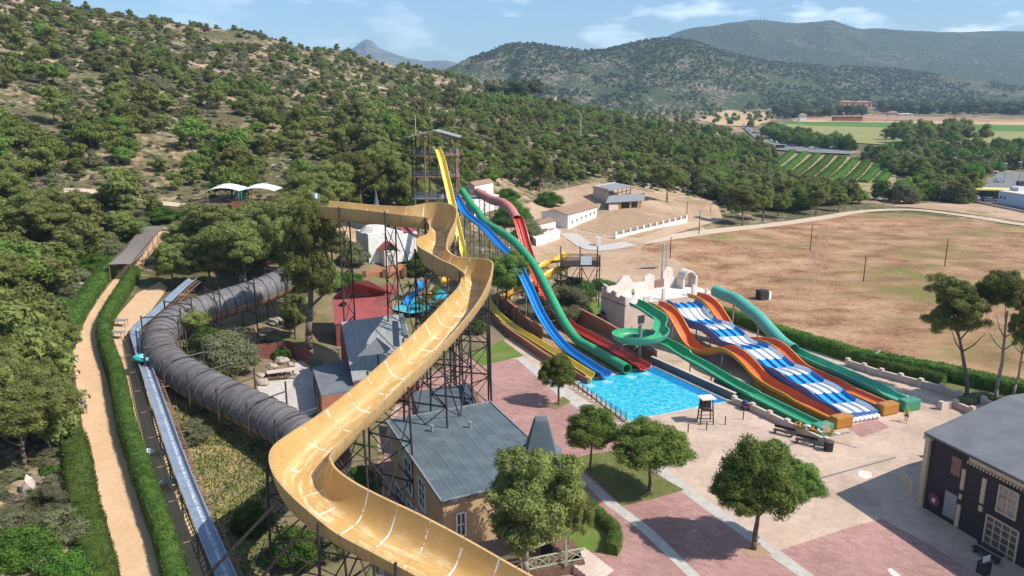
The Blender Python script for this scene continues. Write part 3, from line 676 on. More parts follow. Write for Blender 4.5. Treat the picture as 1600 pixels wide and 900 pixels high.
def hedge(name, pix, width, height, label, m, group=None, dens=46, ln=.22, wd=.12):
    pts = [G(*p) for p in pix]; q = resample(cr([(p.x, p.y, 0.0) for p in pts], 6), .5); F = frames(q); VV = []; FF = []; rows = []; r = np.random.default_rng(len(pix) + int(pix[0][0]))
    prof = [(-.5, 0), (-.52, .55), (-.40, .93), (0, 1.0), (.40, .93), (.52, .55), (.5, 0)]
    for i, (c, sd, up, t) in enumerate(F):
        row = []
        for u, v in prof:
            p = c + sd * (u * width * r.uniform(.86, 1.0)); g = h1(p.x, p.y); p.z = g - .05 + v * height * r.uniform(.86, .98); row.append(p)
        rows.append(row)
    mb = MB(); mb.grid(rows); mb.face(rows[0]); mb.face(rows[-1])
    R = np.array([[p[:] for p in row] for row in rows]); n = int(len(F) * .5 * (width + 2 * height) * dens)
    i = r.integers(0, len(F) - 1, n); j = r.random(n) * 6; jj = j.astype(int); a = r.random(n)[:, None]; f = (j - jj)[:, None]
    jj = np.minimum(jj, 5)
    p = (R[i, jj] * (1 - f) + R[i, jj + 1] * f) * (1 - a) + (R[i + 1, jj] * (1 - f) + R[i + 1, jj + 1] * f) * a
    cen = R[i].mean(1); d = p - cen; d[:, 2] += .3; d /= np.linalg.norm(d, axis=1)[:, None]; p = p + d * (r.uniform(-.05, .2, (n, 1)) + .32 * fbm(p[:, 0] / .8, p[:, 1] / .8, 2)[:, None])
    v, f = blades(p, d, ln, wd, r)
    mbv = np.array([q_[:] for q_ in mb.v]); tri = []
    for fc in mb.f:
        for k in range(1, len(fc) - 1): tri.append((fc[0], fc[k], fc[k + 1]))
    V = np.concatenate([mbv, v]); T_ = np.concatenate([np.array(tri), f + len(mbv)]); off = V.mean(0); off[2] = V[:, 2].min()
    me = npmesh(name, V - off, T_, m); o = bpy.data.objects.new(name, me); COL.objects.link(o); o.location = off
    return tag(o, label, 'hedge', group)

# ------------------------------------------------------------------ scattered scrub and woods
def scatter_gn(name, pts, lib_list, label, cat):     # pts: (x,y,z,scale xy,scale z,kind)
    pts = np.array(pts, float); me = bpy.data.meshes.new(name); me.vertices.add(len(pts)); me.vertices.foreach_set('co', pts[:, :3].astype(np.float32).ravel())
    for nm, col, ty in (('sc', 3, 'FLOAT'), ('sz', 4, 'FLOAT'), ('kd', 5, 'INT'), ('rt', 6, 'FLOAT')):
        at = me.attributes.new(nm, ty, 'POINT'); at.data.foreach_set('value', pts[:, col].astype(np.int32 if ty == 'INT' else np.float32))
    me.update(); o = bpy.data.objects.new(name, me); COL.objects.link(o); tag(o, label, cat, kind='stuff')
    ng = bpy.data.node_groups.new(name, 'GeometryNodeTree'); ng.interface.new_socket('Geometry', in_out='INPUT', socket_type='NodeSocketGeometry'); ng.interface.new_socket('Geometry', in_out='OUTPUT', socket_type='NodeSocketGeometry')
    gi = ng.nodes.new('NodeGroupInput'); go = ng.nodes.new('NodeGroupOutput'); jn = ng.nodes.new('GeometryNodeJoinGeometry')
    def attr(nm, ty):
        a = ng.nodes.new('GeometryNodeInputNamedAttribute'); a.data_type = ty; a.inputs['Name'].default_value = nm; return a.outputs[0]
    sc = attr('sc', 'FLOAT'); sz = attr('sz', 'FLOAT'); kd = attr('kd', 'INT'); rt = attr('rt', 'FLOAT')
    cx = ng.nodes.new('ShaderNodeCombineXYZ'); ng.links.new(sc, cx.inputs[0]); ng.links.new(sc, cx.inputs[1]); ng.links.new(sz, cx.inputs[2])
    rx = ng.nodes.new('ShaderNodeCombineXYZ'); ng.links.new(rt, rx.inputs[2])
    for k, src in enumerate(lib_list):
        oi = ng.nodes.new('GeometryNodeObjectInfo'); oi.transform_space = 'ORIGINAL'; oi.inputs['Object'].default_value = src
        try: oi.inputs['As Instance'].default_value = True
        except Exception: pass
        ip = ng.nodes.new('GeometryNodeInstanceOnPoints'); cmp = ng.nodes.new('FunctionNodeCompare'); cmp.data_type = 'INT'; cmp.operation = 'EQUAL'
        ng.links.new(kd, [s for s in cmp.inputs if s.type == 'INT'][0]); [s for s in cmp.inputs if s.type == 'INT'][1].default_value = k
        ng.links.new(gi.outputs[0], ip.inputs['Points']); ng.links.new(cmp.outputs[0], ip.inputs['Selection']); ng.links.new(oi.outputs['Geometry'], ip.inputs['Instance'])
        ng.links.new(cx.outputs[0], ip.inputs['Scale']); ng.links.new(rx.outputs[0], ip.inputs['Rotation']); ng.links.new(ip.outputs[0], jn.inputs[0])
    ng.links.new(jn.outputs[0], go.inputs[0]); md = o.modifiers.new('scatter', 'NODES'); md.node_group = ng
    return o
def scatter_flat(name, pts, lib, label, cat):        # merges low clumps straight into one mesh
    pts = np.array(pts, float); VV = []; FF = []; off = 0; MI = []
    Vs = []
    for me in lib:
        v = np.empty(len(me.vertices) * 3, np.float32); me.vertices.foreach_get('co', v); v = v.reshape(-1, 3); f = np.empty(len(me.loops), np.int32); me.loops.foreach_get('vertex_index', f); Vs.append((v, f.reshape(-1, 3)))
    for p in pts:
        v, f = Vs[int(p[5])]; c, s = math.cos(p[6]), math.sin(p[6])
        q = np.stack([(v[:, 0] * c - v[:, 1] * s) * p[3] + p[0], (v[:, 0] * s + v[:, 1] * c) * p[3] + p[1], v[:, 2] * p[4] + p[2]], 1)
        VV.append(q); FF.append(f + off); off += len(v); MI.append(np.full(len(f), int(p[5])))
    me = npmesh(name, np.concatenate(VV), np.concatenate(FF), [m_.materials[0] for m_ in lib], np.concatenate(MI))
    o = bpy.data.objects.new(name, me); COL.objects.link(o); return tag(o, label, cat, kind='stuff')
EXCL = [[(175, 1100), (118, 700), (105, 600), (75, 540), (120, 440), (170, 420), (235, 350), (280, 320), (450, 322), (560, 325), (640, 350), (715, 345), (722, 290), (800, 290), (840, 300), (925, 278), (1010, 295), (1110, 312), (1135, 340), (1340, 322), (1420, 320), (1500, 322), (1600, 330), (2100, 380), (2100, 1200)],
        [(1130, 170), (1215, 176), (1215, 190), (1190, 200), (1120, 196)], [(20, 310), (120, 290), (260, 308), (300, 325), (280, 335), (120, 308), (30, 325)]]
def ok(px, py):
    return not any(inpoly(px, py, e) for e in EXCL)
plants = []
r = np.random.default_rng(5)
# hillside, sampled evenly over the ground
N0 = 24000
a = r.uniform(-.98, .36, N0); Yv = np.exp(r.uniform(math.log(60), math.log(900), N0)); keep = r.random(N0) < np.minimum(1, (Yv / 700) ** .6)
a, Yv = a[keep], Yv[keep]; X = a * Yv; Z = hz(X, Yv); dn = fbm(X / 30 + 9, Yv / 30, 3) + .5; kd_n = r.random(len(X)); sz = r.random(len(X))
for x, y, z, d, q, s in zip(X, Yv, Z, dn, kd_n, sz):
    px, py = proj(x, y, z)
    if px < -260 or px > 1210 or py > 1000 or py < -60: continue
    if not ok(px, py): continue
    wood = max(0, min(1, (px - 560) / 300)) if y > 170 else 0
    if z < 6 and px > 1100 and y < 260: continue
    if d < .43 and q > .18 + wood: continue
    if px > 1030 and y > 430: continue
    big = .20 + .42 * wood
    if py > 300 and px < 420: big = .26
    if q < big:                       # pine
        w = (4.2 + 5.0 * s ** 1.3) * (1 if y < 350 and px < 700 else .74); plants.append((x, y, z - .4, w, w * r.uniform(.65, .95), 0 if r.random() < .75 else 4, r.uniform(0, 6.28), d))
    elif q < .58: w = 1.5 + 3.0 * s ** 1.4; plants.append((x, y, z - .1, w * 1.2, w * .8, 1, r.uniform(0, 6.28), d))
    elif q < .82: w = 1.1 + 2.4 * s; plants.append((x, y, z - .1, w * 1.2, w * .7, 2, r.uniform(0, 6.28), d))
    else: w = 1.0 + 1.8 * s; plants.append((x, y, z - .1, w * 1.2, w * .75, 3, r.uniform(0, 6.28), d))
def zone(poly, n, kinds, wr, seed):
    q = np.random.default_rng(seed); xs = [p[0] for p in poly]; ys = [p[1] for p in poly]; c = 0; out = []
    while c < n:
        px, py = q.uniform(min(xs), max(xs)), q.uniform(min(ys), max(ys))
        if not inpoly(px, py, poly): continue
        c += 1; p = G(px, py); w = q.uniform(*wr); k = kinds[q.integers(len(kinds))]
        out.append((p.x, p.y, p.z - .3, w, w * q.uniform(.75, 1.1), k, q.uniform(0, 6.28), 1))
    return out
WOOD = []
WOOD += zone([(1090, 300), (1110, 275), (1180, 268), (1240, 300), (1330, 310), (1400, 310), (1440, 292), (1500, 298), (1530, 304), (1515, 318), (1440, 318), (1340, 318), (1260, 330), (1180, 332), (1120, 318)], 270, [0, 4, 4, 0, 1, 3], (5.5, 9), 21)
WOOD += zone([(1400, 275), (1345, 250), (1370, 240), (1400, 232), (1470, 228), (1600, 230), (1700, 232), (1700, 268), (1560, 266), (1520, 290), (1450, 285)], 300, [3, 3, 4, 0, 1], (5, 9), 22)
WOOD += zone([(1188, 206), (1215, 200), (1235, 212), (1290, 226), (1340, 233), (1330, 236), (1240, 230), (1200, 218)], 110, [3, 4, 3], (7, 11), 23)
WOOD += zone([(1010, 206), (1060, 200), (1110, 206), (1150, 218), (1190, 234), (1215, 244), (1190, 262), (1100, 262), (1000, 240)], 180, [0, 4, 3, 0], (6, 10), 24)
WOOD += zone([(1380, 218), (1405, 212), (1500, 211), (1530, 219), (1570, 226), (1400, 227)], 42, [4, 0], (11, 14.5), 29)
WOOD += zone([(690, 168), (840, 160), (960, 166), (1040, 172), (1120, 170), (1130, 178), (1080, 192), (980, 205), (860, 200)], 250, [0, 4], (6, 10), 25)
WOOD += zone([(1090, 172), (1210, 178), (1212, 187), (1180, 198), (1100, 196)], 45, [0, 3], (5, 8), 31)
FAR = []
FAR += zone([(760, 150), (1000, 156), (1240, 160), (1420, 158), (1700, 166), (1700, 180), (1400, 178), (1376, 176), (1374, 163), (1300, 163), (1300, 176), (1240, 174), (1060, 166), (900, 165)], 1500, [0, 0, 0, 1], (10, 17), 26)
FAR += zone([(1305, 176), (1350, 176), (1352, 180), (1305, 180)], 26, [0], (10, 14), 28)
FAR += zone([(1210, 178), (1250, 176), (1300, 180), (1300, 183), (1240, 184), (1215, 188)], 60, [0, 0, 1], (9, 15), 27)
hc_, hr_ = HV.shape[1], HV.shape[0]
for k in range(12000):                              # woods on the middle hills
    i = int(r.uniform(3, hr_ / 1.6 + 2)); j = r.integers(2, hc_ - 2); f, g = r.random(), r.random()
    p = (HV[i, j] * (1 - f) + HV[i, j + 1] * f) * (1 - g) + (HV[i - 1, j] * (1 - f) + HV[i - 1, j + 1] * f) * g
    if fbm(np.array([p[0] / 160]), np.array([p[1] / 160]), 3)[0] + .5 < .40: continue
    w = r.uniform(5, 9.5); FAR.append((p[0], p[1], p[2] - 1.5, w, w * .8, 0 if r.random() < .8 else 1, r.uniform(0, 6), 1))
scatter_flat('far_woods', [(p[0], p[1], p[2], p[3], p[4], (0 if p[5] == 0 and (i % 2) else (1 if p[5] == 0 else 2)), p[6]) for i, p in enumerate(FAR)], [LOW['pine'][0], LOW['pine'][1], LOW['olive'][0]], 'dark woods covering the low hills at the end of the valley', 'woodland')

KINDS = [('pine', 'pine_tree'), ('olive', 'shrub'), ('dry', 'shrub'), ('bright', 'shrub'), ('dark', 'pine_tree')]
allp = [p + (0,) for p in plants] + [p + (1,) for p in WOOD]
def rank(p):
    D = p[1] * CP + (CAM_H - p[2]) * SP; px, py = proj(p[0], p[1], p[2] + p[4] * .5)
    vis = -15 < px < 1615 and -10 < py < 920
    return -(p[3] * p[4] / D ** 2) if vis else 0
allp.sort(key=rank)
quota = {'pine': 290, 'olive': 150, 'dry': 60, 'bright': 80}; rest = []; protos = {}
TR0 = trunk_mesh(.5, .022, (.02, .01), .45, seed=4, limbs=4).build('trunk', M['bark'], thing('tmp', (0, 0, 0), 'x', 'x')).data
for ob in [q for q in bpy.data.objects if q.name in ('tmp', 'trunk')]: bpy.data.objects.remove(ob)
KL = {0: 'open-crowned pine', 4: 'dense dark pine', 1: 'grey-green shrub', 2: 'dry brown twiggy bush', 3: 'bright green broadleaf bush'}
def sector(x, y):
    if x < 150: return 'in the scrub at the top left corner' if y < 150 else ('on the left edge slope above the dirt track' if y < 300 else 'on the left edge below the dirt track')
    if x < 330: return 'just under the skyline at upper left' if y < 120 else ('on the slope above the pergola' if y < 300 else 'on the bank beside the pergola')
    if x < 520: return 'under the skyline left of the distant peak' if y < 140 else ('on the stony slope above the white tents' if y < 300 else 'beside the central pine grove')
    if x < 650: return 'below the ridge under the distant peak' if y < 150 else 'on the slope left of the slide tower'
    if x < 720: return 'on the wooded ridge over the slide tower' if y < 190 else 'directly behind the slide tower'
    if x < 900: return 'on the wooded slope between tower and forked mast' if y < 230 else 'on the slope between tower and barn'
    if x < 1130: return 'in the wood behind the barn' if y > 215 else 'at the far top of the wood behind the barn'
    if x < 1400: return 'between the dirt track and the striped orchard' if y > 250 else 'along the far road by the orchard'
    return 'in the green belt left of the blue warehouse'
for p in allp:
    kd = int(p[5]); nm = KINDS[kd][0]; qk = 'pine' if nm == 'dark' else nm; lst = MID[nm]; w_ = p[8]
    if quota[qk] > 0 and rank(p) < 0:
        quota[qk] -= 1; me = lst[quota[qk] % len(lst)]
        sec = sector(*proj(p[0], p[1], p[2] + p[4] * .5)); lab = KL[kd] + ' ' + sec; grp = ('plants ' + sec + ': ') + {0: 'pines', 4: 'dark pines', 1: 'grey-green shrubs', 2: 'dry bushes', 3: 'bright bushes'}[kd]
        if KINDS[kd][1] == 'pine_tree':
            lift = p[4] * (.22 if w_ == 0 else .12); t = thing('pine_tree', p[:3], lab, 'tree', grp)
            c = bpy.data.objects.new('crown', me); COL.objects.link(c); c.parent = t; c.location = (0, 0, lift); c.scale = (p[3], p[3], p[4]); c.rotation_euler = (0, 0, p[6])
            q = bpy.data.objects.new('trunk', TR0); COL.objects.link(q); q.parent = t; q.scale = (p[3], p[3], p[4] * 1.3)
            protos.setdefault((nm, me.name), c)
        else:
            o = bpy.data.objects.new('shrub' if not (w_ and kd == 3) else 'broadleaf_tree', me); COL.objects.link(o); o.location = p[:3]; o.scale = (p[3], p[3], p[4]); o.rotation_euler = (0, 0, p[6])
            tag(o, lab, 'shrub' if not (w_ and kd == 3) else 'tree', grp); protos.setdefault((nm, me.name), o)
    else: rest.append(p)
src = []; kmap = {}
for (nm, mn), ob in protos.items(): kmap.setdefault(nm, []).append(len(src)); src.append(ob)
pp = []
for i, p in enumerate(rest):
    nm = KINDS[int(p[5])][0]; l = kmap[nm]; lift = p[4] * .12 if nm in ('pine', 'dark') else 0
    pp.append((p[0], p[1], p[2] + lift, p[3], p[4], l[i % len(l)], p[6]))
scatter_gn('hillside_scrub', pp, src, 'pines and scrub covering the rest of the hillside and valley', 'vegetation')
# low ground tufts over the hillside: herbs and small bushes
tf = []
N1 = 42000
a = r.uniform(-.98, .32, N1); Yv = np.exp(r.uniform(math.log(55), math.log(620), N1)); X = a * Yv; Z = hz(X, Yv)
for x, y, z in zip(X, Yv, Z):
    px, py = proj(x, y, z)
    if -60 < px < 1150 and -20 < py < 950 and ok(px, py) and (r.random() < .25 or fbm(np.array([x / 30 + 9]), np.array([y / 30]), 3)[0] > -.05): w = r.uniform(.5, 1.6); tf.append((x, y, z - .05, w * 1.3, w * .6, kmap['dry'][0] if r.random() < .4 else (kmap['olive'][0] if r.random() < .6 else kmap['bright'][0]), r.uniform(0, 6.28)))
scatter_gn('hillside_herbs', tf, src, 'low herbs and small tufts between the shrubs of the hillside', 'vegetation')
# ------------------------------------------------------------------ slides
def fiber(name, c1, c2, seam=3.0, seamc=None, rough=.28, streak=0.0, wear=(.75, .7, .6), arc=0.0, dirt=.25, gap=.025):
    m, nt, b = newmat(name); uv = coords(nt, 'UV'); sp = nt.nodes.new('ShaderNodeSeparateXYZ'); nt.links.new(uv, sp.inputs[0])
    v = coords(nt, 'Position'); f = noise(nt, v, .5, 6, .65); c = ramp(nt, f, [(.3, c1), (.7, c2)])
    fr = math_(nt, 'FRACT', math_(nt, 'DIVIDE', sp.outputs[0], seam))
    if dirt: c = mixc(nt, math_(nt, 'MULTIPLY', ramp(nt, noise(nt, v, 1.6, 6, .75), [(.45, (0, 0, 0)), (.75, (1, 1, 1))]), dirt), c, tuple(x * .45 for x in c1))
    if streak:                          # pale worn patches down the running line
        ss = coords(nt, 'UV', (.35, 9, 1)); n = noise(nt, ss, 1.0, 6, .7)
        cen = math_(nt, 'SUBTRACT', 1.0, math_(nt, 'MULTIPLY', math_(nt, 'ABSOLUTE', math_(nt, 'SUBTRACT', sp.outputs[1], .5)), 2.6))
        k = math_(nt, 'MULTIPLY', ramp(nt, n, [(.50, (0, 0, 0)), (.60, (1, 1, 1))]), math_(nt, 'MAXIMUM', cen, 0))
        c = mixc(nt, math_(nt, 'MULTIPLY', k, streak), c, wear)
    if arc:
        n = noise(nt, coords(nt, 'UV', (.31, 2.2, 1)), 1.3, 4, .8); k = math_(nt, 'LESS_THAN', fr, .055)
        k = math_(nt, 'MULTIPLY', k, ramp(nt, n, [(.475, (0, 0, 0)), (.51, (1, 1, 1))])); c = mixc(nt, math_(nt, 'MULTIPLY', k, arc), c, (.85, .80, .72))
    s = math_(nt, 'LESS_THAN', fr, gap); c = mixc(nt, math_(nt, 'MULTIPLY', s, .65), c, seamc or tuple(x * .35 for x in c1))
    nt.links.new(c, b.inputs['Base Color']); b.inputs['Roughness'].default_value = rough
    nt.links.new(ramp(nt, noise(nt, v, 1.2, 5), [(.3, (rough,) * 3), (.7, (min(1, rough + .25),) * 3)]), b.inputs['Roughness'])
    bump(nt, b, math_(nt, 'SUBTRACT', 1.0, s), .4, .03); return m
S_tan = fiber('tan_fibreglass', (.58, .37, .14), (.50, .295, .095), 2.6, streak=.95, arc=1.0, rough=.42, gap=.012, dirt=.28, wear=(.74, .60, .36))
S_tanout = fiber('tan_fibreglass_outside', (.56, .36, .155), (.48, .30, .13), 1.3, rough=.5, gap=.05)
S_yel = fiber('yellow_fibreglass', (.72, .56, .10), (.68, .52, .09), 4)
S_yel2 = fiber('deep_yellow_fibreglass', (.75, .42, .02), (.68, .36, .02), 3)
S_blue = fiber('blue_fibreglass', (.02, .27, .64), (.02, .22, .56), 3)
S_green = fiber('green_fibreglass', (.045, .36, .16), (.04, .31, .13), 3)
S_teal = fiber('pale_green_fibreglass', (.10, .46, .29), (.08, .40, .25), 3)
S_tealtube = fiber('turquoise_tube', (.11, .42, .33), (.09, .36, .29), 3, rough=.35)
S_red = fiber('red_fibreglass', (.60, .06, .03), (.52, .05, .03), 3)
S_pink = fiber('faded_red_fibreglass', (.60, .22, .19), (.52, .17, .15), 3, rough=.5)
S_orin = fiber('red_orange_fibreglass', (.66, .14, .025), (.58, .11, .02), 3)
S_orout = fiber('orange_fibreglass', (.78, .35, .05), (.68, .29, .04), 3)
S_tube = fiber('grey_tube_shell', (.115, .105, .11), (.20, .185, .185), 1.55, rough=.6, dirt=.5, arc=.8, gap=.06)
S_tubebot = fiber('orange_tube_belly', (.42, .24, .14), (.34, .19, .11), 1.55, rough=.6, dirt=.5)
def multi_mat():
    m, nt, b = newmat('blue_white_lanes'); uv = coords(nt, 'UV'); sp = nt.nodes.new('ShaderNodeSeparateXYZ'); nt.links.new(uv, sp.inputs[0])
    fr = math_(nt, 'FRACT', math_(nt, 'DIVIDE', math_(nt, 'ADD', sp.outputs[0], math_(nt, 'MULTIPLY', sp.outputs[1], .6)), 5.4))
    isb = math_(nt, 'LESS_THAN', fr, .43); ln = math_(nt, 'FRACT', math_(nt, 'MULTIPLY', sp.outputs[1], 4.0))
    blue = ramp(nt, ln, [(.0, (.02, .16, .48)), (.18, (.015, .14, .46)), (.3, (.03, .36, .66)), (.95, (.03, .33, .62))])
    edge = math_(nt, 'GREATER_THAN', sp.outputs[1], .93); blue = mixc(nt, edge, blue, (.015, .12, .42))
    c = mixc(nt, isb, (.74, .74, .75), blue); nt.links.new(c, b.inputs['Base Color']); b.inputs['Roughness'].default_value = .3; return m
S_multi = multi_mat()
def post(mb, x, y, z1, r=.09, z0=None):
    mb.bar((x, y, h1(x, y) - .1 if z0 is None else z0), (x, y, z1), r, 8)
def W3(px, py, z, *rest): p = P(px, py, z); return (p.x, p.y, p.z) + rest

# giant tan slide
TAN = [(506, 339, 20.9, 3.4, 1.7, 1.5), (540, 342, 20.7, 3.4, 1.7, 1.5), (580, 346, 20.4, 3.4, 1.7, 1.5), (635, 352, 20.0, 3.3, 2.0, 1.4), (674, 357, 19.5, 3.2, 2.9, 1.3), (692, 367, 19.0, 3.2, 3.0, 1.3), (691, 383, 18.4, 3.2, 2.6, 1.3), (678, 399, 17.8, 3.3, 1.7, 1.9), (677, 414, 17.2, 3.2, 1.5, 2.1), (697, 426, 16.6, 3.2, 1.5, 1.7), (722, 436, 16.0, 3.2, 2.0, 1.4), (742, 447, 15.4, 3.2, 2.6, 1.2), (744, 464, 14.8, 3.3, 2.4, 1.2), (726, 490, 14.2, 3.4, 1.6, 1.3),
       (688, 535, 13.1, 3.4, 1.4, 1.4), (641, 584, 12.0, 3.4, 1.4, 1.4), (589, 634, 10.8, 3.5, 1.4, 1.4), (536, 682, 9.7, 3.7, 1.4, 1.5), (494, 722, 8.9, 3.9, 1.4, 1.9), (475, 750, 8.4, 4.0, 1.6, 2.3), (479, 780, 8.0, 4.0, 1.8, 2.3), (508, 810, 7.7, 4.0, 1.9, 2.0), (555, 838, 7.3, 4.0, 1.9, 1.4), (620, 871, 6.8, 4.0, 1.9, 1.3), (690, 908, 6.2, 4.0, 1.8, 1.3), (760, 948, 5.6, 4.0, 1.7, 1.4), (830, 990, 5.0, 4.0, 1.7, 1.4)]
tq = resample(cr([W3(*c) for c in TAN], 10), .55)
t = thing('water_slide', (tq[-1][0], tq[-1][1], 0), 'giant tan open raft slide winding across the park on timber trestles', 'water slide')
mb = MB(); trough(mb, [(*a[:4], a[4] * 1.12, a[5] * 1.12) for a in tq], 4, 1.5, 1.5, p=5.5, th=.16, lip=.18, nU=22); mb.build('channel', [S_tan, S_tanout], t, smooth='auto')
F = frames(tq); acc = 0; last = None; k = 0
for i in range(5, len(tq), 11):
    c, sd, up, tt = F[i]; w = tq[i][3] / 2 + .35; mb = MB(); pts = []
    zt = c.z + 1.1
    for s in (-1, 1):
        p = c + sd * s * w; g = h1(p.x, p.y) - .2; q = Vector((p.x + sd.x * s * .35, p.y + sd.y * s * .35, g)); mb.bar(q, (p.x, p.y, zt + (.7 if s > 0 else 0)), .10, 7); pts.append((p, q, g))
    nl = max(1, int((c.z - pts[0][2]) / 3.3)); zs = [pts[0][2] + .3 + (c.z - .5 - pts[0][2]) * q / nl for q in range(nl + 1)]
    fp = lambda s, z: (lambda p, q, g: Vector((q.x + (p.x - q.x) * (z - g) / (zt - g), q.y + (p.y - q.y) * (z - g) / (zt - g), z)))(*pts[s])
    for q in range(nl + 1):
        if q: mb.beam(fp(0, zs[q]), fp(1, zs[q]), .10, .13)
        if q < nl: mb.bar(fp(q % 2, zs[q]), fp(1 - q % 2, zs[q + 1]), .055, 6); mb.bar(fp(1 - q % 2, zs[q]), fp(q % 2, zs[q + 1]), .055, 6)
    mb.build('trestle', M['wood'], t)
    if last is not None and k % 2 == 0:
        mb = MB()
        for s in (0, 1):
            a0, b0 = last(s, .45), fp(s, .45)
            mb.bar(last(s, last.lo), fp(s, c.z - 1), .07, 6); mb.bar(last(s, last.hi - 1), fp(s, zs[0]), .07, 6)
        mb.build('brace', M['wood'], t)
    class LL:
        def __init__(s_, f, lo, hi): s_.f = f; s_.lo = lo; s_.hi = hi
        def __call__(s_, s, z): return s_.f(s, z)
    _pts = list(pts); _zt = zt
    def mk(P_, Z_):
        return lambda s, z: (lambda p, q, g: Vector((q.x + (p.x - q.x) * (z - g) / (Z_ - g), q.y + (p.y - q.y) * (z - g) / (Z_ - g), z)))(*P_[s])
    last = LL(mk(_pts, _zt), zs[0], c.z); k += 1
for a, b in (((436, 782, 8.2), (290, 935, .6)), ((478, 822, 7.6), (385, 930, .6))):
    mb = MB(); mb.bar(P(*a), P(*b), .12, 8); mb.build('strut', M['woodbrown'], t)

# grey raft tube
TUB = [(452, 436, 9.6), (425, 448, 9.1), (395, 460, 8.6), (350, 474, 8.0), (310, 487, 7.5), (278, 499, 7.1), (256, 517, 6.7), (249, 540, 6.3), (262, 566, 5.8), (298, 592, 5.3), (345, 617, 4.8), (395, 641, 4.3), (440, 664, 3.9), (480, 690, 3.5), (520, 725, 3.2)]
uq = resample(cr([W3(*c) for c in TUB], 10), .5)
t = thing('tube_slide', (uq[-1][0], uq[-1][1], 0), 'thick dark grey enclosed raft tube with orange belly, curving between the pines', 'water slide')
mb = MB(); tube(mb, uq, 2.0, 24, .1, 0, 1, -.35); mb.build('tube', [S_tube, S_tubebot], t, smooth='auto')
F = frames(uq); mb = MB()
for i in range(2, len(F), 3):
    c, sd, up, tt = F[i]; rr_ = [[c + tt * o_ + (sd * math.cos(6.2832 * k / 24) + up * math.sin(6.2832 * k / 24)) * r_ for k in range(24)] for o_, r_ in ((-.07, 2.0), (-.06, 2.09), (.06, 2.09), (.07, 2.0))]; mb.grid(rr_, closed=True)
mb.build('flange_rings', mat('tube_flange', (.085, .075, .07), (.14, .105, .085), 2, .7), t)
F = frames(uq)
for i in range(5, len(uq), 10):
    c, sd, up, tt = F[i]; mb = MB(); e = []
    for s in (-1, 1):
        p = c + sd * s * 2.35; post(mb, p.x, p.y, c.z + 2.2 + (1.0 if s < 0 else .2), .10); e.append(p)
    mb.bar(e[0] + Vector((0, 0, 2.15)), e[1] + Vector((0, 0, 2.15)), .08, 6); mb.bar(e[0] - Vector((0, 0, 2.2)), e[1] - Vector((0, 0, 2.2)), .09, 6)
    g = h1(c.x, c.y); mb.bar((e[0].x, e[0].y, g), e[1] - Vector((0, 0, 2.2)), .06, 6)
    mb.build('support_frame', M['steeldark'] if i % 20 else M['rust'], t)

# raft lift
LF = [(292, 437, 8.8), (276, 450, 8.3), (247, 477, 7.5), (222, 499, 6.9), (202, 517, 6.4), (207, 540, 6.1), (217, 572, 5.7), (236, 628, 5.2), (259, 695, 4.5), (285, 765, 3.8), (318, 845, 3.0), (345, 908, 2.4), (372, 975, 1.8)]
def lift_mat():
    m, nt, b = newmat('lift_belt'); uv = coords(nt, 'UV'); sp = nt.nodes.new('ShaderNodeSeparateXYZ'); nt.links.new(uv, sp.inputs[0])
    v = coords(nt, 'Position'); c = ramp(nt, noise(nt, v, .8, 6, .7), [(.3, (.16, .20, .27)), (.7, (.25, .30, .38))])
    d = math_(nt, 'ABSOLUTE', math_(nt, 'SUBTRACT', sp.outputs[1], .42)); k = math_(nt, 'MULTIPLY', math_(nt, 'LESS_THAN', d, .07), ramp(nt, noise(nt, v, 5, 4, .8), [(.47, (0, 0, 0)), (.55, (1, 1, 1))]))
    c = mixc(nt, k, c, (.62, .62, .62)); s = math_(nt, 'LESS_THAN', math_(nt, 'FRACT', math_(nt, 'DIVIDE', sp.outputs[0], 3.0)), .02); c = mixc(nt, s, c, (.1, .11, .13))
    nt.links.new(c, b.inputs['Base Color']); b.inputs['Roughness'].default_value = .45; return m
lq = cr([W3(c[0] + 10, *c[1:]) for c in LF], 2); lq = resample(lq, 1.2)
t = thing('raft_lift', (lq[-1][0], lq[-1][1], h1(lq[-1][0], lq[-1][1])), 'long straight blue-grey conveyor ramp with ladder walkways, beside the hedge', 'conveyor')
mb = MB(); trough(mb, lq, 1.12, .32, .32, p=8, th=.12, lip=.10, nU=10); mb.build('belt', [lift_mat(), M['steel']], t)
F = frames(lq)
for s, mt in ((-1, M['rust']), (1, M['steeldark'])):
    mb = MB(); o1 = [c + sd * s * .72 - Vector((0, 0, .12)) for c, sd, up, tt in F]; o2 = [c + sd * s * 1.16 - Vector((0, 0, .35)) for c, sd, up, tt in F]
    for a in (o1, o2):
        for i in range(len(a) - 1): mb.bar(a[i], a[i + 1], .05, 5)
    for i in range(len(o1) - 1):
        for q in (0, .5): mb.bar(o1[i].lerp(o1[i + 1], q), o2[i].lerp(o2[i + 1], q), .04, 5)
    mb.build('ladder_walkway', mt, t)
for i in range(3, len(F), 5):
    c, sd, up, tt = F[i]; mb = MB()
    for s in (-1, 1): p = c + sd * s * .7; post(mb, p.x, p.y, c.z - .15, .07)
    mb.bar(c + sd * 1.7 - Vector((0, 0, .4)), c - sd * 1.7 - Vector((0, 0, .4)), .06, 5); mb.build('leg_frame', M['rust'], t)
rp_ = Vector(W3(227, 560, 6.25)); t = thing('raft', rp_, 'round turquoise inflatable raft riding up the grey conveyor', 'raft')
mb = MB(); R_ = 1.12; rows = []
for i in range(28):
    a = 6.2832 * i / 28; rows.append([rp_ + Vector((math.cos(a) * (R_ + .27 * math.cos(q)), math.sin(a) * (R_ + .27 * math.cos(q)), .27 * math.sin(q) + .1 - .12 * math.cos(a - 1.2))) for q in [6.2832 * k / 10 for k in range(10)]])
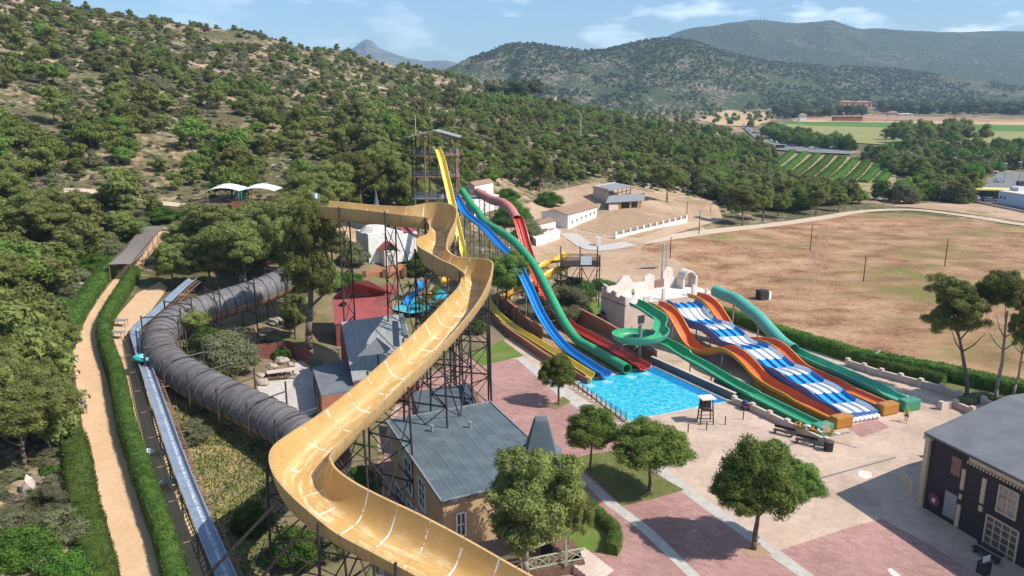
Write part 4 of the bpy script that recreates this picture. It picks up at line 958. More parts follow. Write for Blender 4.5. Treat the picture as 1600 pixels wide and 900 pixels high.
rows.append(rows[0]); mb.grid(rows, closed=True); mb.build('ring', mat('turquoise_vinyl', (.03, .40, .42), (.05, .46, .48), 2, .35), t, smooth=True)
mb = MB(); mb.prism([(rp_.x + .95 * math.cos(6.2832 * k / 20), rp_.y + .95 * math.sin(6.2832 * k / 20)) for k in range(20)], rp_.z - .02, rp_.z + .10); mb.build('floor', M['whitep'], t)
for px, py, ln in ((190, 510, 1.6), (184, 529, 1.8), (270, 766, 2.0)):
    p = G(px, py); z = p.z + .9; t = thing('access_platform', p, {190: 'upper small metal step platform left of the lift bend', 184: 'lower small metal step platform left of the lift bend', 270: 'small pale platform jutting from the middle of the lift toward the hedge'}[px], 'platform')
    mb = MB(); mb.box((p.x, p.y, z), (ln, 1.0, .08)); mb.build('deck', M['steel'], t); mb = MB()
    for dx in (-.7, .7):
        for dy in (-.4, .4): mb.bar((p.x + dx, p.y + dy, h1(p.x + dx, p.y + dy) - .1), (p.x + dx, p.y + dy, z - .04), .04, 5)
    mb.build('leg', M['rust'], t)

# slides from the tower, each running straight in plan down to the pool
def tower_slide(A, B, pix, zend=.45, ends=None):
    out = []
    for i, (px, py) in enumerate(pix):
        p = PL(px, py, A, B); out.append((p.x, p.y, max(p.z, zend)))
    return out
def zc(px, py, z): p = P(px, py, z); return (p.x, p.y)
def frame_supports(t, q, step, w, m, zmin=2.0, dz=.3):
    F = frames(q)
    for i in range(step // 2, len(F), step):
        c, sd, up, tt = F[i]
        if c.z - h1(c.x, c.y) < zmin: continue
        mb = MB(); e = []
        for s in (-1, 1): p = c + sd * s * w; post(mb, p.x, p.y, c.z + .2, .07); e.append(p)
        g = h1(c.x, c.y); n = max(1, int((c.z - g) / 3))
        for k in range(n):
            z0 = g + (c.z - dz - g) * k / n; z1 = g + (c.z - dz - g) * (k + 1) / n
            mb.bar((e[k % 2].x, e[k % 2].y, z0), (e[1 - k % 2].x, e[1 - k % 2].y, z1), .045, 5); mb.bar((e[0].x, e[0].y, z1), (e[1].x, e[1].y, z1), .05, 5)
        mb.build('support_frame', m, t)
def shear(q, A, off): return q
# yellow freefall
A = (-14.6, 149.5); B = (10.0, 94.6)
pix = [(681, 233), (685, 240), (690, 256), (697, 285), (704, 315), (712, 350), (720, 385), (732, 420), (745, 447), (765, 480), (790, 507), (830, 538), (870, 566), (905, 586), (922, 596)]
q = tower_slide(A, B, pix, .5); q = resample(cr(q, 6), .8)
t = thing('water_slide', (q[-1][0], q[-1][1], 0), 'pale yellow freefall slide dropping from the very top of the tower', 'water slide')
mb = MB(); trough(mb, q, 1.25, .65, .65, p=3, th=.1, lip=.1, nU=10); mb.build('channel', [S_yel, S_yel], t, smooth='auto'); frame_supports(t, q, 9, .8, M['wood'], 1.5)
# blue twin channel
A = (-11.5, 153.5); B = (12.1, 94.9)
pix = [(709, 305), (716, 318), (725, 333), (737, 344), (752, 355), (768, 372), (782, 388), (797, 402), (810, 422), (825, 452), (842, 490), (862, 522), (885, 548), (912, 570), (935, 583), (948, 588)]
q = tower_slide(A, B, pix, .5); q = resample(cr(q, 6), .8)
t = thing('water_slide', (q[-1][0], q[-1][1], 0), 'bright blue open slide from the tower down to the pool', 'water slide')
mb = MB(); trough(mb, q, 1.45, .55, .55, p=4, th=.12, lip=.10, nU=12)
rid = [(a[0], a[1], a[2] + .03) for a in q]; F = frames(rid)
mb.grid([[c - sd * .06, c + up * .16, c + sd * .06] for c, sd, up, tt in F], 2)
mb.build('channel', [S_blue, S_blue, fiber('pale_blue_ridge', (.22, .48, .75), (.18, .42, .7), 3)], t, smooth='auto'); frame_supports(t, q, 10, 1.1, M['steel'], 1.5)
# green tube
A = (-9.8, 154); B = (15.3, 96.6)
pix = [(722, 298), (730, 310), (738, 322), (746, 330), (756, 345), (768, 354), (790, 367), (808, 382), (825, 402), (838, 420), (852, 446), (866, 474), (882, 504), (902, 531), (922, 548), (948, 562), (980, 577)]
q = tower_slide(A, B, pix, .95); q = resample(cr(q, 6), .8)
t = thing('tube_slide', (q[-1][0], q[-1][1], 0), 'green enclosed tube slide from the tower, its open mouth over the pool', 'water slide')
mb = MB(); tube(mb, q, .70, 16, .06); mb.build('tube', S_green, t, smooth='auto'); frame_supports(t, q, 11, 1.0, M['steeldark'], 2.0, .9)
# red
A = (-6.8, 155); B = (17.8, 97.6)
pix = [(746, 300), (756, 306), (770, 313), (785, 317), (797, 326), (806, 340), (812, 356), (818, 378), (826, 404), (836, 430), (850, 458), (868, 486), (888, 510), (915, 532), (950, 552), (985, 568), (1008, 577)]
qa = tower_slide(A, B, pix, .5); q = resample(cr(qa, 6), .8); n1 = int(len(q) * .30)
t = thing('water_slide', (q[-1][0], q[-1][1], 0), 'red slide from the tower, a faded pink tube at its upper end', 'water slide')
mb = MB(); tube(mb, q[:n1 + 1], .85, 16, .06); mb.build('tube', S_pink, t, smooth='auto')
mb = MB(); trough(mb, q[n1:], 1.8, .6, .6, p=4, th=.12, lip=.12, nU=12); F = frames([(a[0], a[1], a[2] + .03) for a in q[n1:]]); mb.grid([[c - sd * .08, c + up * .26, c + sd * .08] for c, sd, up, tt in F], 2)
mb.build('channel', [S_red, S_red, S_pink], t, smooth='auto'); frame_supports(t, q, 10, 1.05, M['steeldark'], 1.5)
# retaining walls beside the run-outs
for (pl, lab, h) in (([(770, 505), (800, 528), (850, 562), (888, 585), (920, 601)], 'long rust-brown retaining wall left of the yellow run-out', 1.1), ([(778, 478), (810, 505), (845, 533)], 'stepped ochre wall between the yellow and blue run-outs', 2.0), ([(893, 500), (940, 522), (985, 546), (1024, 567)], 'sloping rust-brown wall right of the red run-out', 2.2)):
    w = [P(a, b, 0) for a, b in pl]; mb = MB()
    for a, b in zip(w, w[1:]):
        d = (b - a).normalized(); n = Vector((d.y, -d.x, 0)) * .22
        k = (w.index(a)) / len(w); ha = h * (1.25 - .6 * k); hb = ha if h == 2.0 else h * (1.25 - .6 * (k + 1 / len(w)))
        mb.prism([(a - n)[:2], (b - n)[:2], (b + n)[:2], (a + n)[:2]], -.05, [ha, hb, hb, ha])
    tag(mb.build('retaining_wall', M['rustwall'] if h < 2 or h > 2.1 else M['orangewall']), lab, 'wall')
patch('run_out_floor', [(P(*c, 0).x, P(*c, 0).y) for c in [(788, 490), (830, 480), (895, 503), (1022, 568), (1012, 578), (900, 606), (850, 560)]], .05, G_soil, 0, 0.0)

# start tower of the high slides
t = thing('slide_tower', (-15.4, 155, h1(-15.4, 155)), 'tall rusty steel start tower with three decks under a grey gable roof', 'tower')
X0, X1, Y0, Y1 = -19.6, -11.0, 152.5, 159.0; g = h1(-15, 155) - .5; zp = [16.9, 21.2, 25.3]; zr = z_at(152.5, 214)
for i, (x, y) in enumerate(((X0, Y0), (X0 + 2.6, Y0 - 1), (X1, Y0), (X0, Y1), (X0 + 2.6, Y1), (X1, Y1), (X1 - 1.2, Y0 + 1))):
    mb = MB(); mb.bar((x, y, g), (x, y, zr), .14, 8); mb.build('post', M['wood'] if i in (0, 3) else M['rust'], t)
for z in zp:
    mb = MB(); mb.box(((X0 + X1) / 2, (Y0 + Y1) / 2, z), (X1 - X0 + .6, Y1 - Y0 + .6, .18)); mb.build('deck', M['rust'] if z > 20 else M['steel'], t)
    mb = MB()
    for a, b in (((X0, Y0), (X1, Y0)), ((X1, Y0), (X1, Y1)), ((X0, Y0), (X0, Y1)), ((X0, Y1), (X1, Y1))):
        for h in (.55, 1.1): mb.bar((*a, z + h), (*b, z + h), .04, 5)
        for k in range(9): x = a[0] + (b[0] - a[0]) * k / 8; y = a[1] + (b[1] - a[1]) * k / 8; mb.bar((x, y, z + .09), (x, y, z + 1.1), .025, 4)
    mb.build('railing', M['steel'], t)
mb = MB()
for (a, b) in (((X0 + 2.6, Y0 - 1), (X1, Y0)), ((X1, Y0), (X1, Y1)), ((X0, Y0), (X0, Y1))):
    zz = [g] + [6.5, 11.5] + zp
    for k in range(len(zz) - 1):
        mb.bar((*a, zz[k]), (*b, zz[k + 1]), .05, 5); mb.bar((*b, zz[k]), (*a, zz[k + 1]), .05, 5); mb.bar((*a, zz[k + 1]), (*b, zz[k + 1]), .07, 5)
mb.build('bracing', M['rust'], t)
mb = MB(); xm = (X0 + X1) / 2 + .3; e = .8; rz_ = z_at(152.5, 203.5)
for xa, xb, za, zb_ in ((X0 - e, xm, zr, rz_), (xm, X1 + e, rz_, zr)):
    a0 = [(xa, Y0 - 1.5, za), (xb, Y0 - 1.5, zb_), (xb, Y1 + e, zb_), (xa, Y1 + e, za)]
    mb.face(a0); mb.face([(p[0], p[1], p[2] - .12) for p in a0][::-1]); 
    for i in range(4): j = (i + 1) % 4; mb.face([a0[i], a0[j], (a0[j][0], a0[j][1], a0[j][2] - .12), (a0[i][0], a0[i][1], a0[i][2] - .12)])
mb.build('roof', M['greyroof'], t)
mb = MB(); mb.bar((X0 + .3, Y0 - 1.2, zr), (X1 - .3, Y0 - 1.2, zr), .08, 5); mb.bar((xm, Y0 - 1.2, zr), (xm, Y0 - 1.2, rz_ - .1), .06, 5)
for k in (-1, 1): mb.bar((xm + k * 3, Y0 - 1.2, zr), (xm, Y0 - 1.2, rz_ - .1), .06, 5)
mb.build('roof_truss', M['rust'], t)
mb = MB()
for k in range(22): mb.box((X0 + 3.3 + .36 * (k % 11 if (k // 11) % 2 == 0 else 10 - k % 11), Y0 + 2.2 + 1.5 * (k // 11), 4 + .58 * k), (.5, 1.3, .06))
mb.build('stair', M['steel'], t)

# twin yellow wavy slides with their timber deck
pf = P(906, 412, 7.6); t = thing('slide_platform', (pf.x, pf.y, 0), 'dark timber and steel launch platform with a white sign panel, right of the green tube', 'platform')
mb = MB(); mb.box((pf.x, pf.y, 7.6), (7.0, 4.4, .2)); mb.build('deck', M['wood'], t)
for i, dx in enumerate((-3.3, .2, 3.3)):
    for dy in (-2, 2):
        mb = MB(); post(mb, pf.x + dx, pf.y + dy, 9.6 if dy < 0 else 10.4, .10); mb.build('post', M['steeldark'], t)
mb = MB()
for dx0, dx1 in ((-3.3, .2), (.2, 3.3)):
    for dy in (-2, 2): mb.bar((pf.x + dx0, pf.y + dy, 1), (pf.x + dx1, pf.y + dy, 7.3), .06, 5); mb.bar((pf.x + dx1, pf.y + dy, 1), (pf.x + dx0, pf.y + dy, 7.3), .06, 5); mb.bar((pf.x + dx1, pf.y + dy, 4), (pf.x + dx0, pf.y + dy, 4), .06, 5)
mb.build('bracing', M['steeldark'], t); mb = MB()
for a, b in (((-3.4, -2.1), (3.4, -2.1)), ((3.4, -2.1), (3.4, 2.1)), ((3.4, 2.1), (-3.4, 2.1))):
    for h in (.3, .6, .9, 1.2): mb.beam((pf.x + a[0], pf.y + a[1], 7.7 + h), (pf.x + b[0], pf.y + b[1], 7.7 + h), .05, .12)
mb.build('railing', M['wood'], t)
mb = MB(); mb.box((pf.x + .9, pf.y - 2.2, 8.6), (1.9, .06, 1.5)); mb.build('sign_panel', M['whitep'], t)
for i, (pix, lab) in enumerate(([[(888, 397, 7.5), (872, 408, 6.9), (858, 411, 6.6), (842, 421, 5.7), (825, 424, 5.4), (806, 437, 4.4), (786, 448, 3.4)], 'upper of the two wavy yellow slides leaving the timber platform'], [[(896, 410, 7.2), (880, 421, 6.4), (864, 426, 6.0), (848, 438, 5.0), (830, 442, 4.6), (812, 454, 3.6), (790, 465, 2.6)], 'lower of the two wavy yellow slides leaving the timber platform'])):
    q = resample(cr([W3(*c) for c in pix], 8), .5); t = thing('water_slide', (q[-1][0], q[-1][1], 0), lab, 'water slide')
    mb = MB(); trough(mb, q, 1.7, .5, .5, p=4, th=.12, lip=.12); mb.build('channel', [S_yel2, S_yel2], t, smooth='auto'); frame_supports(t, q, 12, .9, M['steeldark'], 1)

# ------------------------------------------------------------------ castle and its slides
CA = Vector((17.6, 115.7, 0)); CU = Vector((.894, .447, 0)).normalized(); CV = Vector((-CU.y, CU.x, 0))
def cc(u, v, z=0): p = CA + CU * u + CV * v; return Vector((p.x, p.y, z))
t = thing('castle', CA, 'pale mock castle with stepped battlements where the coloured slides begin', 'castle building')
LEN = 18.2; DEP = 6.8; DZ = 4.7
mb = MB(); mb.prism([cc(0, 0)[:2], cc(LEN, 0)[:2], cc(LEN, DEP)[:2], cc(0, DEP)[:2]], -.1, DZ, 0, 1); mb.build('body', [M['castle'], M['castlewhite']], t)
def parapet(name, u0, v0, du, prof, th, m):
    mb = MB(); n = len(prof)
    for s in (0, 1):
        pass
    f = [cc(u0 + (a if du else 0), v0 + (0 if du else a), DZ + b) for a, b in prof]; nrm = (CV if du else CU) * th; bk = [p + nrm for p in f]
    if not du: pass
    # outline as quads under each step so every face stays planar and convex
    for i in range(n - 1):
        a, b = f[i], f[i + 1]
        if (b - a).xy.length < .01: continue
        a0 = Vector((a.x, a.y, DZ - .3)); b0 = Vector((b.x, b.y, DZ - .3))
        mb.face([a0, b0, b, a]); mb.face([p + nrm for p in (b0, a0, a, b)]); mb.face([a, b, b + nrm, a + nrm]); mb.face([a0, a, a + nrm, a0 + nrm]); mb.face([b0, b0 + nrm, b + nrm, b])
    mb.build(name, m, t)
parapet('rear_battlement', .0, DEP - .35, True, [(0, 1.4), (2.6, 1.5), (3.0, 1.9), (3.4, 2.4), (3.9, 2.9), (4.6, 3.0), (5.1, 2.9), (5.6, 2.3), (6.0, 1.7), (6.6, 1.5), (8.3, 1.6), (8.31, 2.4), (8.8, 2.6), (9.3, 2.9), (9.8, 2.7), (10.4, 2.4), (10.41, 1.0), (12.1, 1.0), (12.11, 2.9), (12.7, 3.4), (13.2, 3.7), (13.8, 3.5), (14.3, 2.8), (14.31, 1.6), (16.0, 1.6)], .34, M['castlewhite'])
parapet('side_battlement', 0, 0, False, [(0, 1.2), (1.4, 1.3), (1.8, .8), (2.6, .9), (2.61, 1.5), (3.6, 1.6), (4.2, 1.0), (5.2, 1.0), (5.21, 1.9), (6.4, 2.1)], .34, M['castle'])
mb = MB(); ar = [(math.cos(a) * 1.3, math.sin(a) * 1.5 + 1.3) for a in np.linspace(math.pi, 0, 13)]
for (a, za), (b, zb_) in zip(ar, ar[1:]):
    p0 = cc(16.3 + a, DEP - .5, DZ + za); p1 = cc(16.3 + b, DEP - .5, DZ + zb_); n = CV * -1.9; n2 = Vector((0, 0, .28))
    mb.face([p0, p1, p1 + n, p0 + n]); mb.face([p0 + n2, p0 + n + n2, p1 + n + n2, p1 + n2]); mb.face([p0, p0 + n2, p1 + n2, p1]); mb.face([p0 + n, p1 + n, p1 + n + n2, p0 + n + n2])
for s in (-1, 1): mb.box(cc(16.3 + s * 1.3, DEP - 1.45, DZ + .8), (.3, 1.9, 1.7), math.atan2(CU.y, CU.x))
mb.build('arch', M['castlewhite'], t)
mb = MB()
for u0, u1, h in ((0.3, 1.2, .9), (3.6, 4.8, .9), (7.2, 7.7, 1.8), (13.2, 13.7, 1.8), (16.0, 16.5, .9)): mb.box(cc((u0 + u1) / 2, .15, DZ + h / 2), (u1 - u0, .3, h), math.atan2(CU.y, CU.x))
mb.build('front_parapet', M['castlewhite'], t)
for u, wd_, z in ((3.2, 1.2, 2.0),):
    mb = MB(); mb.box(cc(u, -.02, z), (wd_, .1, 1.3), math.atan2(CU.y, CU.x)); mb.build('window', M['glass'], t)
mb = MB(); mb.box(cc(11.4, DEP - .4, DZ + 1.0), (1.9, .08, 1.3), math.atan2(CU.y, CU.x)); mb.build('shutter', M['rust'], t)
p = cc(LEN + .3, DEP - 1.0); mb = MB(); mb.box((p.x, p.y, 3.2), (.6, .6, 6.6), math.atan2(CU.y, CU.x)); mb.build('corner_pillar', M['castlewhite'], t)

def castle_slide(A, B, pix, kind, mats, lab, w=1.9, h=.75, zend=.55, tube_to=0, box=None):
    q = [(PL(px, py, A, B)) for px, py in pix]; q = [(p.x, p.y, max(p.z, zend)) for p in q]; q = resample(cr(q, 6), .5)
    e = Vector(q[-1]); t = thing('water_slide', (e.x, e.y, 0), lab, 'water slide'); n1 = int(len(q) * tube_to)
    if tube_to: mb = MB(); tube(mb, [(a[0], a[1], a[2] + .5) for a in q[:n1 + 1]], .96, 18, .07); mb.build('tube', S_tealtube, t, smooth='auto')
    qq = q[n1:]; N_ = len(qq); q2 = []
    for i, a in enumerate(qq):
        r_ = i / N_; hh = h if r_ < .80 else (h * 1.0 if False else .5); hh = h if r_ < .8 else max(.5, h - (r_ - .8) * 8 * h); q2.append((*a, w, hh, hh))
    mb = MB(); trough(mb, q2, w, h, h, p=5, th=.14, lip=.13, nU=12); mb.build('channel', mats, t, smooth='auto')
    d = (Vector(q[-1]) - Vector(q[-4])); d.z = 0; d.normalize(); rz = math.atan2(d.y, d.x)
    mb = MB(); c = e + d * .15; mb.box((c.x, c.y, .72), (1.2, w + .6, 1.35), rz); o = mb.build('end_stop', box, t); bv = o.modifiers.new('bevel', 'BEVEL'); bv.width = .16; bv.segments = 2
    F = frames(q)
    for i in range(10, len(F) - 6, 13):
        c, sd, up, tt = F[i]
        if c.z < .9: continue
        mb = MB(); post(mb, c.x, c.y, c.z - .12, .12, -.05); mb.bar(c + sd * .8 - Vector((0, 0, .2)), c - sd * .8 - Vector((0, 0, .2)), .07, 6); mb.build('post', M['steel'], t)
    mb = MB()
    for i in range(0, len(q) - 1):
        if q[i][2] < 1.1 and i > len(q) // 2 and i % 2 == 0: c = F[i][0]; mb.box((c.x, c.y, q[i][2] / 2 - .1), (.95, w * .8, q[i][2]), math.atan2(F[i][3].y, F[i][3].x))
    if mb.v: mb.build('plinth', mats[1], t)
    return t
castle_slide(zc(1122, 461, 4.8), zc(1420, 634, .5), [(1118, 459), (1132, 466), (1150, 473), (1168, 487), (1186, 502), (1206, 524), (1226, 544), (1250, 562), (1275, 573), (1305, 588), (1340, 603), (1380, 620), (1418, 636)], 0, [S_teal, S_teal], 'turquoise-green slide farthest right, half tube and half open', tube_to=.50, box=S_teal)
castle_slide(zc(1084, 465, 4.9), zc(1388, 641, .5), [(1082, 464), (1098, 469), (1112, 480), (1126, 500), (1138, 520), (1156, 534), (1180, 536), (1200, 538), (1218, 548), (1234, 564), (1252, 580), (1276, 595), (1310, 610), (1350, 627), (1384, 643)], 0, [S_orin, S_orout], 'orange slide between the blue-white lanes and the turquoise slide', box=S_orout)
castle_slide(zc(1026, 479, 4.9), zc(1316, 661, .5), [(1022, 478), (1036, 483), (1050, 495), (1062, 515), (1074, 536), (1090, 550), (1110, 553), (1132, 549), (1150, 556), (1168, 572), (1184, 590), (1204, 605), (1236, 622), (1276, 642), (1312, 662)], 0, [S_orin, S_orout], 'orange slide between the green spiral slide and the blue-white lanes', box=S_orout)
# blue and white multi lane
A = zc(1066, 474, 4.8); B = zc(1344, 651, .4)
q = [PL(px, py, A, B) for px, py in [(1064, 474), (1074, 480), (1086, 496), (1100, 506), (1118, 511), (1136, 524), (1152, 538), (1174, 545), (1196, 560), (1214, 575), (1236, 583), (1258, 599), (1282, 611), (1304, 628), (1328, 640), (1343, 651)]]
q = resample(cr([(p.x, p.y, max(p.z, .3)) for p in q], 6), .4); F = frames(q)
t = thing('water_slide', (q[-1][0], q[-1][1], 0), 'wide wavy mat-racing slide of four blue and white lanes', 'water slide')
mb = MB(); nA = 33; WM = 5.0; rows = []; uvs = []; s = 0
for i, (c, sd, up, tt) in enumerate(F):
    if i: s += (c - F[i - 1][0]).length
    row = []; uv = []
    for k in range(nA):
        x = k / (nA - 1); l = (x * 4) % 1; rdg = .24 * max(0, 1 - min(l, 1 - l) * 8) if 0 < k < nA - 1 else (.45 if k == 0 else .85)
        row.append(c + sd * ((x - .5) * WM) + up * rdg); uv.append((s, x))
    rows.append(row); uvs.append(uv)
mb.grid(rows, uvs=uvs)
rows2 = [[r[0], r[0] + F[i][1] * -.12, r[0] + F[i][1] * -.12 - Vector((0, 0, .8)), r[-1] + F[i][1] * .12 - Vector((0, 0, 1.2)), r[-1] + F[i][1] * .12, r[-1]] for i, r in enumerate(rows)]
mb.grid(rows2, 1); mb.face(rows2[-1], 1); mb.build('lanes', [S_multi, fiber('blue_side', (.02, .12, .38), (.05, .16, .42), 3)], t, smooth='auto')
mb = MB(); c, sd, up, tt = F[-1]
for k in range(8): mb.ball(c + sd * ((k + .5) / 8 - .5) * WM + tt * .35 + Vector((0, 0, .0)), .42, (1, 1, .7), 10)
mb.build('end_cushion', M['whitep'], t, smooth=True)
for i in range(12, len(F) - 10, 16):
    c, sd, up, tt = F[i]
    mb = MB()
    for s in (-.4, 0, .4): p = c + sd * s * WM; post(mb, p.x, p.y, p.z - .4, .10, -.05)
    mb.bar(c + sd * WM * .45 - Vector((0, 0, .6)), c - sd * WM * .45 - Vector((0, 0, .6)), .08, 6); mb.build('support_frame', M['steel'], t)
# green spiral
hc0 = Vector((17.9, 102.6, 0)); pts = []
s0 = P(990, 478, 4.9); pts += [(s0.x, s0.y, 4.95), (s0.x + .9, s0.y - 1.6, 4.85), (s0.x + 2.0, s0.y - 4.2, 4.5), (s0.x + 2.9, s0.y - 6.8, 4.2)]
for k in range(0, 15):
    a = math.radians(22 - k * 27); pts.append((hc0.x + 3.0 * math.cos(a), hc0.y + 3.0 * math.sin(a), 3.95 - .115 * k))
for px, py in ((1052, 548), (1075, 562), (1100, 576), (1135, 597), (1165, 614), (1200, 631), (1240, 651), (1282, 672)):
    z = {1052: 1.95, 1075: 1.6, 1100: 1.3, 1135: .95, 1165: .75}.get(px, .5); p = P(px, py, z); pts.append((p.x, p.y, z))
q = resample(cr(pts, 8), .35); t = thing('water_slide', (q[-1][0], q[-1][1], 0), 'green open slide that coils once round a steel pole beside the pool', 'water slide')
n = len(q); q2 = [(*a, 1.7, (.95 if i < n * .6 else .65) if i < n * .82 else .5, .65 if i < n * .82 else .5) for i, a in enumerate(q)]
mb = MB(); trough(mb, q2, 1.7, .65, .65, p=4, th=.12, lip=.12, nU=12); mb.build('channel', [S_green, S_teal], t, smooth='auto')
mb = MB(); mb.bar((hc0.x, hc0.y, -.05), (hc0.x, hc0.y, 5.4), .24, 14); mb.build('centre_pole', M['steel'], t)
for a_ in range(0, 360, 60):
    a = math.radians(a_); mb = MB(); zz = 3.0; mb.bar((hc0.x, hc0.y, 2.6), (hc0.x + 2.5 * math.cos(a), hc0.y + 2.5 * math.sin(a), 2.35), .07, 6); mb.build('arm', M['steel'], t)
e = Vector(q[-1]); d = (e - Vector(q[-4])); d.z = 0; d.normalize(); mb = MB(); mb.box((e.x + d.x * .2, e.y + d.y * .2, .72), (1.2, 2.3, 1.35), math.atan2(d.y, d.x)); o = mb.build('end_stop', S_teal, t); bv = o.modifiers.new('bevel', 'BEVEL'); bv.width = .16; bv.segments = 2
F = frames(q)
for i in range(int(n * .62), n - 8, 12):
    c = F[i][0]
    if c.z > .7: mb = MB(); post(mb, c.x, c.y, c.z - .12, .09, -.05); mb.build('post', M['steel'], t)
mb = MB()
for i in range(int(n * .72), n - 1, 2): c = F[i][0]; mb.box((c.x, c.y, c.z / 2 - .1), (.75, 1.4, c.z), math.atan2(F[i][3].y, F[i][3].x))
mb.build('plinth', S_green, t)

# ------------------------------------------------------------------ pool
pc = [P(899, 599, 0), P(1020, 573, 0), P(1141, 629, 0), P(980, 661, 0)]
m, nt, b = newmat('pool_water'); v = coords(nt, 'Position')
vo = nt.nodes.new('ShaderNodeTexVoronoi'); vo.feature = 'DISTANCE_TO_EDGE'; vo.inputs['Scale'].default_value = 1.5
dv = nt.nodes.new('ShaderNodeMix'); dv.data_type = 'RGBA'; nz = nt.nodes.new('ShaderNodeTexNoise'); nz.inputs['Scale'].default_value = 1.4; nt.links.new(v, nz.inputs['Vector'])
nt.links.new(v, dv.inputs[6]); nt.links.new(nz.outputs['Color'], dv.inputs[7]); dv.inputs[0].default_value = .35; nt.links.new(dv.outputs[2], vo.inputs['Vector'])
c = ramp(nt, noise(nt, v, 2.0, 6, .75), [(.32, (.005, .24, .42)), (.5, (.015, .40, .54)), (.66, (.08, .55, .64))])
c = mixc(nt, math_(nt, 'MULTIPLY', ramp(nt, vo.outputs['Distance'], [(.0, (1, 1, 1)), (.09, (0, 0, 0))]), .45), c, (.25, .72, .78))  # pale cell edges: caustic lines of refracted light put into the water colour
fo = None
for fx_, fy_ in ((922, 602), (948, 596), (985, 588), (1008, 583)):
    fp = P(fx_, fy_, 0); vd = nt.nodes.new('ShaderNodeVectorMath'); vd.operation = 'DISTANCE'; nt.links.new(v, vd.inputs[0]); vd.inputs[1].default_value = (fp.x, fp.y - .4, .1); q_ = math_(nt, 'SUBTRACT', 1.0, math_(nt, 'DIVIDE', vd.outputs['Value'], 1.9)); fo = q_ if fo is None else math_(nt, 'MAXIMUM', fo, q_)
c = mixc(nt, ramp(nt, math_(nt, 'MULTIPLY', math_(nt, 'MAXIMUM', fo, 0), math_(nt, 'MULTIPLY', noise(nt, v, 3.5, 6, .8), 2.0)), [(.55, (0, 0, 0)), (1.0, (.6, .6, .6))]), c, (.7, .84, .88))
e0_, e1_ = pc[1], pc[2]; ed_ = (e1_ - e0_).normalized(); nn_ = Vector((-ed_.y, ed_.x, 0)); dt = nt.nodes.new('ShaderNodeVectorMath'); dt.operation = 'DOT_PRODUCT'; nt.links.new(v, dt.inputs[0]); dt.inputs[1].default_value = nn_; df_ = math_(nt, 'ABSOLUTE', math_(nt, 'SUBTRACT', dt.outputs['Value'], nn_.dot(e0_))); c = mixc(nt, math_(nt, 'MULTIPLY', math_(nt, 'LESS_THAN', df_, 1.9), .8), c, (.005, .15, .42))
nt.links.new(c, b.inputs['Base Color']); b.inputs['Roughness'].default_value = .08; b.inputs['IOR'].default_value = 1.33; bump(nt, b, noise(nt, v, 1.6, 4, .6), .5, .12)
cen = sum(pc, Vector()) / 4
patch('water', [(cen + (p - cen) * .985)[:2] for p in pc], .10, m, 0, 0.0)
mb = MB()
for i in range(4):
    a, b_ = pc[i], pc[(i + 1) % 4]; mb.beam((a.x, a.y, .09), (b_.x, b_.y, .09), .45, .2)
t = mb.build('pool_coping', G_strip); tag(t, 'pale coping stones round the turquoise pool', 'coping')
# dark railing wall on the far right side of the pool
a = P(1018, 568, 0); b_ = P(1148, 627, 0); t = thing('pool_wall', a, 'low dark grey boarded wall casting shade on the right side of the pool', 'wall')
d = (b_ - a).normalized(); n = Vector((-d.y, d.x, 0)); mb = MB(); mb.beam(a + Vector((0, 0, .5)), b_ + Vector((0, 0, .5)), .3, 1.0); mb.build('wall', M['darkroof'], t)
mb = MB(); mb.beam(a + Vector((0, 0, 1.05)), b_ + Vector((0, 0, 1.05)), .42, .08); mb.build('cap', M['castle'], t)
def post_fence(name, lab, pix, n, h, m, rails=(.5, 1.0), z=0.0, r=.05, cat='fence', grp=None, mr=None):
    w = [P(x, y, z) if z is not None else G(x, y) for x, y in pix]; t = thing(name, w[0], lab, cat, grp); pts = resample([p[:] for p in w], (sum((b - a).length for a, b in zip(w, w[1:]))) / n)
    for p in pts:
        mb = MB(); g = p[2] if z is not None else h1(p[0], p[1]); mb.bar((p[0], p[1], g - .1), (p[0], p[1], g + h), r, 6); mb.build('post', m, t)
    mb = MB()
    for a, b in zip(pts, pts[1:]):
        ga, gb = (a[2], b[2]) if z is not None else (h1(a[0], a[1]), h1(b[0], b[1]))
        for q in rails: mb.bar((a[0], a[1], ga + q), (b[0], b[1], gb + q), .03, 5)
    mb.build('rail', mr or m, t); return t
post_fence('pool_fence', 'brown post fence along the left side of the pool', [(897, 606), (935, 631), (978, 660)], 11, 1.1, M['woodbrown'], (.25, .5, .75, 1.05), r=.07)
# lifeguard chair
p = P(1102, 660, 0); t = thing('lifeguard_chair', p, 'tall wooden lifeguard chair with a pale sunshade at the pool edge', 'lifeguard chair')
for dx in (-.65, .65):
    for dy in (-.6, .6): mb = MB(); mb.beam(p + Vector((dx * 1.15, dy * 1.15, 0)), p + Vector((dx * .85, dy * .85, 2.9)), .11, .11); mb.build('leg', M['wood'], t)
mb = MB(); mb.box(p + Vector((0, 0, 1.6)), (1.2, 1.1, .1)); mb.build('seat', M['wood'], t); mb = MB(); mb.box(p + Vector((0, .5, 2.1)), (1.1, .08, .9)); mb.build('backrest', M['wood'], t)
mb = MB(); mb.box(p + Vector((0, 0, 3.0)), (1.7, 1.5, .1), .2); mb.build('sunshade', M['castlewhite'], t)
mb = MB()
for z in (.4, .8, 1.2): mb.beam(p + Vector((-.72, -.72, z)), p + Vector((.72, -.72, z)), .06, .06); mb.beam(p + Vector((-.72, .6, z)), p + Vector((-.72, -.72, z + .3)), .06, .06)
mb.build('rung', M['wood'], t)
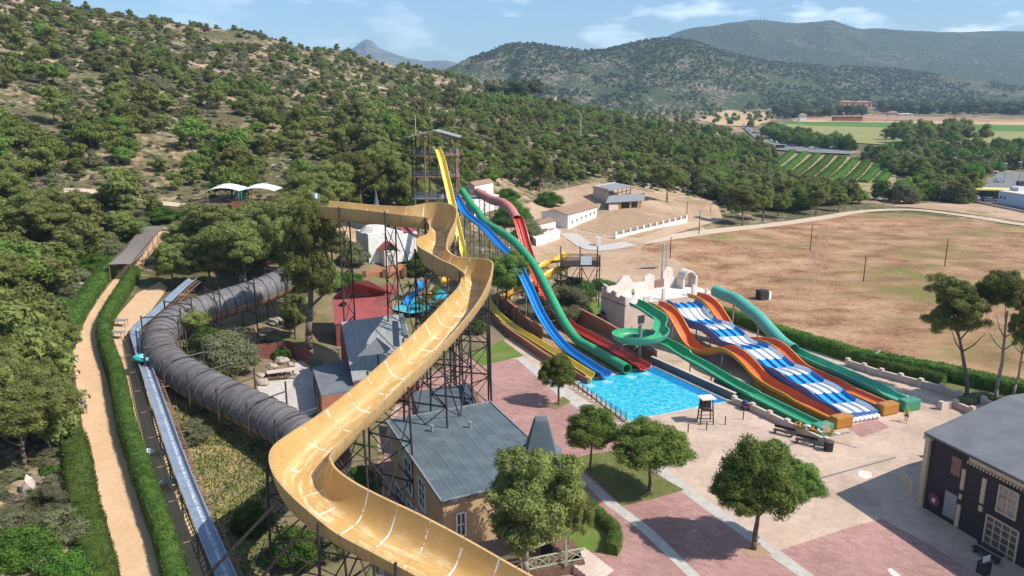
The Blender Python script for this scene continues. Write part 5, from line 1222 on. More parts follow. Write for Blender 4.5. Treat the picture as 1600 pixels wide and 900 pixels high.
for px, py, lab in ((1075, 676, 'bollard nearest the stone pines by the pool'), (1104, 672, 'bollard just in front of the lifeguard chair'), (1133, 664, 'bollard right of the lifeguard chair'), (1161, 656, 'bollard nearest the low battlement wall')):
    p = P(px, py, 0); mb = MB(); mb.bar(p, p + Vector((0, 0, .95)), .07, 8); mb.bar(p + Vector((0, 0, .95)), p + Vector((0, 0, 1.02)), .09, 8); tag(mb.build('bollard', M['woodbrown']), 'brown ' + lab, 'bollard', 'bollards before the pool')
# low battlement walls
def batt(pix, lab, h=.9, n=6, th=.35, m=None):
    w = [P(x, y, 0) for x, y in pix]; t = thing('battlement_wall', w[0], lab, 'wall'); mb = MB()
    for a, b in zip(w, w[1:]): mb.beam(a + Vector((0, 0, h / 2)), b + Vector((0, 0, h / 2)), th, h)
    mb.build('wall', m or M['castle'], t); L_ = sum((b - a).length for a, b in zip(w, w[1:]))
    for p in resample([q[:] for q in w], L_ / n): mb = MB(); mb.box((p[0], p[1], h * .65), (.5, .5, h * 1.3), .5); mb.build('merlon', m or M['castle'], t)
    return t
batt([(1147, 631), (1180, 644), (1215, 661), (1250, 678), (1290, 697)], 'low battlement wall between the pool and the green slide end', .8, 5)
batt([(1324, 572), (1370, 587), (1420, 600), (1470, 613), (1498, 624)], 'long battlement planter wall right of the turquoise slide', .9, 6)
batt([(1470, 640), (1490, 636), (1518, 648)], 'short curved wall round the leaning pine', .8, 2)
batt([(1536, 632), (1556, 640), (1600, 652)], 'battlement wall by the right-hand pines', .8, 2)
patch('planter_bed', [(P(*c, 0).x, P(*c, 0).y) for c in [(1324, 566), (1372, 566), (1470, 590), (1620, 625), (1640, 655), (1540, 634), (1500, 622)]], .06, G_bed, 0, 0.0)
# pole flag / white sail by the planter
p = P(1366, 572, 0); mb = MB(); a = p + Vector((-1.2, 0, .4)); 
mb.prism([(p.x - 1.3, p.y), (p.x + .6, p.y), (p.x + .6, p.y + .25), (p.x - 1.3, p.y + .25)], .1, [.5, 2.4, 2.4, .5]); tag(mb.build('sail_sign', M['whitep']), 'white triangular sail sign above the planter hedge', 'sign')
# benches, floats, bin
def bench(px, py, rz, lab, m=None, z=0.0):
    p = P(px, py, z); t = thing('bench', p, lab, 'bench'); R = lambda x, y, z_: Vector((p.x + x * math.cos(rz) - y * math.sin(rz), p.y + x * math.sin(rz) + y * math.cos(rz), p.z + z_)); m = m or M['wood']
    for k in range(4): mb = MB(); mb.box(R(0, -.25 + k * .16, .46), (2.2, .12, .06), rz); mb.build('seat_slat', m, t)
    mb = MB(); mb.box(R(0, .36, .75), (2.2, .06, .32), rz); mb.build('backrest', m, t)
    for s in (-.9, .9): mb = MB(); mb.box(R(s, .05, .22), (.1, .6, .44), rz); mb.build('leg', M['steeldark'], t)
bench(1224, 680, -.62, 'dark bench against the battlement wall, nearer the pool'); bench(1259, 695, -.62, 'dark bench against the battlement wall, beside the orange floats')
bench(1540, 872, -1.2, 'dark bench under the big lattice window of the black building')
p = P(1270, 684, 0); t = thing('float_pile', p, 'heap of orange, yellow and white swim floats on the low wall', 'floats')
for k in range(9):
    rr = random.Random(k); c = p + Vector((-1.4 + k * .42, 1.0 - k * .42 * .62, .9 + rr.uniform(0, .3))); mb = MB(); rows = []
    for i in range(12):
        a = 6.2832 * i / 12; rows.append([c + Vector((math.cos(a) * (.34 + .12 * math.cos(q_)), math.sin(a) * (.34 + .12 * math.cos(q_)), .12 * math.sin(q_) + .15 * math.cos(a + k))) for q_ in [6.2832 * s / 6 for s in range(6)]])
    rows.append(rows[0]); mb.grid(rows, closed=True); mb.build('ring', [S_orout, S_yel2, M['whitep']][k % 3], t, smooth=True)
p = P(1294, 704, 0); t = thing('litter_bin', p, 'black six-sided litter bin at the end of the low wall', 'bin'); mb = MB(); mb.bar(p, p + Vector((0, 0, 1.05)), .5, 6, .55); mb.build('body', M['black'], t); mb = MB(); mb.bar(p + Vector((0, 0, 1.05)), p + Vector((0, 0, 1.16)), .6, 6, .3); mb.build('lid', M['steeldark'], t)
p = P(1288, 696, 0); t = thing('sign_post', p, 'small tan notice board on a post behind the black bin', 'sign'); mb = MB(); mb.bar(p, p + Vector((0, 0, 1.5)), .04, 6); mb.build('post', M['steel'], t); mb = MB(); mb.box(p + Vector((0, -.05, 2.0)), (.65, .05, 1.0)); mb.build('board', M['cream'], t)
p = P(1164, 640, 0); t = thing('stroller', p, 'dark blue and red pushchair by the low battlement wall', 'pushchair'); mb = MB()
for dx, dy in ((-.3, -.35), (.3, -.35), (-.3, .35), (.3, .35)): mb.bar(p + Vector((dx - .04, dy, .15)), p + Vector((dx + .04, dy, .15)), .15, 12)
mb.build('wheel', M['black'], t); mb = MB(); mb.ball(p + Vector((0, .1, .75)), .5, (.8, 1, .8), 10); mb.build('hood', mat('navy_cloth', (.03, .05, .16), None, 2, .8), t, smooth=True); mb = MB(); mb.box(p + Vector((0, -.25, .5)), (.5, .6, .15)); mb.bar(p + Vector((.3, .5, .9)), p + Vector((.3, -.3, .2)), .03, 5); mb.build('seat', S_red, t)
# ------------------------------------------------------------------ buildings
def wall_local(A, B):
    A = Vector(A[:2]); B = Vector(B[:2]); d = (B - A).normalized(); n = Vector((d.y, -d.x))
    if n.dot(Vector((0, 0)) - A) < 0: n = -n      # outward = towards the viewpoint side
    return A, d, n
def window_px(t, A, B, x0, y0, x1, y1, frame=None, pane=None, grid=(2, 3), name='window', th=.07, sill=True):
    A2, d, n = wall_local(A, B); xm = (x0 + x1) / 2; p0 = PL(x0, (y0 + y1) / 2, A, B); p1 = PL(x1, (y0 + y1) / 2, A, B); zt = PL(xm, y0, A, B).z; zb = PL(xm, y1, A, B).z
    c = (p0 + p1) / 2; c.z = (zt + zb) / 2; w = (p1 - p0).xy.length; h = zt - zb; rz = math.atan2(d.y, d.x); nn = Vector((n.x, n.y, 0)); dd = Vector((d.x, d.y, 0))
    frame = frame or M['whitep']; pane = pane or M['glass']
    mb = MB(); f = .12
    for s in (-1, 1): mb.box(c + dd * (s * (w / 2 - f / 2)) + nn * (th / 2 + .01), (f, th + .06, h), rz); mb.box(c + Vector((0, 0, s * (h / 2 - f / 2))) + nn * (th / 2 + .013), (w, th + .05, f), rz)
    for k in range(1, grid[0]): mb.box(c + dd * ((k / grid[0] - .5) * w) + nn * .04, (.09, .05, h - f), rz)
    for k in range(1, grid[1]): mb.box(c + Vector((0, 0, (k / grid[1] - .5) * h)) + nn * .045, (w - f, .05, .08), rz)
    o = mb.build(name, frame, t); mb = MB(); mb.box(c + nn * .012, (w - f, .02, h - f), rz); q = mb.build('pane', pane, o)
    return o
def slab_roof(t, poly, th, m, name='roof'):   # poly of 3-D points
    mb = MB(); n = len(poly); top = [Vector(p) for p in poly]; bot = [p - Vector((0, 0, th)) for p in top]
    mb.face(top); mb.face(bot[::-1])
    for i in range(n): j = (i + 1) % n; mb.face([top[i], bot[i], bot[j], top[j]])
    return mb.build(name, m, t)

# ochre two-storey house under the blue-grey roof
ZR = 6.2; a = P(604, 658, ZR); b = P(766, 628, ZR); d = P(690, 784, ZR); c = b + d - a
t = thing('house', ((a.x + c.x) / 2, (a.y + c.y) / 2, 0), 'two-storey ochre house with a wide flat blue-grey roof, right of the tan slide', 'house')
ins = lambda p, k=.35: Vector((p.x + ((a + c) / 2 - p).normalized().x * k, p.y + ((a + c) / 2 - p).normalized().y * k, 0))
mb = MB(); wa = [ins(q) for q in (a, b, c, d)]; mb.prism([q[:2] for q in wa], -.1, ZR - .25); mb.build('wall', M['beige'], t)
slab_roof(t, [a, d, c, b], .25, M['bluegrey']); mb = MB()
for p, q in ((a, d), (d, c), (c, b), (b, a)): mb.beam(p + Vector((0, 0, .04)), q + Vector((0, 0, .04)), .14, .12)
mb.build('roof_edge', M['steel'], t); mb = MB()
for k in range(1, 9): mb.beam(a.lerp(b, k / 9) + Vector((0, 0, .012)), d.lerp(c, k / 9) + Vector((0, 0, .012)), .09, .03)
mb.build('roof_seams', M['darkroof'], t)
for u_, v_ in ((.3, .25), (.62, .3), (.8, .7)):
    mb = MB(); q = a.lerp(b, u_).lerp(d.lerp(c, u_), v_); mb.bar(q, q + Vector((0, 0, .55)), .12, 8); mb.bar(q + Vector((0, 0, .5)), q + Vector((0, 0, .62)), .2, 8); mb.build('roof_vent', M['steel'], t)
for x0, y0, x1, y1 in ((633, 718, 644, 767), (655, 750, 665, 794), (619, 762, 630, 800), (637, 786, 647, 820), (650, 802, 661, 832)): window_px(t, wa[0], wa[3], x0, y0, x1, y1, M['whitep'], M['glass'], (2, 3))
window_px(t, wa[3], wa[2], 712, 800, 728, 838, M['whitep'], M['glass'], (2, 2))
# spire
sp = P(845, 713, 6.3); t = thing('corner_turret', (sp.x, sp.y, 0), 'dark blue-grey truncated spire on a white and ochre turret at the house corner', 'turret')
mb = MB(); mb.prism([(sp.x - 1.5, sp.y - 1.5), (sp.x + 1.5, sp.y - 1.5), (sp.x + 1.5, sp.y + 1.5), (sp.x - 1.5, sp.y + 1.5)], -.1, 4.6); mb.build('wall', M['orangewall'], t)
mb = MB(); mb.prism([(sp.x - 1.55, sp.y - 1.55), (sp.x + 1.55, sp.y - 1.55), (sp.x + 1.55, sp.y + 1.55), (sp.x - 1.55, sp.y + 1.55)], 4.6, 6.2); mb.build('frieze', M['white'], t)
mb = MB(); zz = [(6.2, 1.85), (6.9, 1.25), (9.6, .55), (9.7, .5)]; rows = [[(sp.x + sx_ * r_, sp.y + sy_ * r_, z) for sx_, sy_ in ((-1, -1), (1, -1), (1, 1), (-1, 1))] for z, r_ in zz]; mb.grid(rows, closed=True); mb.face(rows[-1]); mb.face(rows[0][::-1]); mb.build('spire', M['bluegrey'], t)
# small roof behind it
a = P(643, 612, 4.6); b = P(722, 601, 5.4); c = P(728, 634, 5.4); d = P(655, 651, 4.6); t = thing('outbuilding', ((a.x + c.x) / 2, (a.y + c.y) / 2, 0), 'small outbuilding with a sloping zinc roof and navy end wall behind the ochre house', 'outbuilding')
mb = MB(); mb.prism([a[:2], b[:2], c[:2], d[:2]], -.05, [4.4, 5.2, 5.2, 4.4]); mb.build('wall', M['darkroof'], t); slab_roof(t, [a, d, c, b], .16, M['bluegrey'])
e = P(735, 601, 5.9); f = P(751, 640, 5.9); mb = MB(); mb.prism([b[:2], e[:2], f[:2], c[:2]], -.05, 5.9); mb.build('end_wall', mat('navy_boards', (.055, .08, .13), (.04, .06, .10), 2, .7), t)
mb = MB(); mb.beam(e + Vector((0, 0, .05)), f + Vector((0, 0, .05)), .35, .12); mb.build('coping', M['woodbrown'], t)
# steep grey gabled hall
zA, zB = 8.2, 4.2; a = P(533, 503, zA); b = P(630, 490, zA); c = P(655, 572, zB); d = P(551, 595, zB)
t = thing('gabled_hall', ((a.x + c.x) / 2, (a.y + c.y) / 2, 0), 'grey hall with a steep streaked zinc roof between the red roof and the tan slide', 'building')
slab_roof(t, [a, d, c, b], .18, M['greyroof']); off = Vector((a.x - d.x, a.y - d.y, 0)); off.normalize(); a2 = a + off * 3.2 + Vector((0, 0, -3.2)); b2 = b + off * 3.2 + Vector((0, 0, -3.2))
slab_roof(t, [a, b, b2, a2], .18, M['greyroof'])
mb = MB(); i1, i2, i3, i4 = [Vector((p.x * .985 + (a.x + c.x) / 2 * .015, p.y * .985 + (a.y + c.y) / 2 * .015, 0)) for p in (d, c, b2, a2)]
mb.prism([i1[:2], i2[:2], i3[:2], i4[:2]], -.05, [zB - .3, zB - .3, zA - 3.5, zA - 3.5]); mb.face([d - Vector((0, 0, .2)), a - Vector((0, 0, .2)), a2 - Vector((0, 0, .2))]); mb.face([c - Vector((0, 0, .2)), b2 - Vector((0, 0, .2)), b - Vector((0, 0, .2))]); mb.build('wall', M['woodred'], t)
mb = MB(); mb.beam(P(626, 492, 8.6), P(634, 526, 7.2), .5, .5); mb.build('ridge_fin', M['bluegrey'], t)
# low wing
a = P(488, 574, 3.5); b = P(548, 560, 3.5); c = P(610, 597, 3.5); d = P(502, 618, 3.5); t = thing('low_wing', ((a.x + c.x) / 2, (a.y + c.y) / 2, 0), 'low brick-red annex with a flat charcoal roof beside the pale terrace', 'annex')
mb = MB(); mb.prism([a[:2], b[:2], c[:2], d[:2]], -.05, 3.3); mb.build('wall', M['orangewall'], t); slab_roof(t, [a, d, c, b], .2, M['darkroof'])
window_px(t, a, d, 492, 600, 498, 622, M['woodbrown'], M['glass'], (1, 1), name='door')
# pyramid sunshade
a = P(558, 557, 6.9); b = P(603, 552, 6.9); ap = P(588, 525, 8.8); t = thing('pyramid_canopy', (ap.x, ap.y, 3.5), 'grey pyramid sun canopy on a dark pole in front of the zinc roof', 'canopy')
cx_, cy_ = (a.x + b.x) / 2 + .5, (a.y + b.y) / 2 + 1.2; mb = MB(); co = [(a.x, a.y, 6.9), (b.x, b.y, 6.9), (b.x + .3, b.y + 1.8, 6.9), (a.x + .3, a.y + 1.8, 6.9)]; apx = (cx_, cy_ - .2, 8.7)
for i in range(4): mb.face([co[i], co[(i + 1) % 4], apx])
mb.face(co[::-1]); mb.build('canopy', M['darkroof'], t); mb = MB(); mb.bar((cx_, cy_, 3.5), (cx_, cy_, 8.2), .09, 8); mb.build('pole', M['wood'], t)
# red roofed house
a = P(519, 467, 7.2); b = P(600, 457, 7.2); c = P(613, 496, 4.6); d = P(523, 506, 4.6); t = thing('house', ((a.x + c.x) / 2, (a.y + c.y) / 2, 0), 'boarded house under a deep red roof with a hipped peak, above the zinc-roofed hall', 'house')
slab_roof(t, [a, d, c, b], .18, M['redroof']); off = Vector((a.x - d.x, a.y - d.y, 0)).normalized(); a2 = a + off * 4.5; b2 = b + off * 4.5; m1 = P(549, 441, 9.9); m2 = P(574, 438, 9.9)
ab = a + Vector((0, 0, .02)); bb = b + Vector((0, 0, .02)); mb = MB(); a2 = Vector((m1.x - 3.2, m1.y + 3.0, 7.2)); b2 = Vector((m2.x + 3.2, m2.y + 3.0, 7.2))
mb.face([ab, bb, m2, m1]); mb.face([bb, b2, m2]); mb.face([b2, a2, m1, m2]); mb.face([a2, ab, m1]); mb.face([ab, a2, b2, bb]); mb.build('hipped_peak', M['redroof'], t)
mb = MB(); ins = lambda p: ((p.x * .97 + (a.x + c.x) / 2 * .03), (p.y * .97 + (a.y + c.y) / 2 * .03)); mb.prism([ins(d), ins(c), ins(b2), ins(a2)], -.1, [4.3, 4.3, 7.0, 7.0]); mb.build('wall', M['woodred'], t)
q = P(537, 474, 6.75); mb = MB(); mb.box(q, (.9, .5, .25)); mb.build('roof_vent', M['black'], t)
p = P(609, 478, 3.0); t = thing('green_post', (p.x, p.y, 0), 'lime green post with a small red hood beside the red roof', 'post'); mb = MB(); mb.bar((p.x, p.y, 0), (p.x, p.y, 5.2), .3, 8); mb.build('shaft', mat('lime_paint', (.25, .42, .08), None, 2, .6), t); mb = MB(); mb.prism([(p.x - 1.4, p.y - .8), (p.x + 1.2, p.y - .8), (p.x + 1.2, p.y + .8), (p.x - 1.4, p.y + .8)], 5.2, [5.4, 5.4, 6.4, 6.4]); mb.build('hood', M['redroof'], t)

def base_house(name, lab, K, R, Lf, topy, m, roofm, cat='house', rh=.8, over=.3, topx=None, gable=None):
    K = G(*K); R = G(*R); L_ = G(*Lf); z0 = min(K.z, R.z, L_.z) - .3; h = z_at(K.y, topy); B4 = R + L_ - K
    t = thing(name, (K.x, K.y, K.z), lab, cat)
    mb = MB(); mb.prism([K[:2], R[:2], B4[:2], L_[:2]], z0, h); mb.build('wall', m, t)
    cen = (R + L_) / 2; e = lambda p: Vector((p.x + (p.x - cen.x) * .06, p.y + (p.y - cen.y) * .06, h + .02))
    k_, r_, b_, l_ = e(K), e(R), e(B4), e(L_)
    if gable:                           # ridge parallel to K-R
        m1 = (k_ + l_) / 2 + Vector((0, 0, rh)); m2 = (r_ + b_) / 2 + Vector((0, 0, rh)); mb = MB(); up = Vector((0, 0, .12))
        for q in ([k_, r_, m2, m1], [m1, m2, b_, l_]): mb.face([x + up for x in q]); mb.face([x for x in q][::-1])
        mb.face([k_, m1, m1 + up, k_ + up]); mb.face([m1, l_, l_ + up, m1 + up]); mb.face([k_, k_ + up, r_ + up, r_]); mb.face([r_, m2, m2 + up, r_ + up]); mb.face([m2, b_, b_ + up, m2 + up]); mb.build('roof', roofm, t)
        mb = MB(); mb.face([Vector((K.x, K.y, h)), Vector((L_.x, L_.y, h)), Vector(((K.x + L_.x) / 2, (K.y + L_.y) / 2, h + rh * .93))]); mb.face([Vector((R.x, R.y, h)), Vector((B4.x, B4.y, h)), Vector(((R.x + B4.x) / 2, (R.y + B4.y) / 2, h + rh * .93))]); mb.build('gable', m, t)
    else:
        slab_roof(t, [k_ + Vector((0, 0, .15)), r_ + Vector((0, 0, .15)), b_ + Vector((0, 0, .15 + rh)), l_ + Vector((0, 0, .15 + rh))], .15, roofm)
    return t, K, R, L_, h
t, K, R, L_, h = base_house('house', 'long white farm building with a tan tiled roof behind the yard', (887, 359), (932, 341), (846, 349), 336, M['white'], M['tile'], rh=1.2, gable=True)
for x in (893, 900, 907, 914, 921, 927): window_px(t, K, R, x, 352 - (x - 893) * .42 - 8, x + 2.5, 352 - (x - 893) * .42 - 3, M['white'], M['glass'], (1, 1))
t, K, R, L_, h = base_house('house', 'small square white hut with a brown tiled roof, left of the long farm building', (841, 373), (868, 368), (832, 366), 352, M['white'], M['tile'], rh=.4)
for x in (847, 857): window_px(t, K, R, x, 357, x + 8, 367, M['rust'], M['rust'], (2, 1))
base_house('yard_wall', 'low white plinth wall round the small hut', (838, 386), (875, 374), (832, 378), 374, M['white'], M['white'], 'wall', rh=0)
base_house('house', 'white block with bright walls below the hillside hut, right of the slide tower', (741, 338), (779, 326), (728, 326), 316, M['white'], M['castlewhite'], rh=.1)
t, K, R, L_, h = base_house('house', 'hillside hut with a brown roof and white end wall behind the tower', (742, 306), (771, 302), (728, 298), 291, M['white'], M['tile'], rh=.9, gable=True)
a = G(706, 284); mb = MB(); q = [P(705, 281, 12.2), P(717, 283, 12.2), P(742, 275, 13.2), P(727, 271, 13.2)]
t = thing('metal_canopy', (q[0].x, q[0].y, 8), 'tilted grey metal canopy roof beside the hillside hut', 'canopy'); slab_roof(t, q, .12, M['greyroof'])
mb = MB(); [mb.bar((p.x, p.y, h1(p.x, p.y) - .2), (p.x, p.y, p.z), .08, 6) for p in q]; mb.build('post', M['rust'], t)
# open barn
K = G(951, 320); Lb = G(927, 309); R = G(985, 309); hB = z_at(K.y, 297); B4 = R + Lb - K; t = thing('barn', K, 'tall open barn with a flat grey metal roof at the top of the yard', 'barn')
mb = MB(); mb.beam(Vector((K.x, K.y, (K.z + hB) / 2)), Vector((Lb.x, Lb.y, (K.z + hB) / 2)), .2, hB - K.z + .6); mb.beam(Vector((Lb.x, Lb.y, (K.z + hB) / 2)), Vector((B4.x, B4.y, (K.z + hB) / 2)), .2, hB - K.z + .6); mb.build('wall', M['castle'], t)
e = [Vector((p.x, p.y, hB)) + (Vector((p.x, p.y, 0)) - Vector(((K.x + B4.x) / 2, (K.y + B4.y) / 2, 0))) * .1 for p in (K, R, B4, Lb)]; slab_roof(t, e, .2, M['greyroof']); mb = MB()
for k in range(6): p = K.lerp(R, k / 5); mb.bar((p.x, p.y, h1(p.x, p.y) - .2), (p.x, p.y, hB - .2), .12, 6)
mb.build('post', M['woodbrown'], t); mb = MB()
for z in (.3, .5, .7): mb.beam(Vector((K.x, K.y, K.z + (hB - K.z) * z)), Vector((R.x, R.y, K.z + (hB - K.z) * z)), .08, .2)
mb.build('rail', M['wood'], t)
K = G(951, 330); R = G(1000, 325); t = thing('lean_to', K, 'low lean-to on yellow posts in front of the barn', 'shelter'); hB = z_at(K.y, 316); Lb = G(956, 318); B4 = R + Lb - K
slab_roof(t, [Vector((K.x - 1, K.y - 1, hB)), Vector((R.x + 1, R.y - 1, hB)), Vector((B4.x + 1, B4.y, hB + .7)), Vector((Lb.x - 1, Lb.y, hB + .7))], .15, M['greyroof'])
for p in (K.lerp(R, .35), K.lerp(R, .68), R, B4): mb = MB(); mb.beam((p.x, p.y, h1(p.x, p.y)), (p.x, p.y, hB), .5, .5); mb.build('pillar', mat('ochre_pillar', (.62, .42, .14), None, 2, .8), t)
mb = MB(); mb.beam((K.x, K.y, K.z + 1), (K.lerp(R, .3).x, K.lerp(R, .3).y, K.z + 1), .2, 2.2); mb.build('back_wall', M['castle'], t)
# white boundary wall with pillars
w0 = G(962, 374); w1 = G(1072, 349); t = thing('boundary_wall', w0, 'white boundary wall with square pillars and dark rails beside the dirt track', 'wall')
h0 = z_at(w0.y, 366) - w0.z; h1_ = z_at(w1.y, 339) - w1.z; mb = MB(); dd = (w1 - w0).normalized(); n = Vector((-dd.y, dd.x, 0)) * .15
mb.prism([(w0 - n)[:2], (w1 - n)[:2], (w1 + n)[:2], (w0 + n)[:2]], min(w0.z, w1.z) - .6, [w0.z + h0 * .75, w1.z + h1_ * .75, w1.z + h1_ * .75, w0.z + h0 * .75]); mb.build('wall', M['white'], t)
for k in range(12):
    f = k / 11; p = w0.lerp(w1, f); h = h0 + (h1_ - h0) * f; mb = MB(); mb.box((p.x, p.y, p.z + h / 2 + .3), (.55, .55, h + .6), .4); mb.build('pillar', M['white'], t)
mb = MB()
for q in (.95, 1.15): mb.bar(w0 + Vector((0, 0, h0 * q)), w1 + Vector((0, 0, h1_ * q)), .05, 5)
mb.build('rail', M['wood'], t)
post_fence('paddock_fence', 'white post and rail fence at the near side of the paddock', [(884, 362), (915, 367), (948, 372), (962, 374)], 7, 1.0, M['white'], (.4, .8), z=None, r=.1)
p = G(935, 385); mb = MB(); mb.box(p + Vector((0, 0, 1)), (1.2, 1.2, 2.4)); tag(mb.build('gate_pillar', M['white']), 'white gate pillar where the driveway meets the dirt track', 'pillar')

# white chapel-like house under the tan slide
K = G(577, 411); R = G(632, 413); dz = z_at(K.y, 366); t = thing('chapel', K, 'white fairy-tale house with a small red-edged porch gable, under the tan slide', 'house')
dd = (R - K).normalized(); nn = Vector((-dd.y, dd.x, 0)); Q = R + dd * 1.5 + nn * 5
mb = MB(); mb.prism([K[:2], R[:2], (R + nn * 6)[:2], (K + nn * 6)[:2]], K.z - .5, dz); mb.build('wall', M['white'], t)
mb = MB(); mb.prism([(R)[:2], (R + dd * 3.4 + nn * 1.0)[:2], (R + dd * 3.4 + nn * 6)[:2], (R + nn * 6)[:2]], K.z - .5, dz - .6); mb.build('side_wing', M['white'], t)
slab_roof(t, [R + Vector((-.3, 0, dz - R.z)), R + dd * 3.8 + nn * .6 + Vector((0, 0, dz - R.z - .8)), R + dd * 3.8 + nn * 6 + Vector((0, 0, dz - R.z + 1.6)), R + nn * 6 + Vector((0, 0, dz - R.z + 2.0))], .15, M['redroof'])
mb = MB(); cx_ = (K + nn * 3 + dd * 2.8); cz = dz; rows = [[(cx_.x + 3.2 * r_ * math.cos(6.2832 * k / 8), cx_.y + 3.2 * r_ * math.sin(6.2832 * k / 8), z) for k in range(8)] for z, r_ in ((dz - .1, 1.0), (dz + 1.0, .6), (dz + 1.1, .3))]; mb.grid(rows, closed=True); mb.face(rows[-1]); mb.face(rows[0][::-1]); mb.build('roof', M['castlewhite'], t); mb = MB(); rows = [[(cx_.x + r_ * math.cos(6.2832 * k / 8), cx_.y + 2 + r_ * math.sin(6.2832 * k / 8), z) for k in range(8)] for z, r_ in ((dz, .9), (dz + 3.2, .8), (dz + 7.5, .05))]; mb.grid(rows, closed=True); mb.face(rows[-1]); mb.face(rows[0][::-1]); mb.build('spire', M['bluegrey'], t)
pc_ = K.lerp(R, .48) - nn * 1.0; mb = MB(); z0 = K.z; mb.box(pc_ + Vector((0, 0, 1.4)), (2.4, 2.0, 2.8), math.atan2(dd.y, dd.x)); mb.build('porch', M['castlewhite'], t)
mb = MB()
for s in (-1, 1): mb.beam(pc_ + dd * (s * 1.9) - nn * 1.2 + Vector((0, 0, 2.7)), pc_ - nn * 1.2 + Vector((0, 0, 4.4)), .3, .16); mb.face([pc_ + dd * (s * 1.9) - nn * 1.2 + Vector((0, 0, 2.75)), pc_ - nn * 1.2 + Vector((0, 0, 4.45)), pc_ + nn * 1.1 + Vector((0, 0, 4.45)), pc_ + dd * (s * 1.9) + nn * 1.1 + Vector((0, 0, 2.75))])
mb.build('porch_gable', M['redroof'], t); mb = MB(); mb.box(pc_ - nn * 1.02 + Vector((0, 0, 1.1)), (1.0, .06, 2.0), math.atan2(dd.y, dd.x)); mb.build('door', M['steel'], t)
K2 = G(570, 432); R2 = G(632, 436); t = thing('terrace_wall', K2, 'orange-brown terrace wall below the white fairy-tale house', 'wall'); mb = MB(); hh = .5; mb.prism([K2[:2], R2[:2], (R2 + Vector((0, 6, 0)))[:2], (K2 + Vector((0, 6, 0)))[:2]], -.5, max(K2.z, R2.z) + hh); mb.build('wall', M['orangewall'], t)
mb = MB(); [mb.beam(Vector((K2.x, K2.y, 0)).lerp(Vector((R2.x, R2.y, 0)), f) + Vector((0, -.2, K2.z - .5)), Vector((K2.x, K2.y, 0)).lerp(Vector((R2.x, R2.y, 0)), f) + Vector((0, -.2, K2.z + hh + .6)), .7, .7) for f in (0, .5, 1)]; mb.build('pier', M['rustwall'], t)
# splash pool under the slide
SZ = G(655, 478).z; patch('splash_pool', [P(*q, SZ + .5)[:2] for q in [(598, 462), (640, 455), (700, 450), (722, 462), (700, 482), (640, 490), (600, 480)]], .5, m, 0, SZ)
for i, (pts_, mm, lab) in enumerate((([(700, 436, 4.5), (690, 446, 3.6), (678, 460, 1.2), (664, 474, .6)], S_yel2, 'small orange-yellow children slide over the splash pool'), ([(660, 440, 3.5), (655, 452, 2.6), (644, 464, 1.2), (636, 476, .6)], S_blue, 'small blue children slide over the splash pool'))):
    q = resample(cr([W3(c_[0], c_[1], c_[2] + SZ) for c_ in pts_], 8), .4); t = thing('childrens_slide', (q[-1][0], q[-1][1], .2), lab, 'water slide'); mb = MB(); trough(mb, q, 1.3, .45, .45); mb.build('channel', [mm, mm], t, smooth='auto'); mb = MB(); post(mb, q[0][0], q[0][1], q[0][2], .12, 0); mb.box((q[0][0], q[0][1] + .9, q[0][2] - .1), (2.2, 1.8, .15)); mb.build('start_deck', M['woodbrown'], t)

# red boarded fence, terrace, table
def board_fence(pix, h, lab, m):
    w = [G(*p) for p in pix]; t = thing('board_fence', w[0], lab, 'fence'); mb = MB(); mr_ = MB()
    for a, b in zip(w, w[1:]):
        n_ = max(2, int((b - a).length / .22))
        for k in range(n_):
            p = a.lerp(b, (k + .5) / n_); g = h1(p.x, p.y); mb.box((p.x, p.y, g + h / 2), ((b - a).length / n_ * .92, .05, h * (1 + .02 * ((k * 7) % 3))), math.atan2((b - a).y, (b - a).x))
        for q in (.35, .8): mr_.beam(a + Vector((0, -.06, h * q)), b + Vector((0, -.06, h * q)), .06, .12)
    mb.build('boards', m, t); mr_.build('rail', M['woodbrown'], t)
board_fence([(388, 566), (410, 562), (452, 556)], 2.2, 'weathered red board fence behind the rubble and cacti', M['woodred'])
board_fence([(452, 556), (476, 566), (492, 578)], 2.2, 'darker red board fence running down to the green gate', M['woodred'])
board_fence([(486, 580), (504, 588)], 2.1, 'dark green board gate beside the low annex', mat('green_boards', (.03, .13, .09), (.02, .10, .07), 2, .7))
p = G(440, 590); t = thing('picnic_table', p, 'weathered picnic table with rails on the pale terrace', 'table'); rz = .45; R = lambda x, y, z: Vector((p.x + x * math.cos(rz) - y * math.sin(rz), p.y + x * math.sin(rz) + y * math.cos(rz), p.z + z))
mb = MB(); mb.box(R(0, 0, .95), (3.6, 1.1, .1), rz); mb.build('tabletop', M['castle'], t)
for s in (-1, 1): mb = MB(); mb.box(R(0, s * 1.0, .5), (3.4, .35, .08), rz); mb.build('seat', M['woodbrown'], t)
for s in (-1.5, -.5, .5, 1.5): mb = MB(); mb.beam(R(s, -.9, 0), R(s, 0, .9), .1, .1); mb.beam(R(s, .9, 0), R(s, 0, .9), .1, .1); mb.build('leg', M['woodbrown'], t)
for k, (px, py, s) in enumerate(((410, 602, 1.1), (425, 575, .9), (440, 568, 1.3), (405, 590, .8), (455, 572, .7), (432, 508, 1.6), (452, 514, 1.2), (418, 520, 1.1))):
    p = G(px, py); mb = MB(); rr = random.Random(k); mb.ball(p + Vector((0, 0, s * .3)), s * .8, (1.1, .8, .6), 8)
    for i, v_ in enumerate(mb.v): mb.v[i] = v_ + Vector((rr.uniform(-.12, .12), rr.uniform(-.12, .12), rr.uniform(-.1, .1)))
    tag(mb.build('boulder', mat('boulder%d' % k, (.46, .38, .31), (.34, .28, .23), 2, .9)), 'pale boulder lying in the rubble by the terrace', 'boulder', 'boulders by the terrace')
q = [G(*c_) for c_ in [(405, 602), (468, 578), (500, 600), (470, 630)]]

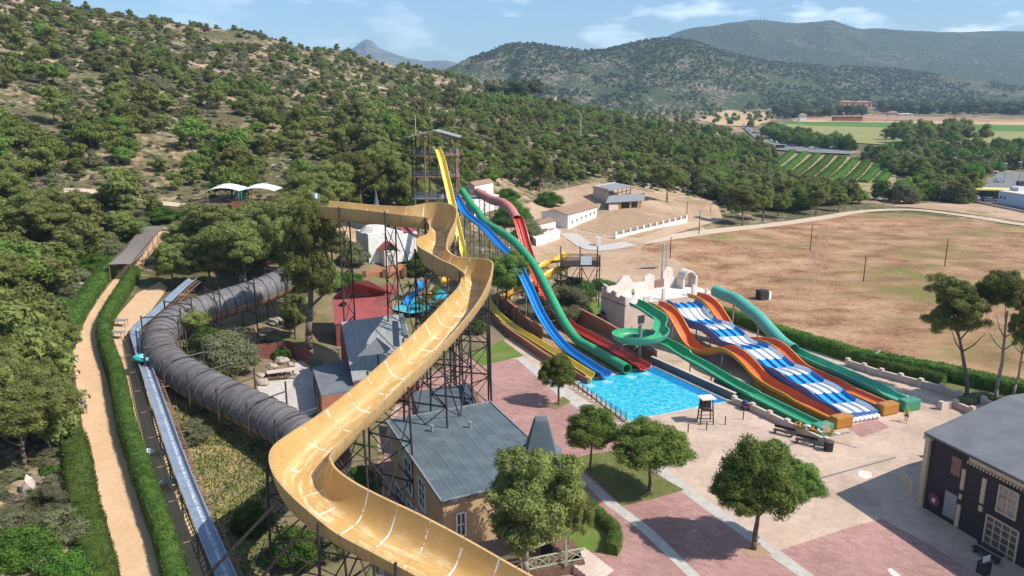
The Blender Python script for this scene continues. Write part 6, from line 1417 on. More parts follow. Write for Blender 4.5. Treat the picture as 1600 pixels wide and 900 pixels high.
# porch deck, stairs and pale green rails in front of the ochre house
dk = thing('porch', P(860, 880, 0), 'slatted porch with pale green posts and crossed railings in front of the ochre house', 'porch')
A_ = P(742, 905, .9); B_ = P(914, 878, .9); C_ = P(896, 842, .9); D_ = P(740, 860, .9)
mb = MB(); mb.prism([A_[:2], B_[:2], C_[:2], D_[:2]], 0, .9); mb.build('deck', M['woodbrown'], dk)
for px, py in ((817, 896), (884, 884), (773, 902)): p = P(px, py, .9); mb = MB(); mb.beam(p, p + Vector((0, 0, 3.0)), .16, .16); mb.build('post', M['greenpost'], dk)
slab_roof(dk, [P(740, 880, 3.7), P(861, 842, 3.7), P(861, 828, 3.8), P(730, 850, 3.9)], .22, M['tile'], 'porch_roof')
mb = MB(); mb.beam(P(740, 886, 3.55), P(862, 845, 3.55), .14, .2); mb.build('fascia', M['greenpost'], dk)
w = [P(x, y, .9) for x, y in ((775, 902), (817, 894), (858, 885), (914, 874))]; mb = MB()
for a, b in zip(w, w[1:]):
    for z in (.12, 1.0): mb.beam(a + Vector((0, 0, z)), b + Vector((0, 0, z)), .07, .09)
    for f in (0, .5):
        p0 = a.lerp(b, f); p1 = a.lerp(b, f + .5); mb.beam(p0 + Vector((0, 0, .12)), p1 + Vector((0, 0, 1.0)), .04, .05); mb.beam(p0 + Vector((0, 0, 1.0)), p1 + Vector((0, 0, .12)), .04, .05); mb.beam(p0, p0 + Vector((0, 0, 1.05)), .09, .09)
mb.build('railing', M['greenpost'], dk)
mb = MB()
for k in range(8): f = k / 7; c = P(903 + 38 * f, 868 + 30 * f, .9 - .8 * f); mb.box((c.x, c.y, (.9 - .8 * f) / 2), (.55, 2.3, .9 - .8 * f), -.75)
mb.build('stair', M['castle'], dk)
mb = MB(); mb.box(P(866, 880, .9) + Vector((-.5, 1.6, .55)), (.9, .7, 1.1)); o = mb.build('planter', M['flower'], dk)
# dark building on the right
K = Vector((36.7, 62.5, 0)); D1 = Vector((.30, -.954, 0)).normalized(); D2 = Vector((.885, .466, 0)).normalized(); t = thing('wooden_hall', K, 'black boarded two-storey hall with cream trim and a grey metal roof', 'building')
E1 = K + D1 * 26; F1 = K + D2 * 24; H1 = E1 + D2 * 24
mb = MB(); mb.prism([K[:2], E1[:2], H1[:2], F1[:2]], -.1, 6.9); mb.build('wall', M['black'], t)
ov = Vector((-.954, -.30, 0)) * .45; r0 = K + ov - D1 * .3; r1 = E1 + ov
m_, nt_, b_2 = newmat('standing_seam_roof'); vv = coords(nt_, 'Position'); mpn = nt_.nodes.new('ShaderNodeMapping'); mpn.inputs['Rotation'].default_value = (0, 0, math.atan2(D2.y, D2.x) * -1); nt_.links.new(vv, mpn.inputs['Vector']); sp2 = nt_.nodes.new('ShaderNodeSeparateXYZ'); nt_.links.new(mpn.outputs[0], sp2.inputs[0])
sm_ = math_(nt_, 'LESS_THAN', math_(nt_, 'FRACT', math_(nt_, 'MULTIPLY', sp2.outputs[1], 1.1)), .1); c_ = mixc(nt_, math_(nt_, 'MULTIPLY', sm_, .5), ramp(nt_, noise(nt_, vv, .5, 6, .7), [(.3, (.11, .115, .12)), (.65, (.165, .17, .175))]), (.12, .14, .16)); nt_.links.new(c_, b_2.inputs['Base Color']); b_2.inputs['Roughness'].default_value = .75; bump(nt_, b_2, sm_, .5, .05)
slab_roof(t, [r0 + Vector((0, 0, 7.1)), r1 + Vector((0, 0, 7.1)), r1 + D2 * 12 + Vector((0, 0, 8.3)), r0 + D2 * 12 + Vector((0, 0, 8.3))], .2, m_)
slab_roof(t, [r0 + D2 * 12 + Vector((0, 0, 8.3)), r1 + D2 * 12 + Vector((0, 0, 8.3)), r1 + D2 * 25 + Vector((0, 0, 7.0)), r0 + D2 * 25 + Vector((0, 0, 7.0))], .2, m_)
mb = MB(); c0_ = r0 + D1 * 12 + D2 * 6; c0_.z = 7.78; mb.box(c0_, (1.1, .9, .5), .3); mb.box(c0_ + D1 * 3 + Vector((0, 0, .1)), (.5, .5, .7), .3); mb.build('roof_vent', M['black'], t); mb = MB(); mb.beam(r0 + D1 * 7.5 + D2 * 5 + Vector((0, 0, 7.66)), r0 + D1 * 11 + D2 * 6.2 + Vector((0, 0, 7.78)), .12, .08); mb.build('conduit', M['whitep'], t)
Kn = K + Vector((-.954, -.30, 0)) * .06; En = Kn + D1 * 26
q0 = PL(1500, 700, Kn, En); mb = MB(); a_ = Kn + D1 * 4.2; mb.beam(Vector((a_.x, a_.y, 6.55)), Vector((En.x, En.y, 6.55)), .3, .35)
for k in range(70): c = a_ + D1 * (.3 * k) + Vector((-.954, -.30, 0)) * .18; mb.box((c.x, c.y, 6.28), (.12, .14, .22), math.atan2(D1.y, D1.x))
mb.build('cornice', M['cream'], t)
mb = MB(); mb.box(Kn + Vector((0, 0, 3.4)), (.45, .45, 6.8), math.atan2(D1.y, D1.x)); mb.box(Kn + Vector((0, 0, 6.6)), (.7, .7, .3), math.atan2(D1.y, D1.x)); mb.build('corner_column', M['cream'], t)
def wallbox(x0, y0, x1, y1, m_, nm, th=.12):
    xm = (x0 + x1) / 2; p0 = PL(x0, (y0 + y1) / 2, Kn, En); p1 = PL(x1, (y0 + y1) / 2, Kn, En); zt = PL(xm, y0, Kn, En).z; zb = max(.05, PL(xm, y1, Kn, En).z); mb = MB(); c = (p0 + p1) / 2; mb.box((c.x, c.y, (zt + zb) / 2), (max(.12, (p1 - p0).xy.length), th, zt - zb), math.atan2(D1.y, D1.x)); return mb.build(nm, m_, t)
wallbox(1502, 732, 1507.5, 766, M['cream'], 'pilaster'); wallbox(1498.5, 772, 1502.5, 780, M['cream'], 'pilaster'); wallbox(1493, 787, 1499, 824, M['cream'], 'pilaster'); wallbox(1533, 746, 1539.5, 788, M['cream'], 'pilaster'); wallbox(1529, 790, 1535, 799, M['cream'], 'pilaster')
wallbox(1487, 714, 1502, 744, M['rust'], 'shutter'); wallbox(1475, 769, 1494, 810, M['steel'], 'door'); 
window_px(t, Kn, En, 1558, 762, 1592, 808, M['cream'], M['curtain'], (2, 4)); window_px(t, Kn, En, 1536, 814, 1592, 872, M['cream'], mat('leaded_pane', (.16, .13, .12), (.07, .06, .06), 2, .3), (4, 5))
mb = MB(); c = K + Vector((-1.3, 1.2, 0))
for z in (.3, .7, 1.2): mb.beam(c + Vector((0, -1.6, z + 1.2)), c + Vector((.6, 1.2, z + 1.2)), .08, .08)
for k in range(6): mb.bar(c + Vector((.12 * k, -1.6 + .55 * k, 1.2)), c + Vector((.12 * k, -1.6 + .55 * k, 2.5)), .05, 5)
mb.build('balcony_rail', M['cream'], t); 
p = P(1462, 792, 0); t = thing('round_sign', p, 'dark magenta round sign panel on the black wall beside the grey door', 'sign'); mb = MB(); nrm = Vector((-.954, -.3, 0)); cp = PL(1462, 780, Kn, En) + nrm * .1
mb.bar(cp, cp + nrm * .12, .6, 16); mb.build('disc', mat('magenta_paint', (.22, .04, .10), (.12, .03, .06), 3, .7), t); mb = MB(); mb.box(cp + nrm * .14 + Vector((0, 0, -.05)), (.02, .35, .4), math.atan2(D1.y, D1.x) + 1.57); mb.build('emblem', M['castlewhite'], t)
p = P(1536, 896, 0); t = thing('sign_stand', p, 'small white sign on a black stand at the foot of the black building', 'sign'); mb = MB(); mb.box(p + Vector((0, 0, .5)), (.7, .7, 1.0), .4); mb.build('base', M['black'], t); mb = MB(); mb.box(p + Vector((.1, 0, 1.25)), (.75, .06, .5), .4); mb.build('board', M['whitep'], t)
p = P(1450, 717, 0); t = thing('stacked_chairs', p, 'dark metal chairs stacked by the cream corner column', 'chairs'); mb = MB()
for k in range(5): mb.bar(p + Vector((k * .3, 0, 0)), p + Vector((k * .3 + .1, .1, 1.1)), .04, 5); mb.bar(p + Vector((k * .3, .6, 0)), p + Vector((k * .3 + .1, .5, 1.1)), .04, 5); mb.box(p + Vector((k * .3, .3, .45)), (.4, .5, .05))
mb.build('frame', M['steeldark'], t)

# pergola, tents, upper deck
t = thing('pergola', G(192, 430), 'long slatted grey timber pergola over the sandy walk', 'pergola')
c0 = G(190, 440); c1 = G(241, 378); dd = (c1 - c0); L_ = dd.length; dd.normalize(); n = Vector((dd.y, -dd.x, 0)).normalized(); mb = MB()
for k in range(70):
    c = c0.lerp(c1, k / 69); z = h1(c.x, c.y) + 2.9; c = Vector((c.x, c.y, z)); mb.beam(c - n * 1.75, c + n * 1.75, L_ / 70 * .86, .05)
mb.build('slats', M['barkgrey'], t); mb = MB()
for s in (-1.6, 1.6):
    a_ = c0 + n * s; b_ = c1 + n * s; a_.z = h1(c0.x, c0.y) + 2.8; b_.z = h1(c1.x, c1.y) + 2.8; mb.beam(a_, b_, .12, .14)
mb.build('beam', M['woodbrown'], t)
for k in range(7):
    for s in (-1.6, 1.6): c = c0.lerp(c1, k / 6) + n * s; mb = MB(); mb.bar((c.x, c.y, h1(c.x, c.y) - .2), (c.x, c.y, h1(c.x, c.y) + 2.85), .07, 6); mb.build('post', M['rust'], t)
mb = MB()
for z in (.5, 1.0): a_ = c0 + n * 1.5; b_ = c1 + n * 1.5; a_.z = h1(a_.x, a_.y) + z; b_.z = h1(b_.x, b_.y) + z; mb.bar(a_, b_, .04, 5)
mb.build('handrail', M['rust'], t)
dk = PD(362, 322, 150); dz = dk.z; t = thing('upper_deck', dk, 'high timber start deck with orange-brown parapet behind the left pines', 'deck')
aL = PD(283, 318, 152); aR = PD(447, 322, 152); mb = MB(); mb.box(((aL.x + aR.x) / 2, aL.y + 5, dz - .3), (aR.x - aL.x, 10, .4)); mb.build('deck', M['woodbrown'], t)
mb = MB(); mb.box(((PD(362, 0, 152).x + aR.x) / 2, aL.y - .1, dz - .4), (aR.x - PD(362, 0, 152).x, .2, 2.2)); mb.build('parapet', M['orangewall'], t); mb = MB()
for k in range(12): x = aL.x + (aR.x - aL.x) * k / 11; mb.bar((x, aL.y, h1(x, aL.y) - .5), (x, aL.y, dz + 1.1), .09, 6)
for z in (.4, .75, 1.1): mb.beam((aL.x, aL.y, dz + z), (aR.x, aL.y, dz + z), .06, .1)
mb.build('railing', M['wood'], t)
for x0, x1, lab in ((323, 373, 'left white arched tent on the high deck'), (376, 428, 'right white arched tent on the high deck')):
    a_ = PD(x0, 300, 154); b_ = PD(x1, 300, 154); t = thing('tent', ((a_.x + b_.x) / 2, a_.y + 2, dz), lab, 'tent'); zt = PD(350, 298, 154).z; mb = MB(); rows = []
    for j in range(7):
        y = a_.y + j; rows.append([(a_.x + (b_.x - a_.x) * k / 10, y, zt + 1.15 * math.sin(math.pi * k / 10) ** .8 * math.sin(math.pi * (j + 1.5) / 9)) for k in range(11)])
    mb.grid(rows); mb.grid([[(p[0], p[1], p[2] - .08) for p in r_][::-1] for r_ in rows]); mb.grid([[rows[0][k], (rows[0][k][0], rows[0][k][1], rows[0][k][2] - .08)] for k in range(11)]); mb.build('canopy', M['whitep'], t, smooth=True)
    for x in (a_.x + .1, b_.x - .1):
        for y in (a_.y, a_.y + 6): mb = MB(); mb.bar((x, y, dz - .1), (x, y, zt), .07, 6); mb.build('pole', M['steel'], t)
p = PD(375, 300, 156); t = tag(MB().box((p.x, p.y, dz + 1.1), (2.2, .1, 2.0)).build('windbreak', mat('green_cloth', (.05, .30, .16), None, 2, .8)), 'green cloth windbreak between the two white tents', 'windbreak')
p = PD(500, 322, 135); mb = MB(); mb.bar((p.x, p.y, h1(p.x, p.y)), (p.x, p.y, PD(500, 302, 135).z), .07, 6); t = thing('flag', (p.x, p.y, h1(p.x, p.y)), 'small white flag on a pole above the pines left of the tan slide', 'flag'); mb.build('pole', M['steel'], t); z = PD(500, 302, 135).z
mb = MB(); mb.grid([[(p.x - .1 - k * .16, p.y + .12 * math.sin(k * 1.2), z - j * .45 - .1 + .05 * k) for k in range(8)] for j in range(3)]); mb.build('cloth', M['whitep'], t)

# poles, pylon, masts
for i, (px, by, ty, r_, m_, lab) in enumerate(((1266, 391, 352, .12, 'wood', 'dark pole in the field, near the dirt track bend'), (1349, 440, 400, .12, 'wood', 'dark pole in the field, nearest the hedge'), (1476, 416, 373, .12, 'wood', 'dark pole in the field, farthest right'), (1047, 405, 372, .12, 'wood', 'dark pole at the edge of the field behind the lattice pylon'), (1092, 366, 330, .12, 'wood', 'dark pole on the dirt track by the white boundary wall'), (1073, 336, 316, .12, 'wood', 'dark pole at the far end of the white boundary wall'), (1110, 333, 320, .10, 'wood', 'short dark pole below the dark pine by the track'),
        (885, 313, 284, .14, 'castlewhite', 'pale concrete pole behind the long farm building'), (1227, 272, 246, .2, 'steel', 'pale pole among the pines before the vineyard'), (1423, 262, 239, .18, 'steel', 'lamp mast in the valley left of the dense wood'), (1491, 268, 246, .18, 'steel', 'lamp mast above the green valley trees'), (1568, 288, 255, .15, 'steel', 'lamp mast behind the blue shed, left one'), (1591, 288, 253, .15, 'steel', 'lamp mast behind the blue shed, right one'), (1526, 300, 276, .12, 'steel', 'thin pale pole beside the reeds by the parked car'), (653, 330, 180, .12, 'cream', 'tall thin mast rising beside the slide tower'), (200, 330, 292, .06, 'steel', 'thin metal post on the hillside dirt path, right one'), (124, 300, 282, .06, 'steel', 'thin metal post on the hillside dirt path, left one'))):
    p = G(px, by); z = z_at(p.y, ty); t = thing('pole', p, lab, 'pole'); mb = MB(); mb.bar(p - Vector((0, 0, .3)), (p.x, p.y, z), r_, 7, r_ * .7); mb.build('shaft', M[m_], t)
    if 'lamp' in lab: mb = MB(); mb.box((p.x - .5, p.y, z), (1.6, .4, .25)); mb.build('lamp_head', M['whitep'], t)
    elif m_ in ('wood', 'castlewhite'): mb = MB(); mb.box((p.x, p.y, z + .1), (.3, .3, .2)); mb.build('cap', M['steel'], t)
p = G(907, 222); z = z_at(p.y, 172); t = thing('radio_mast', p, 'pale forked mast standing above the pines in the middle distance', 'mast'); mb = MB(); mb.bar(p, (p.x, p.y, z - 3), .2, 8, .14); mb.build('shaft', M['castlewhite'], t); mb = MB(); mb.bar((p.x, p.y, z - 3), (p.x - 1.8, p.y, z), .10, 6); mb.bar((p.x, p.y, z - 3), (p.x + 1.8, p.y, z), .10, 6); mb.build('fork', M['castlewhite'], t)
p = G(1036, 462); z = z_at(p.y, 382); t = thing('lattice_pylon', p, 'slim grey lattice pylon standing behind the castle', 'pylon'); mb = MB(); n_ = 14
for s in ((-1, -1), (1, -1), (1, 1), (-1, 1)): mb.bar((p.x + s[0] * .55, p.y + s[1] * .55, p.z), (p.x + s[0] * .3, p.y + s[1] * .3, z), .07, 5)
for k in range(n_):
    f0, f1 = k / n_, (k + 1) / n_; w0_, w1_ = .55 - .25 * f0, .55 - .25 * f1; z0 = p.z + (z - p.z) * f0; z1 = p.z + (z - p.z) * f1; sg = 1 if k % 2 else -1
    for (a1, b1), (a2, b2) in (((-1, -1), (1, -1)), ((1, -1), (1, 1)), ((1, 1), (-1, 1)), ((-1, 1), (-1, -1))): mb.bar((p.x + a1 * w0_, p.y + b1 * w0_, z0), (p.x + a2 * w1_, p.y + b2 * w1_, z1), .04, 4); mb.bar((p.x + a1 * w1_, p.y + b1 * w1_, z1), (p.x + a2 * w1_, p.y + b2 * w1_, z1), .03, 4)
mb.build('lattice', M['castlewhite'], t); mb = MB(); mb.box((p.x, p.y, z), (1.8, .12, .12)); mb.build('crossarm', M['steel'], t)
for px, ty in ((1181, 27), (1188, 26), (1195, 25), (1199, 27), (1290, 30)):
    a_ = PD(px, 34.5, 4480); b_ = PD(px, ty, 4480); mb = MB(); mb.bar(a_ - Vector((0, 0, 25)), b_, 2.2, 5, 1.2); tag(mb.build('antenna_mast', M['steeldark']), 'tiny antenna mast on the summit of the far wooded mountain', 'mast', 'antenna masts on the summit')
# vineyard rows
vr = r_n = np.random.default_rng(77)
for k in range(9):
    x0, y0 = 1238 + k * 19.5, 237 + k * 2.6; x1, y1 = 1172 + k * 25, 288 - k * .2
    pts_ = [G(x0, y0), G((x0 + x1) / 2 + 4, (y0 + y1) / 2), G(x1, y1)]
    if x0 > 1400: continue
    o = hedge('vine_row', [(x0, y0), ((x0 + x1) / 2 + 3, (y0 + y1) / 2), (x1, y1)], 4.8, 1.6, ['first', 'second', 'third', 'fourth', 'fifth', 'sixth', 'seventh', 'eighth', 'ninth'][k] + ' green orchard row from the left, beyond the pines', M['bright'], 'orchard rows', dens=2.0, ln=.9, wd=.6); o['category'] = 'crop row'
# villa, farm, sheds
def far_box(name, lab, x0, x1, y0, y1, D, dep, m, rm, cat='house', rh=2.2, wins=0):
    a_ = PD(x0, y1, D); b_ = PD(x1, y1, D); zt = PD(x0, y0, D).z; t = thing(name, a_, lab, cat); mb = MB(); zb = min(a_.z - 2, max(a_.z - 9, h1(a_.x, a_.y) - 1)); mb.prism([a_[:2], b_[:2], (b_.x + dep * .2, b_.y + dep), (a_.x + dep * .2, a_.y + dep)], zb, zt); mb.build('wall', m, t)
    mb = MB(); e_ = 1.0; q = [(a_.x - e_, a_.y - e_, zt), (b_.x + e_, b_.y - e_, zt), (b_.x + e_ + dep * .2, b_.y + dep + e_, zt), (a_.x - e_ + dep * .2, a_.y + dep + e_, zt)]; cx, cy = sum(p[0] for p in q) / 4, sum(p[1] for p in q) / 4; hw = (b_.x - a_.x) * .22
    m1, m2 = (cx - hw, cy, zt + rh), (cx + hw, cy, zt + rh); mb.face([q[0], q[1], m2, m1]); mb.face([q[1], q[2], m2]); mb.face([q[2], q[3], m1, m2]); mb.face([q[3], q[0], m1]); mb.face(q[::-1]); mb.build('roof', rm, t)
    for k in range(wins):
        x = a_.x + (b_.x - a_.x) * (k + .5) / wins; mb = MB(); mb.box((x, a_.y - .06, a_.z + (zt - a_.z) * .6), ((b_.x - a_.x) / wins * .35, .1, (zt - a_.z) * .28)); mb.build('window', M['glass'], t)
    return t
OR = mat('orange_villa_plaster', (.62, .36, .20), (.55, .31, .17), .2, .9); TR_ = mat('orange_tile', (.55, .24, .12), (.45, .19, .1), .3, .9)
far_box('villa', 'orange villa with a tiled hip roof, left of the pair on the valley edge', 1312, 1334, 159, 169, 1490, 20, OR, TR_, wins=3)
far_box('villa', 'larger orange villa with a tiled hip roof, right of the pair on the valley edge', 1335, 1362, 159.5, 172, 1440, 22, OR, TR_, wins=3)
far_box('farmhouse', 'low pale farmhouse right of the villas', 1388, 1403, 176, 181, 1050, 10, M['castle'], M['tile'], wins=2); far_box('farmhouse', 'long white farm shed right of the villas', 1403, 1426, 178, 182, 1050, 10, M['white'], M['castlewhite'], rh=.8, wins=3)
far_box('farm_shed', 'long rusty-red farm shed below the villas', 1303, 1348, 182, 186.5, 900, 12, M['rustwall'], M['rustwall'], 'shed', 1); far_box('farmhouse', 'small white house by the road left of the villas', 1249, 1260, 180, 187, 900, 10, M['white'], M['tile']); far_box('kiosk', 'grey boxy kiosk beside the car park road', 1213, 1226, 226, 233, 530, 6, M['steeldark'], M['greyroof'], 'kiosk', .2); far_box('farmhouse', 'pale ruin on the ridge above the pines', 848, 868, 150, 154, 900, 8, M['castle'], M['castle'], rh=.3)
# blue-white shed on the right edge
K = G(1559, 320); R = G(1650, 336); hB = z_at(K.y, 299); t = thing('warehouse', K, 'pale blue ribbed warehouse with a white roof at the right edge', 'warehouse'); dd = (R - K).normalized(); nn = Vector((-dd.y, dd.x, 0)); mb = MB(); mb.prism([K[:2], R[:2], (R + nn * 14)[:2], (K + nn * 14)[:2]], K.z - .5, hB)
mb.build('wall', mat('blue_white_cladding', (.42, .56, .72), (.36, .50, .67), 4, .6), t); slab_roof(t, [K + Vector((0, 0, hB - K.z + .2)), R + Vector((0, 0, hB - R.z + .2)), R + nn * 14 + Vector((0, 0, hB - R.z + 1)), K + nn * 14 + Vector((0, 0, hB - K.z + 1))], .2, M['castlewhite'])
for x, y in ((1564, 308), (1570, 309)): q = PL(x, y, K, R) ; mb = MB(); mb.box(q - nn * .05, (.7, .1, .8), math.atan2(dd.y, dd.x)); mb.build('window', M['glass'], t)
for x in (1586, 1594): q = PL(x, 292, K + nn * 5, R + nn * 5); mb = MB(); mb.box((q.x, q.y, hB + 1), (2.2, 2.0, 1.6)); mb.build('roof_unit', M['whitep'], t)
p = G(1541, 313); q = G(1561, 317); z = z_at(p.y, 297); t = thing('fuel_canopy', p, 'yellow-edged canopy next to the pale blue warehouse', 'canopy'); mb = MB(); mb.box((p.x + 3.5, p.y + 3, z), (15, 8, .5), -.25); mb.build('canopy', mat('yellow_fascia', (.75, .62, .12), (.7, .6, .25), 1, .6), t); mb = MB(); mb.box((p.x + 3, p.y + 6, (z + p.z) / 2), (9, .3, z - p.z), -.25); mb.build('back_wall', M['darkroof'], t)
for dx in (-1.5, 3.5, 9): mb = MB(); mb.bar((p.x + dx, p.y + 2 - dx * .25, p.z - .2), (p.x + dx, p.y + 2 - dx * .25, z), .15, 6); mb.build('pillar', M['rust'], t)
w0 = G(1521, 316.5); w1 = G(1640, 341); mb = MB(); mb.beam(w0 + Vector((0, 0, .3)), w1 + Vector((0, 0, .3)), .4, 1.0); tag(mb.build('kerb_wall', M['castle']), 'low concrete kerb wall in front of the parked cars', 'wall')
# cars
def car(p, rz, m, lab, grp=None, van=False):
    t = thing('parked_car', p, lab, 'car', grp); R = lambda x, y, z: Vector((p.x + x * math.cos(rz) - y * math.sin(rz), p.y + x * math.sin(rz) + y * math.cos(rz), p.z + z))
    pr = [(-2.15, .35), (-2.2, .75), (-2.05, .95), (-1.3, 1.0), (1.0, .98), (1.9, .85), (2.15, .65), (2.15, .35)]; mb = MB(); rows = [[R(x, s * (.86 if abs(x) < 2 else .78), z) for x, z in pr] for s in (-1, 1)]; mb.grid(rows, closed=True); mb.face(rows[0]); mb.face(rows[1][::-1]); mb.build('body', m, t)
    cb = [(-1.75, .97), (-1.3, 1.45), (.25, 1.45), (1.05, .97)] if not van else [(-2.1, .97), (-2.05, 1.9), (.9, 1.9), (1.5, .97)]; mb = MB(); rows = [[R(x, s * (.78 if z < 1 else .64), z) for x, z in cb] for s in (-1, 1)]; mb.grid(rows, closed=True); mb.face(rows[0]); mb.face(rows[1][::-1]); mb.build('cabin', M['glass'] if not van else m, t)
    mb = MB(); mb.box(R((cb[1][0] + cb[2][0]) / 2, 0, cb[1][1] + .02), (cb[2][0] - cb[1][0] + .1, 1.3, .05), rz); mb.build('roof', m, t)
    for x in (-1.35, 1.35):
        for s in (-.82, .82): mb = MB(); mb.bar(R(x, s - .1, .33), R(x, s + .1, .33), .33, 12); mb.build('wheel', M['black'], t)
CM = [mat('car_white', (.75, .75, .76), None, 2, .3), mat('car_silver', (.45, .46, .48), None, 2, .3), mat('car_blue', (.06, .09, .2), None, 2, .3), mat('car_dark', (.05, .05, .06), None, 2, .3)]
car(G(1541, 316) + Vector((0, 0, .4)), -.2, CM[2], 'dark blue car parked under the yellow canopy'); car(G(1526, 314) + Vector((0, 0, .4)), .9, CM[0], 'white car parked left of the yellow canopy by the reeds'); car(G(1548, 317) + Vector((0, 0, .4)), -.2, CM[1], 'silver car parked against the pale blue warehouse'); car(G(1596, 292) + Vector((0, 0, .6)), .1, CM[3], 'dark van behind the pale blue warehouse', van=True); car(G(1561, 286) + Vector((0, 0, .6)), .1, CM[0], 'white car on the road behind the yellow canopy')
rr = random.Random(9); road_p = [(1163, 197), (1166, 202), (1172, 206), (1178, 210), (1184, 213), (1190, 216), (1197, 219), (1204, 222), (1211, 225), (1222, 222), (1228, 225), (1232, 228), (1236, 230), (1240, 231), (1268, 234), (1276, 235), (1300, 234), (1306, 235)]
for i, (px, py) in enumerate(road_p): p = G(px, py) + Vector((0, 0, 1.0)); car(p, rr.uniform(-.4, .4) + (1.9 if i < 9 else .2), CM[[0, 1, 0, 3, 0, 1, 2][i % 7]], ['white', 'silver', 'white', 'dark', 'white', 'silver', 'blue'][i % 7] + ' car on the valley road by the car park', 'valley road cars: ' + ['white', 'silver', 'white', 'dark', 'white', 'silver', 'blue'][i % 7], van=(i in (0, 9)))
# logs and tank in the yard
p = G(1008, 421); t = thing('log_pile', p, 'pile of grey logs and scrap lying on the dusty ground behind the castle', 'logs')
for k in range(7): mb = MB(); y = (k % 3) * .4; mb.bar(p + Vector((-1.8 + k * .25, y - .3, .2 + .15 * (k // 3))), p + Vector((1.3 + k * .25, y + .25, .25 + .15 * (k // 3))), .17, 7); mb.build('log', M['barkgrey'], t)
p = G(1192, 468); t = thing('water_tank', p, 'small black box with white end in the field behind the hedge', 'tank'); mb = MB(); mb.box(p + Vector((-.2, 0, .9)), (1.7, 1.6, 1.8), .3); mb.build('body', M['black'], t); mb = MB(); mb.box(p + Vector((.95, .3, .8)), (.5, 1.5, 1.5), .3); mb.build('end_panel', M['whitep'], t)
p = G(232, 710); 
for i, (dx, lab) in enumerate(((0, 'larger white sack lying beside the hedge under the lift'), (1.3, 'smaller pale blue sack right of the white one'))):
    mb = MB(); mb.ball(p + Vector((dx, 0, .25)), .62 - .1 * i, (1, .7, .5), 10); rr = random.Random(i)
    for k, v_ in enumerate(mb.v): mb.v[k] = v_ + Vector((rr.uniform(-.08, .08), rr.uniform(-.08, .08), rr.uniform(-.05, .05)))
    tag(mb.build('sack', M['whitep'] if i == 0 else M['steel'], smooth=True), lab, 'sack')
p = G(45, 735)
for i, (px, py, lab) in enumerate(((45, 770, 'large pale rock under the dark pines at the left edge'), (52, 845, 'pale rock among the shrubs near the bottom left corner'), (60, 890, 'pale rock at the bottom left corner'))):
    p = G(px, py); mb = MB(); mb.ball(p + Vector((0, 0, .5)), .8, (.5, .8, 1.2 if i == 0 else .6), 9); rr = random.Random(i)
    for k, v_ in enumerate(mb.v): mb.v[k] = v_ + Vector((rr.uniform(-.2, .2), rr.uniform(-.2, .2), rr.uniform(-.15, .15)))
    tag(mb.build('rock', M['castle']), lab, 'rock')

# ------------------------------------------------------------------ hedges
hedge('hedge', [(286, 960), (274, 905), (256, 845), (237, 790), (219, 735), (204, 690), (192, 640), (182, 590), (168, 550), (164, 520), (176, 490), (196, 458), (212, 432)], 1.6, 2.1, 'clipped green hedge on the right side of the sandy walk', M['hedge'], dens=75, ln=.16, wd=.09)
hedge('hedge', [(165, 960), (158, 900), (143, 840), (130, 785), (122, 730), (112, 685)], 2.3, 1.6, 'loose green hedge on the left side of the sandy walk, nearest the camera', M['hedge'], dens=75, ln=.17, wd=.10)
hedge('hedge', [(98, 545), (108, 515), (124, 487), (146, 455), (172, 422), (192, 400)], 2.4, 1.5, 'bright hedge left of the sandy walk below the pergola', M['hedge'], dens=50, ln=.24, wd=.14)
hedge('hedge', [(1130, 497), (1165, 508), (1210, 525), (1262, 541), (1310, 556), (1350, 567), (1420, 580), (1480, 592), (1540, 606), (1620, 625), (1700, 645)], 2.4, 2.0, 'long dark green hedge between the park and the brown field', M['hedge'], dens=40, ln=.3, wd=.17)
hedge('hedge', [(930, 448), (955, 455), (985, 464), (1004, 470)], 2.2, 1.8, 'short green hedge left of the castle', M['hedge'], dens=40, ln=.3, wd=.17)
hedge('hedge', [(892, 760), (908, 785), (930, 808), (956, 832), (962, 845), (955, 868)], 1.0, 1.2, 'low clipped hedge bending round the small lawn', M['hedge'], dens=110, ln=.13, wd=.07)
hedge('hedge', [(1334, 566), (1376, 577), (1425, 589), (1475, 602)], 1.4, 1.5, 'planting strip hedge behind the battlement planter wall', M['hedge'], dens=50, ln=.26, wd=.15)
hedge('hedge', [(1505, 632), (1540, 622), (1570, 632), (1620, 642)], 1.6, .8, 'ragged low shrubs around the feet of the right-hand pines', M['olive'], dens=30, ln=.26, wd=.15)

# ------------------------------------------------------------------ trees of the park
tree(873, 632, 552, 60, 'round', 'slim round stone pine standing alone left of the pool', frac=.74, k=0, name='stone_pine', zover=0)
tree(922, 735, 636, 94, 'round', 'flat-topped stone pine at the left of the grassy tree bed', frac=.66, k=1, name='stone_pine', zover=0, r0=.14)
tree(1015, 768, 656, 128, 'round', 'wide stone pine at the right of the grassy tree bed', frac=.68, k=2, name='stone_pine', zover=0, r0=.17)
tD = tree(1178, 858, 682, 132, 'round', 'big stone pine on the paving with its shadow to the left', frac=.76, k=0, name='stone_pine', zover=0, r0=.24, lean=(.3, .3))
for dx, dy, dz, w_, h_, kk in ((3.3, .6, 3.9, 4.6, 3.6, 1), (-1.6, -.6, 3.4, 4.8, 3.8, 2)):
    c = bpy.data.objects.new('crown', HI['round'][kk]); COL.objects.link(c); c.parent = tD; c.location = (dx, dy, dz); c.scale = (w_, w_, h_); c.rotation_euler = (0, 0, kk)
mb = MB(); b0 = wl(tD); mb.bar(b0 + Vector((.2, .1, 3.0)), b0 + Vector((3.2, .6, 5.2)), .12, 7, .06); mb.bar(b0 + Vector((.1, .1, 3.0)), b0 + Vector((-1.6, -.5, 4.8)), .11, 7, .05); mb.build('limb', M['bark'], tD)
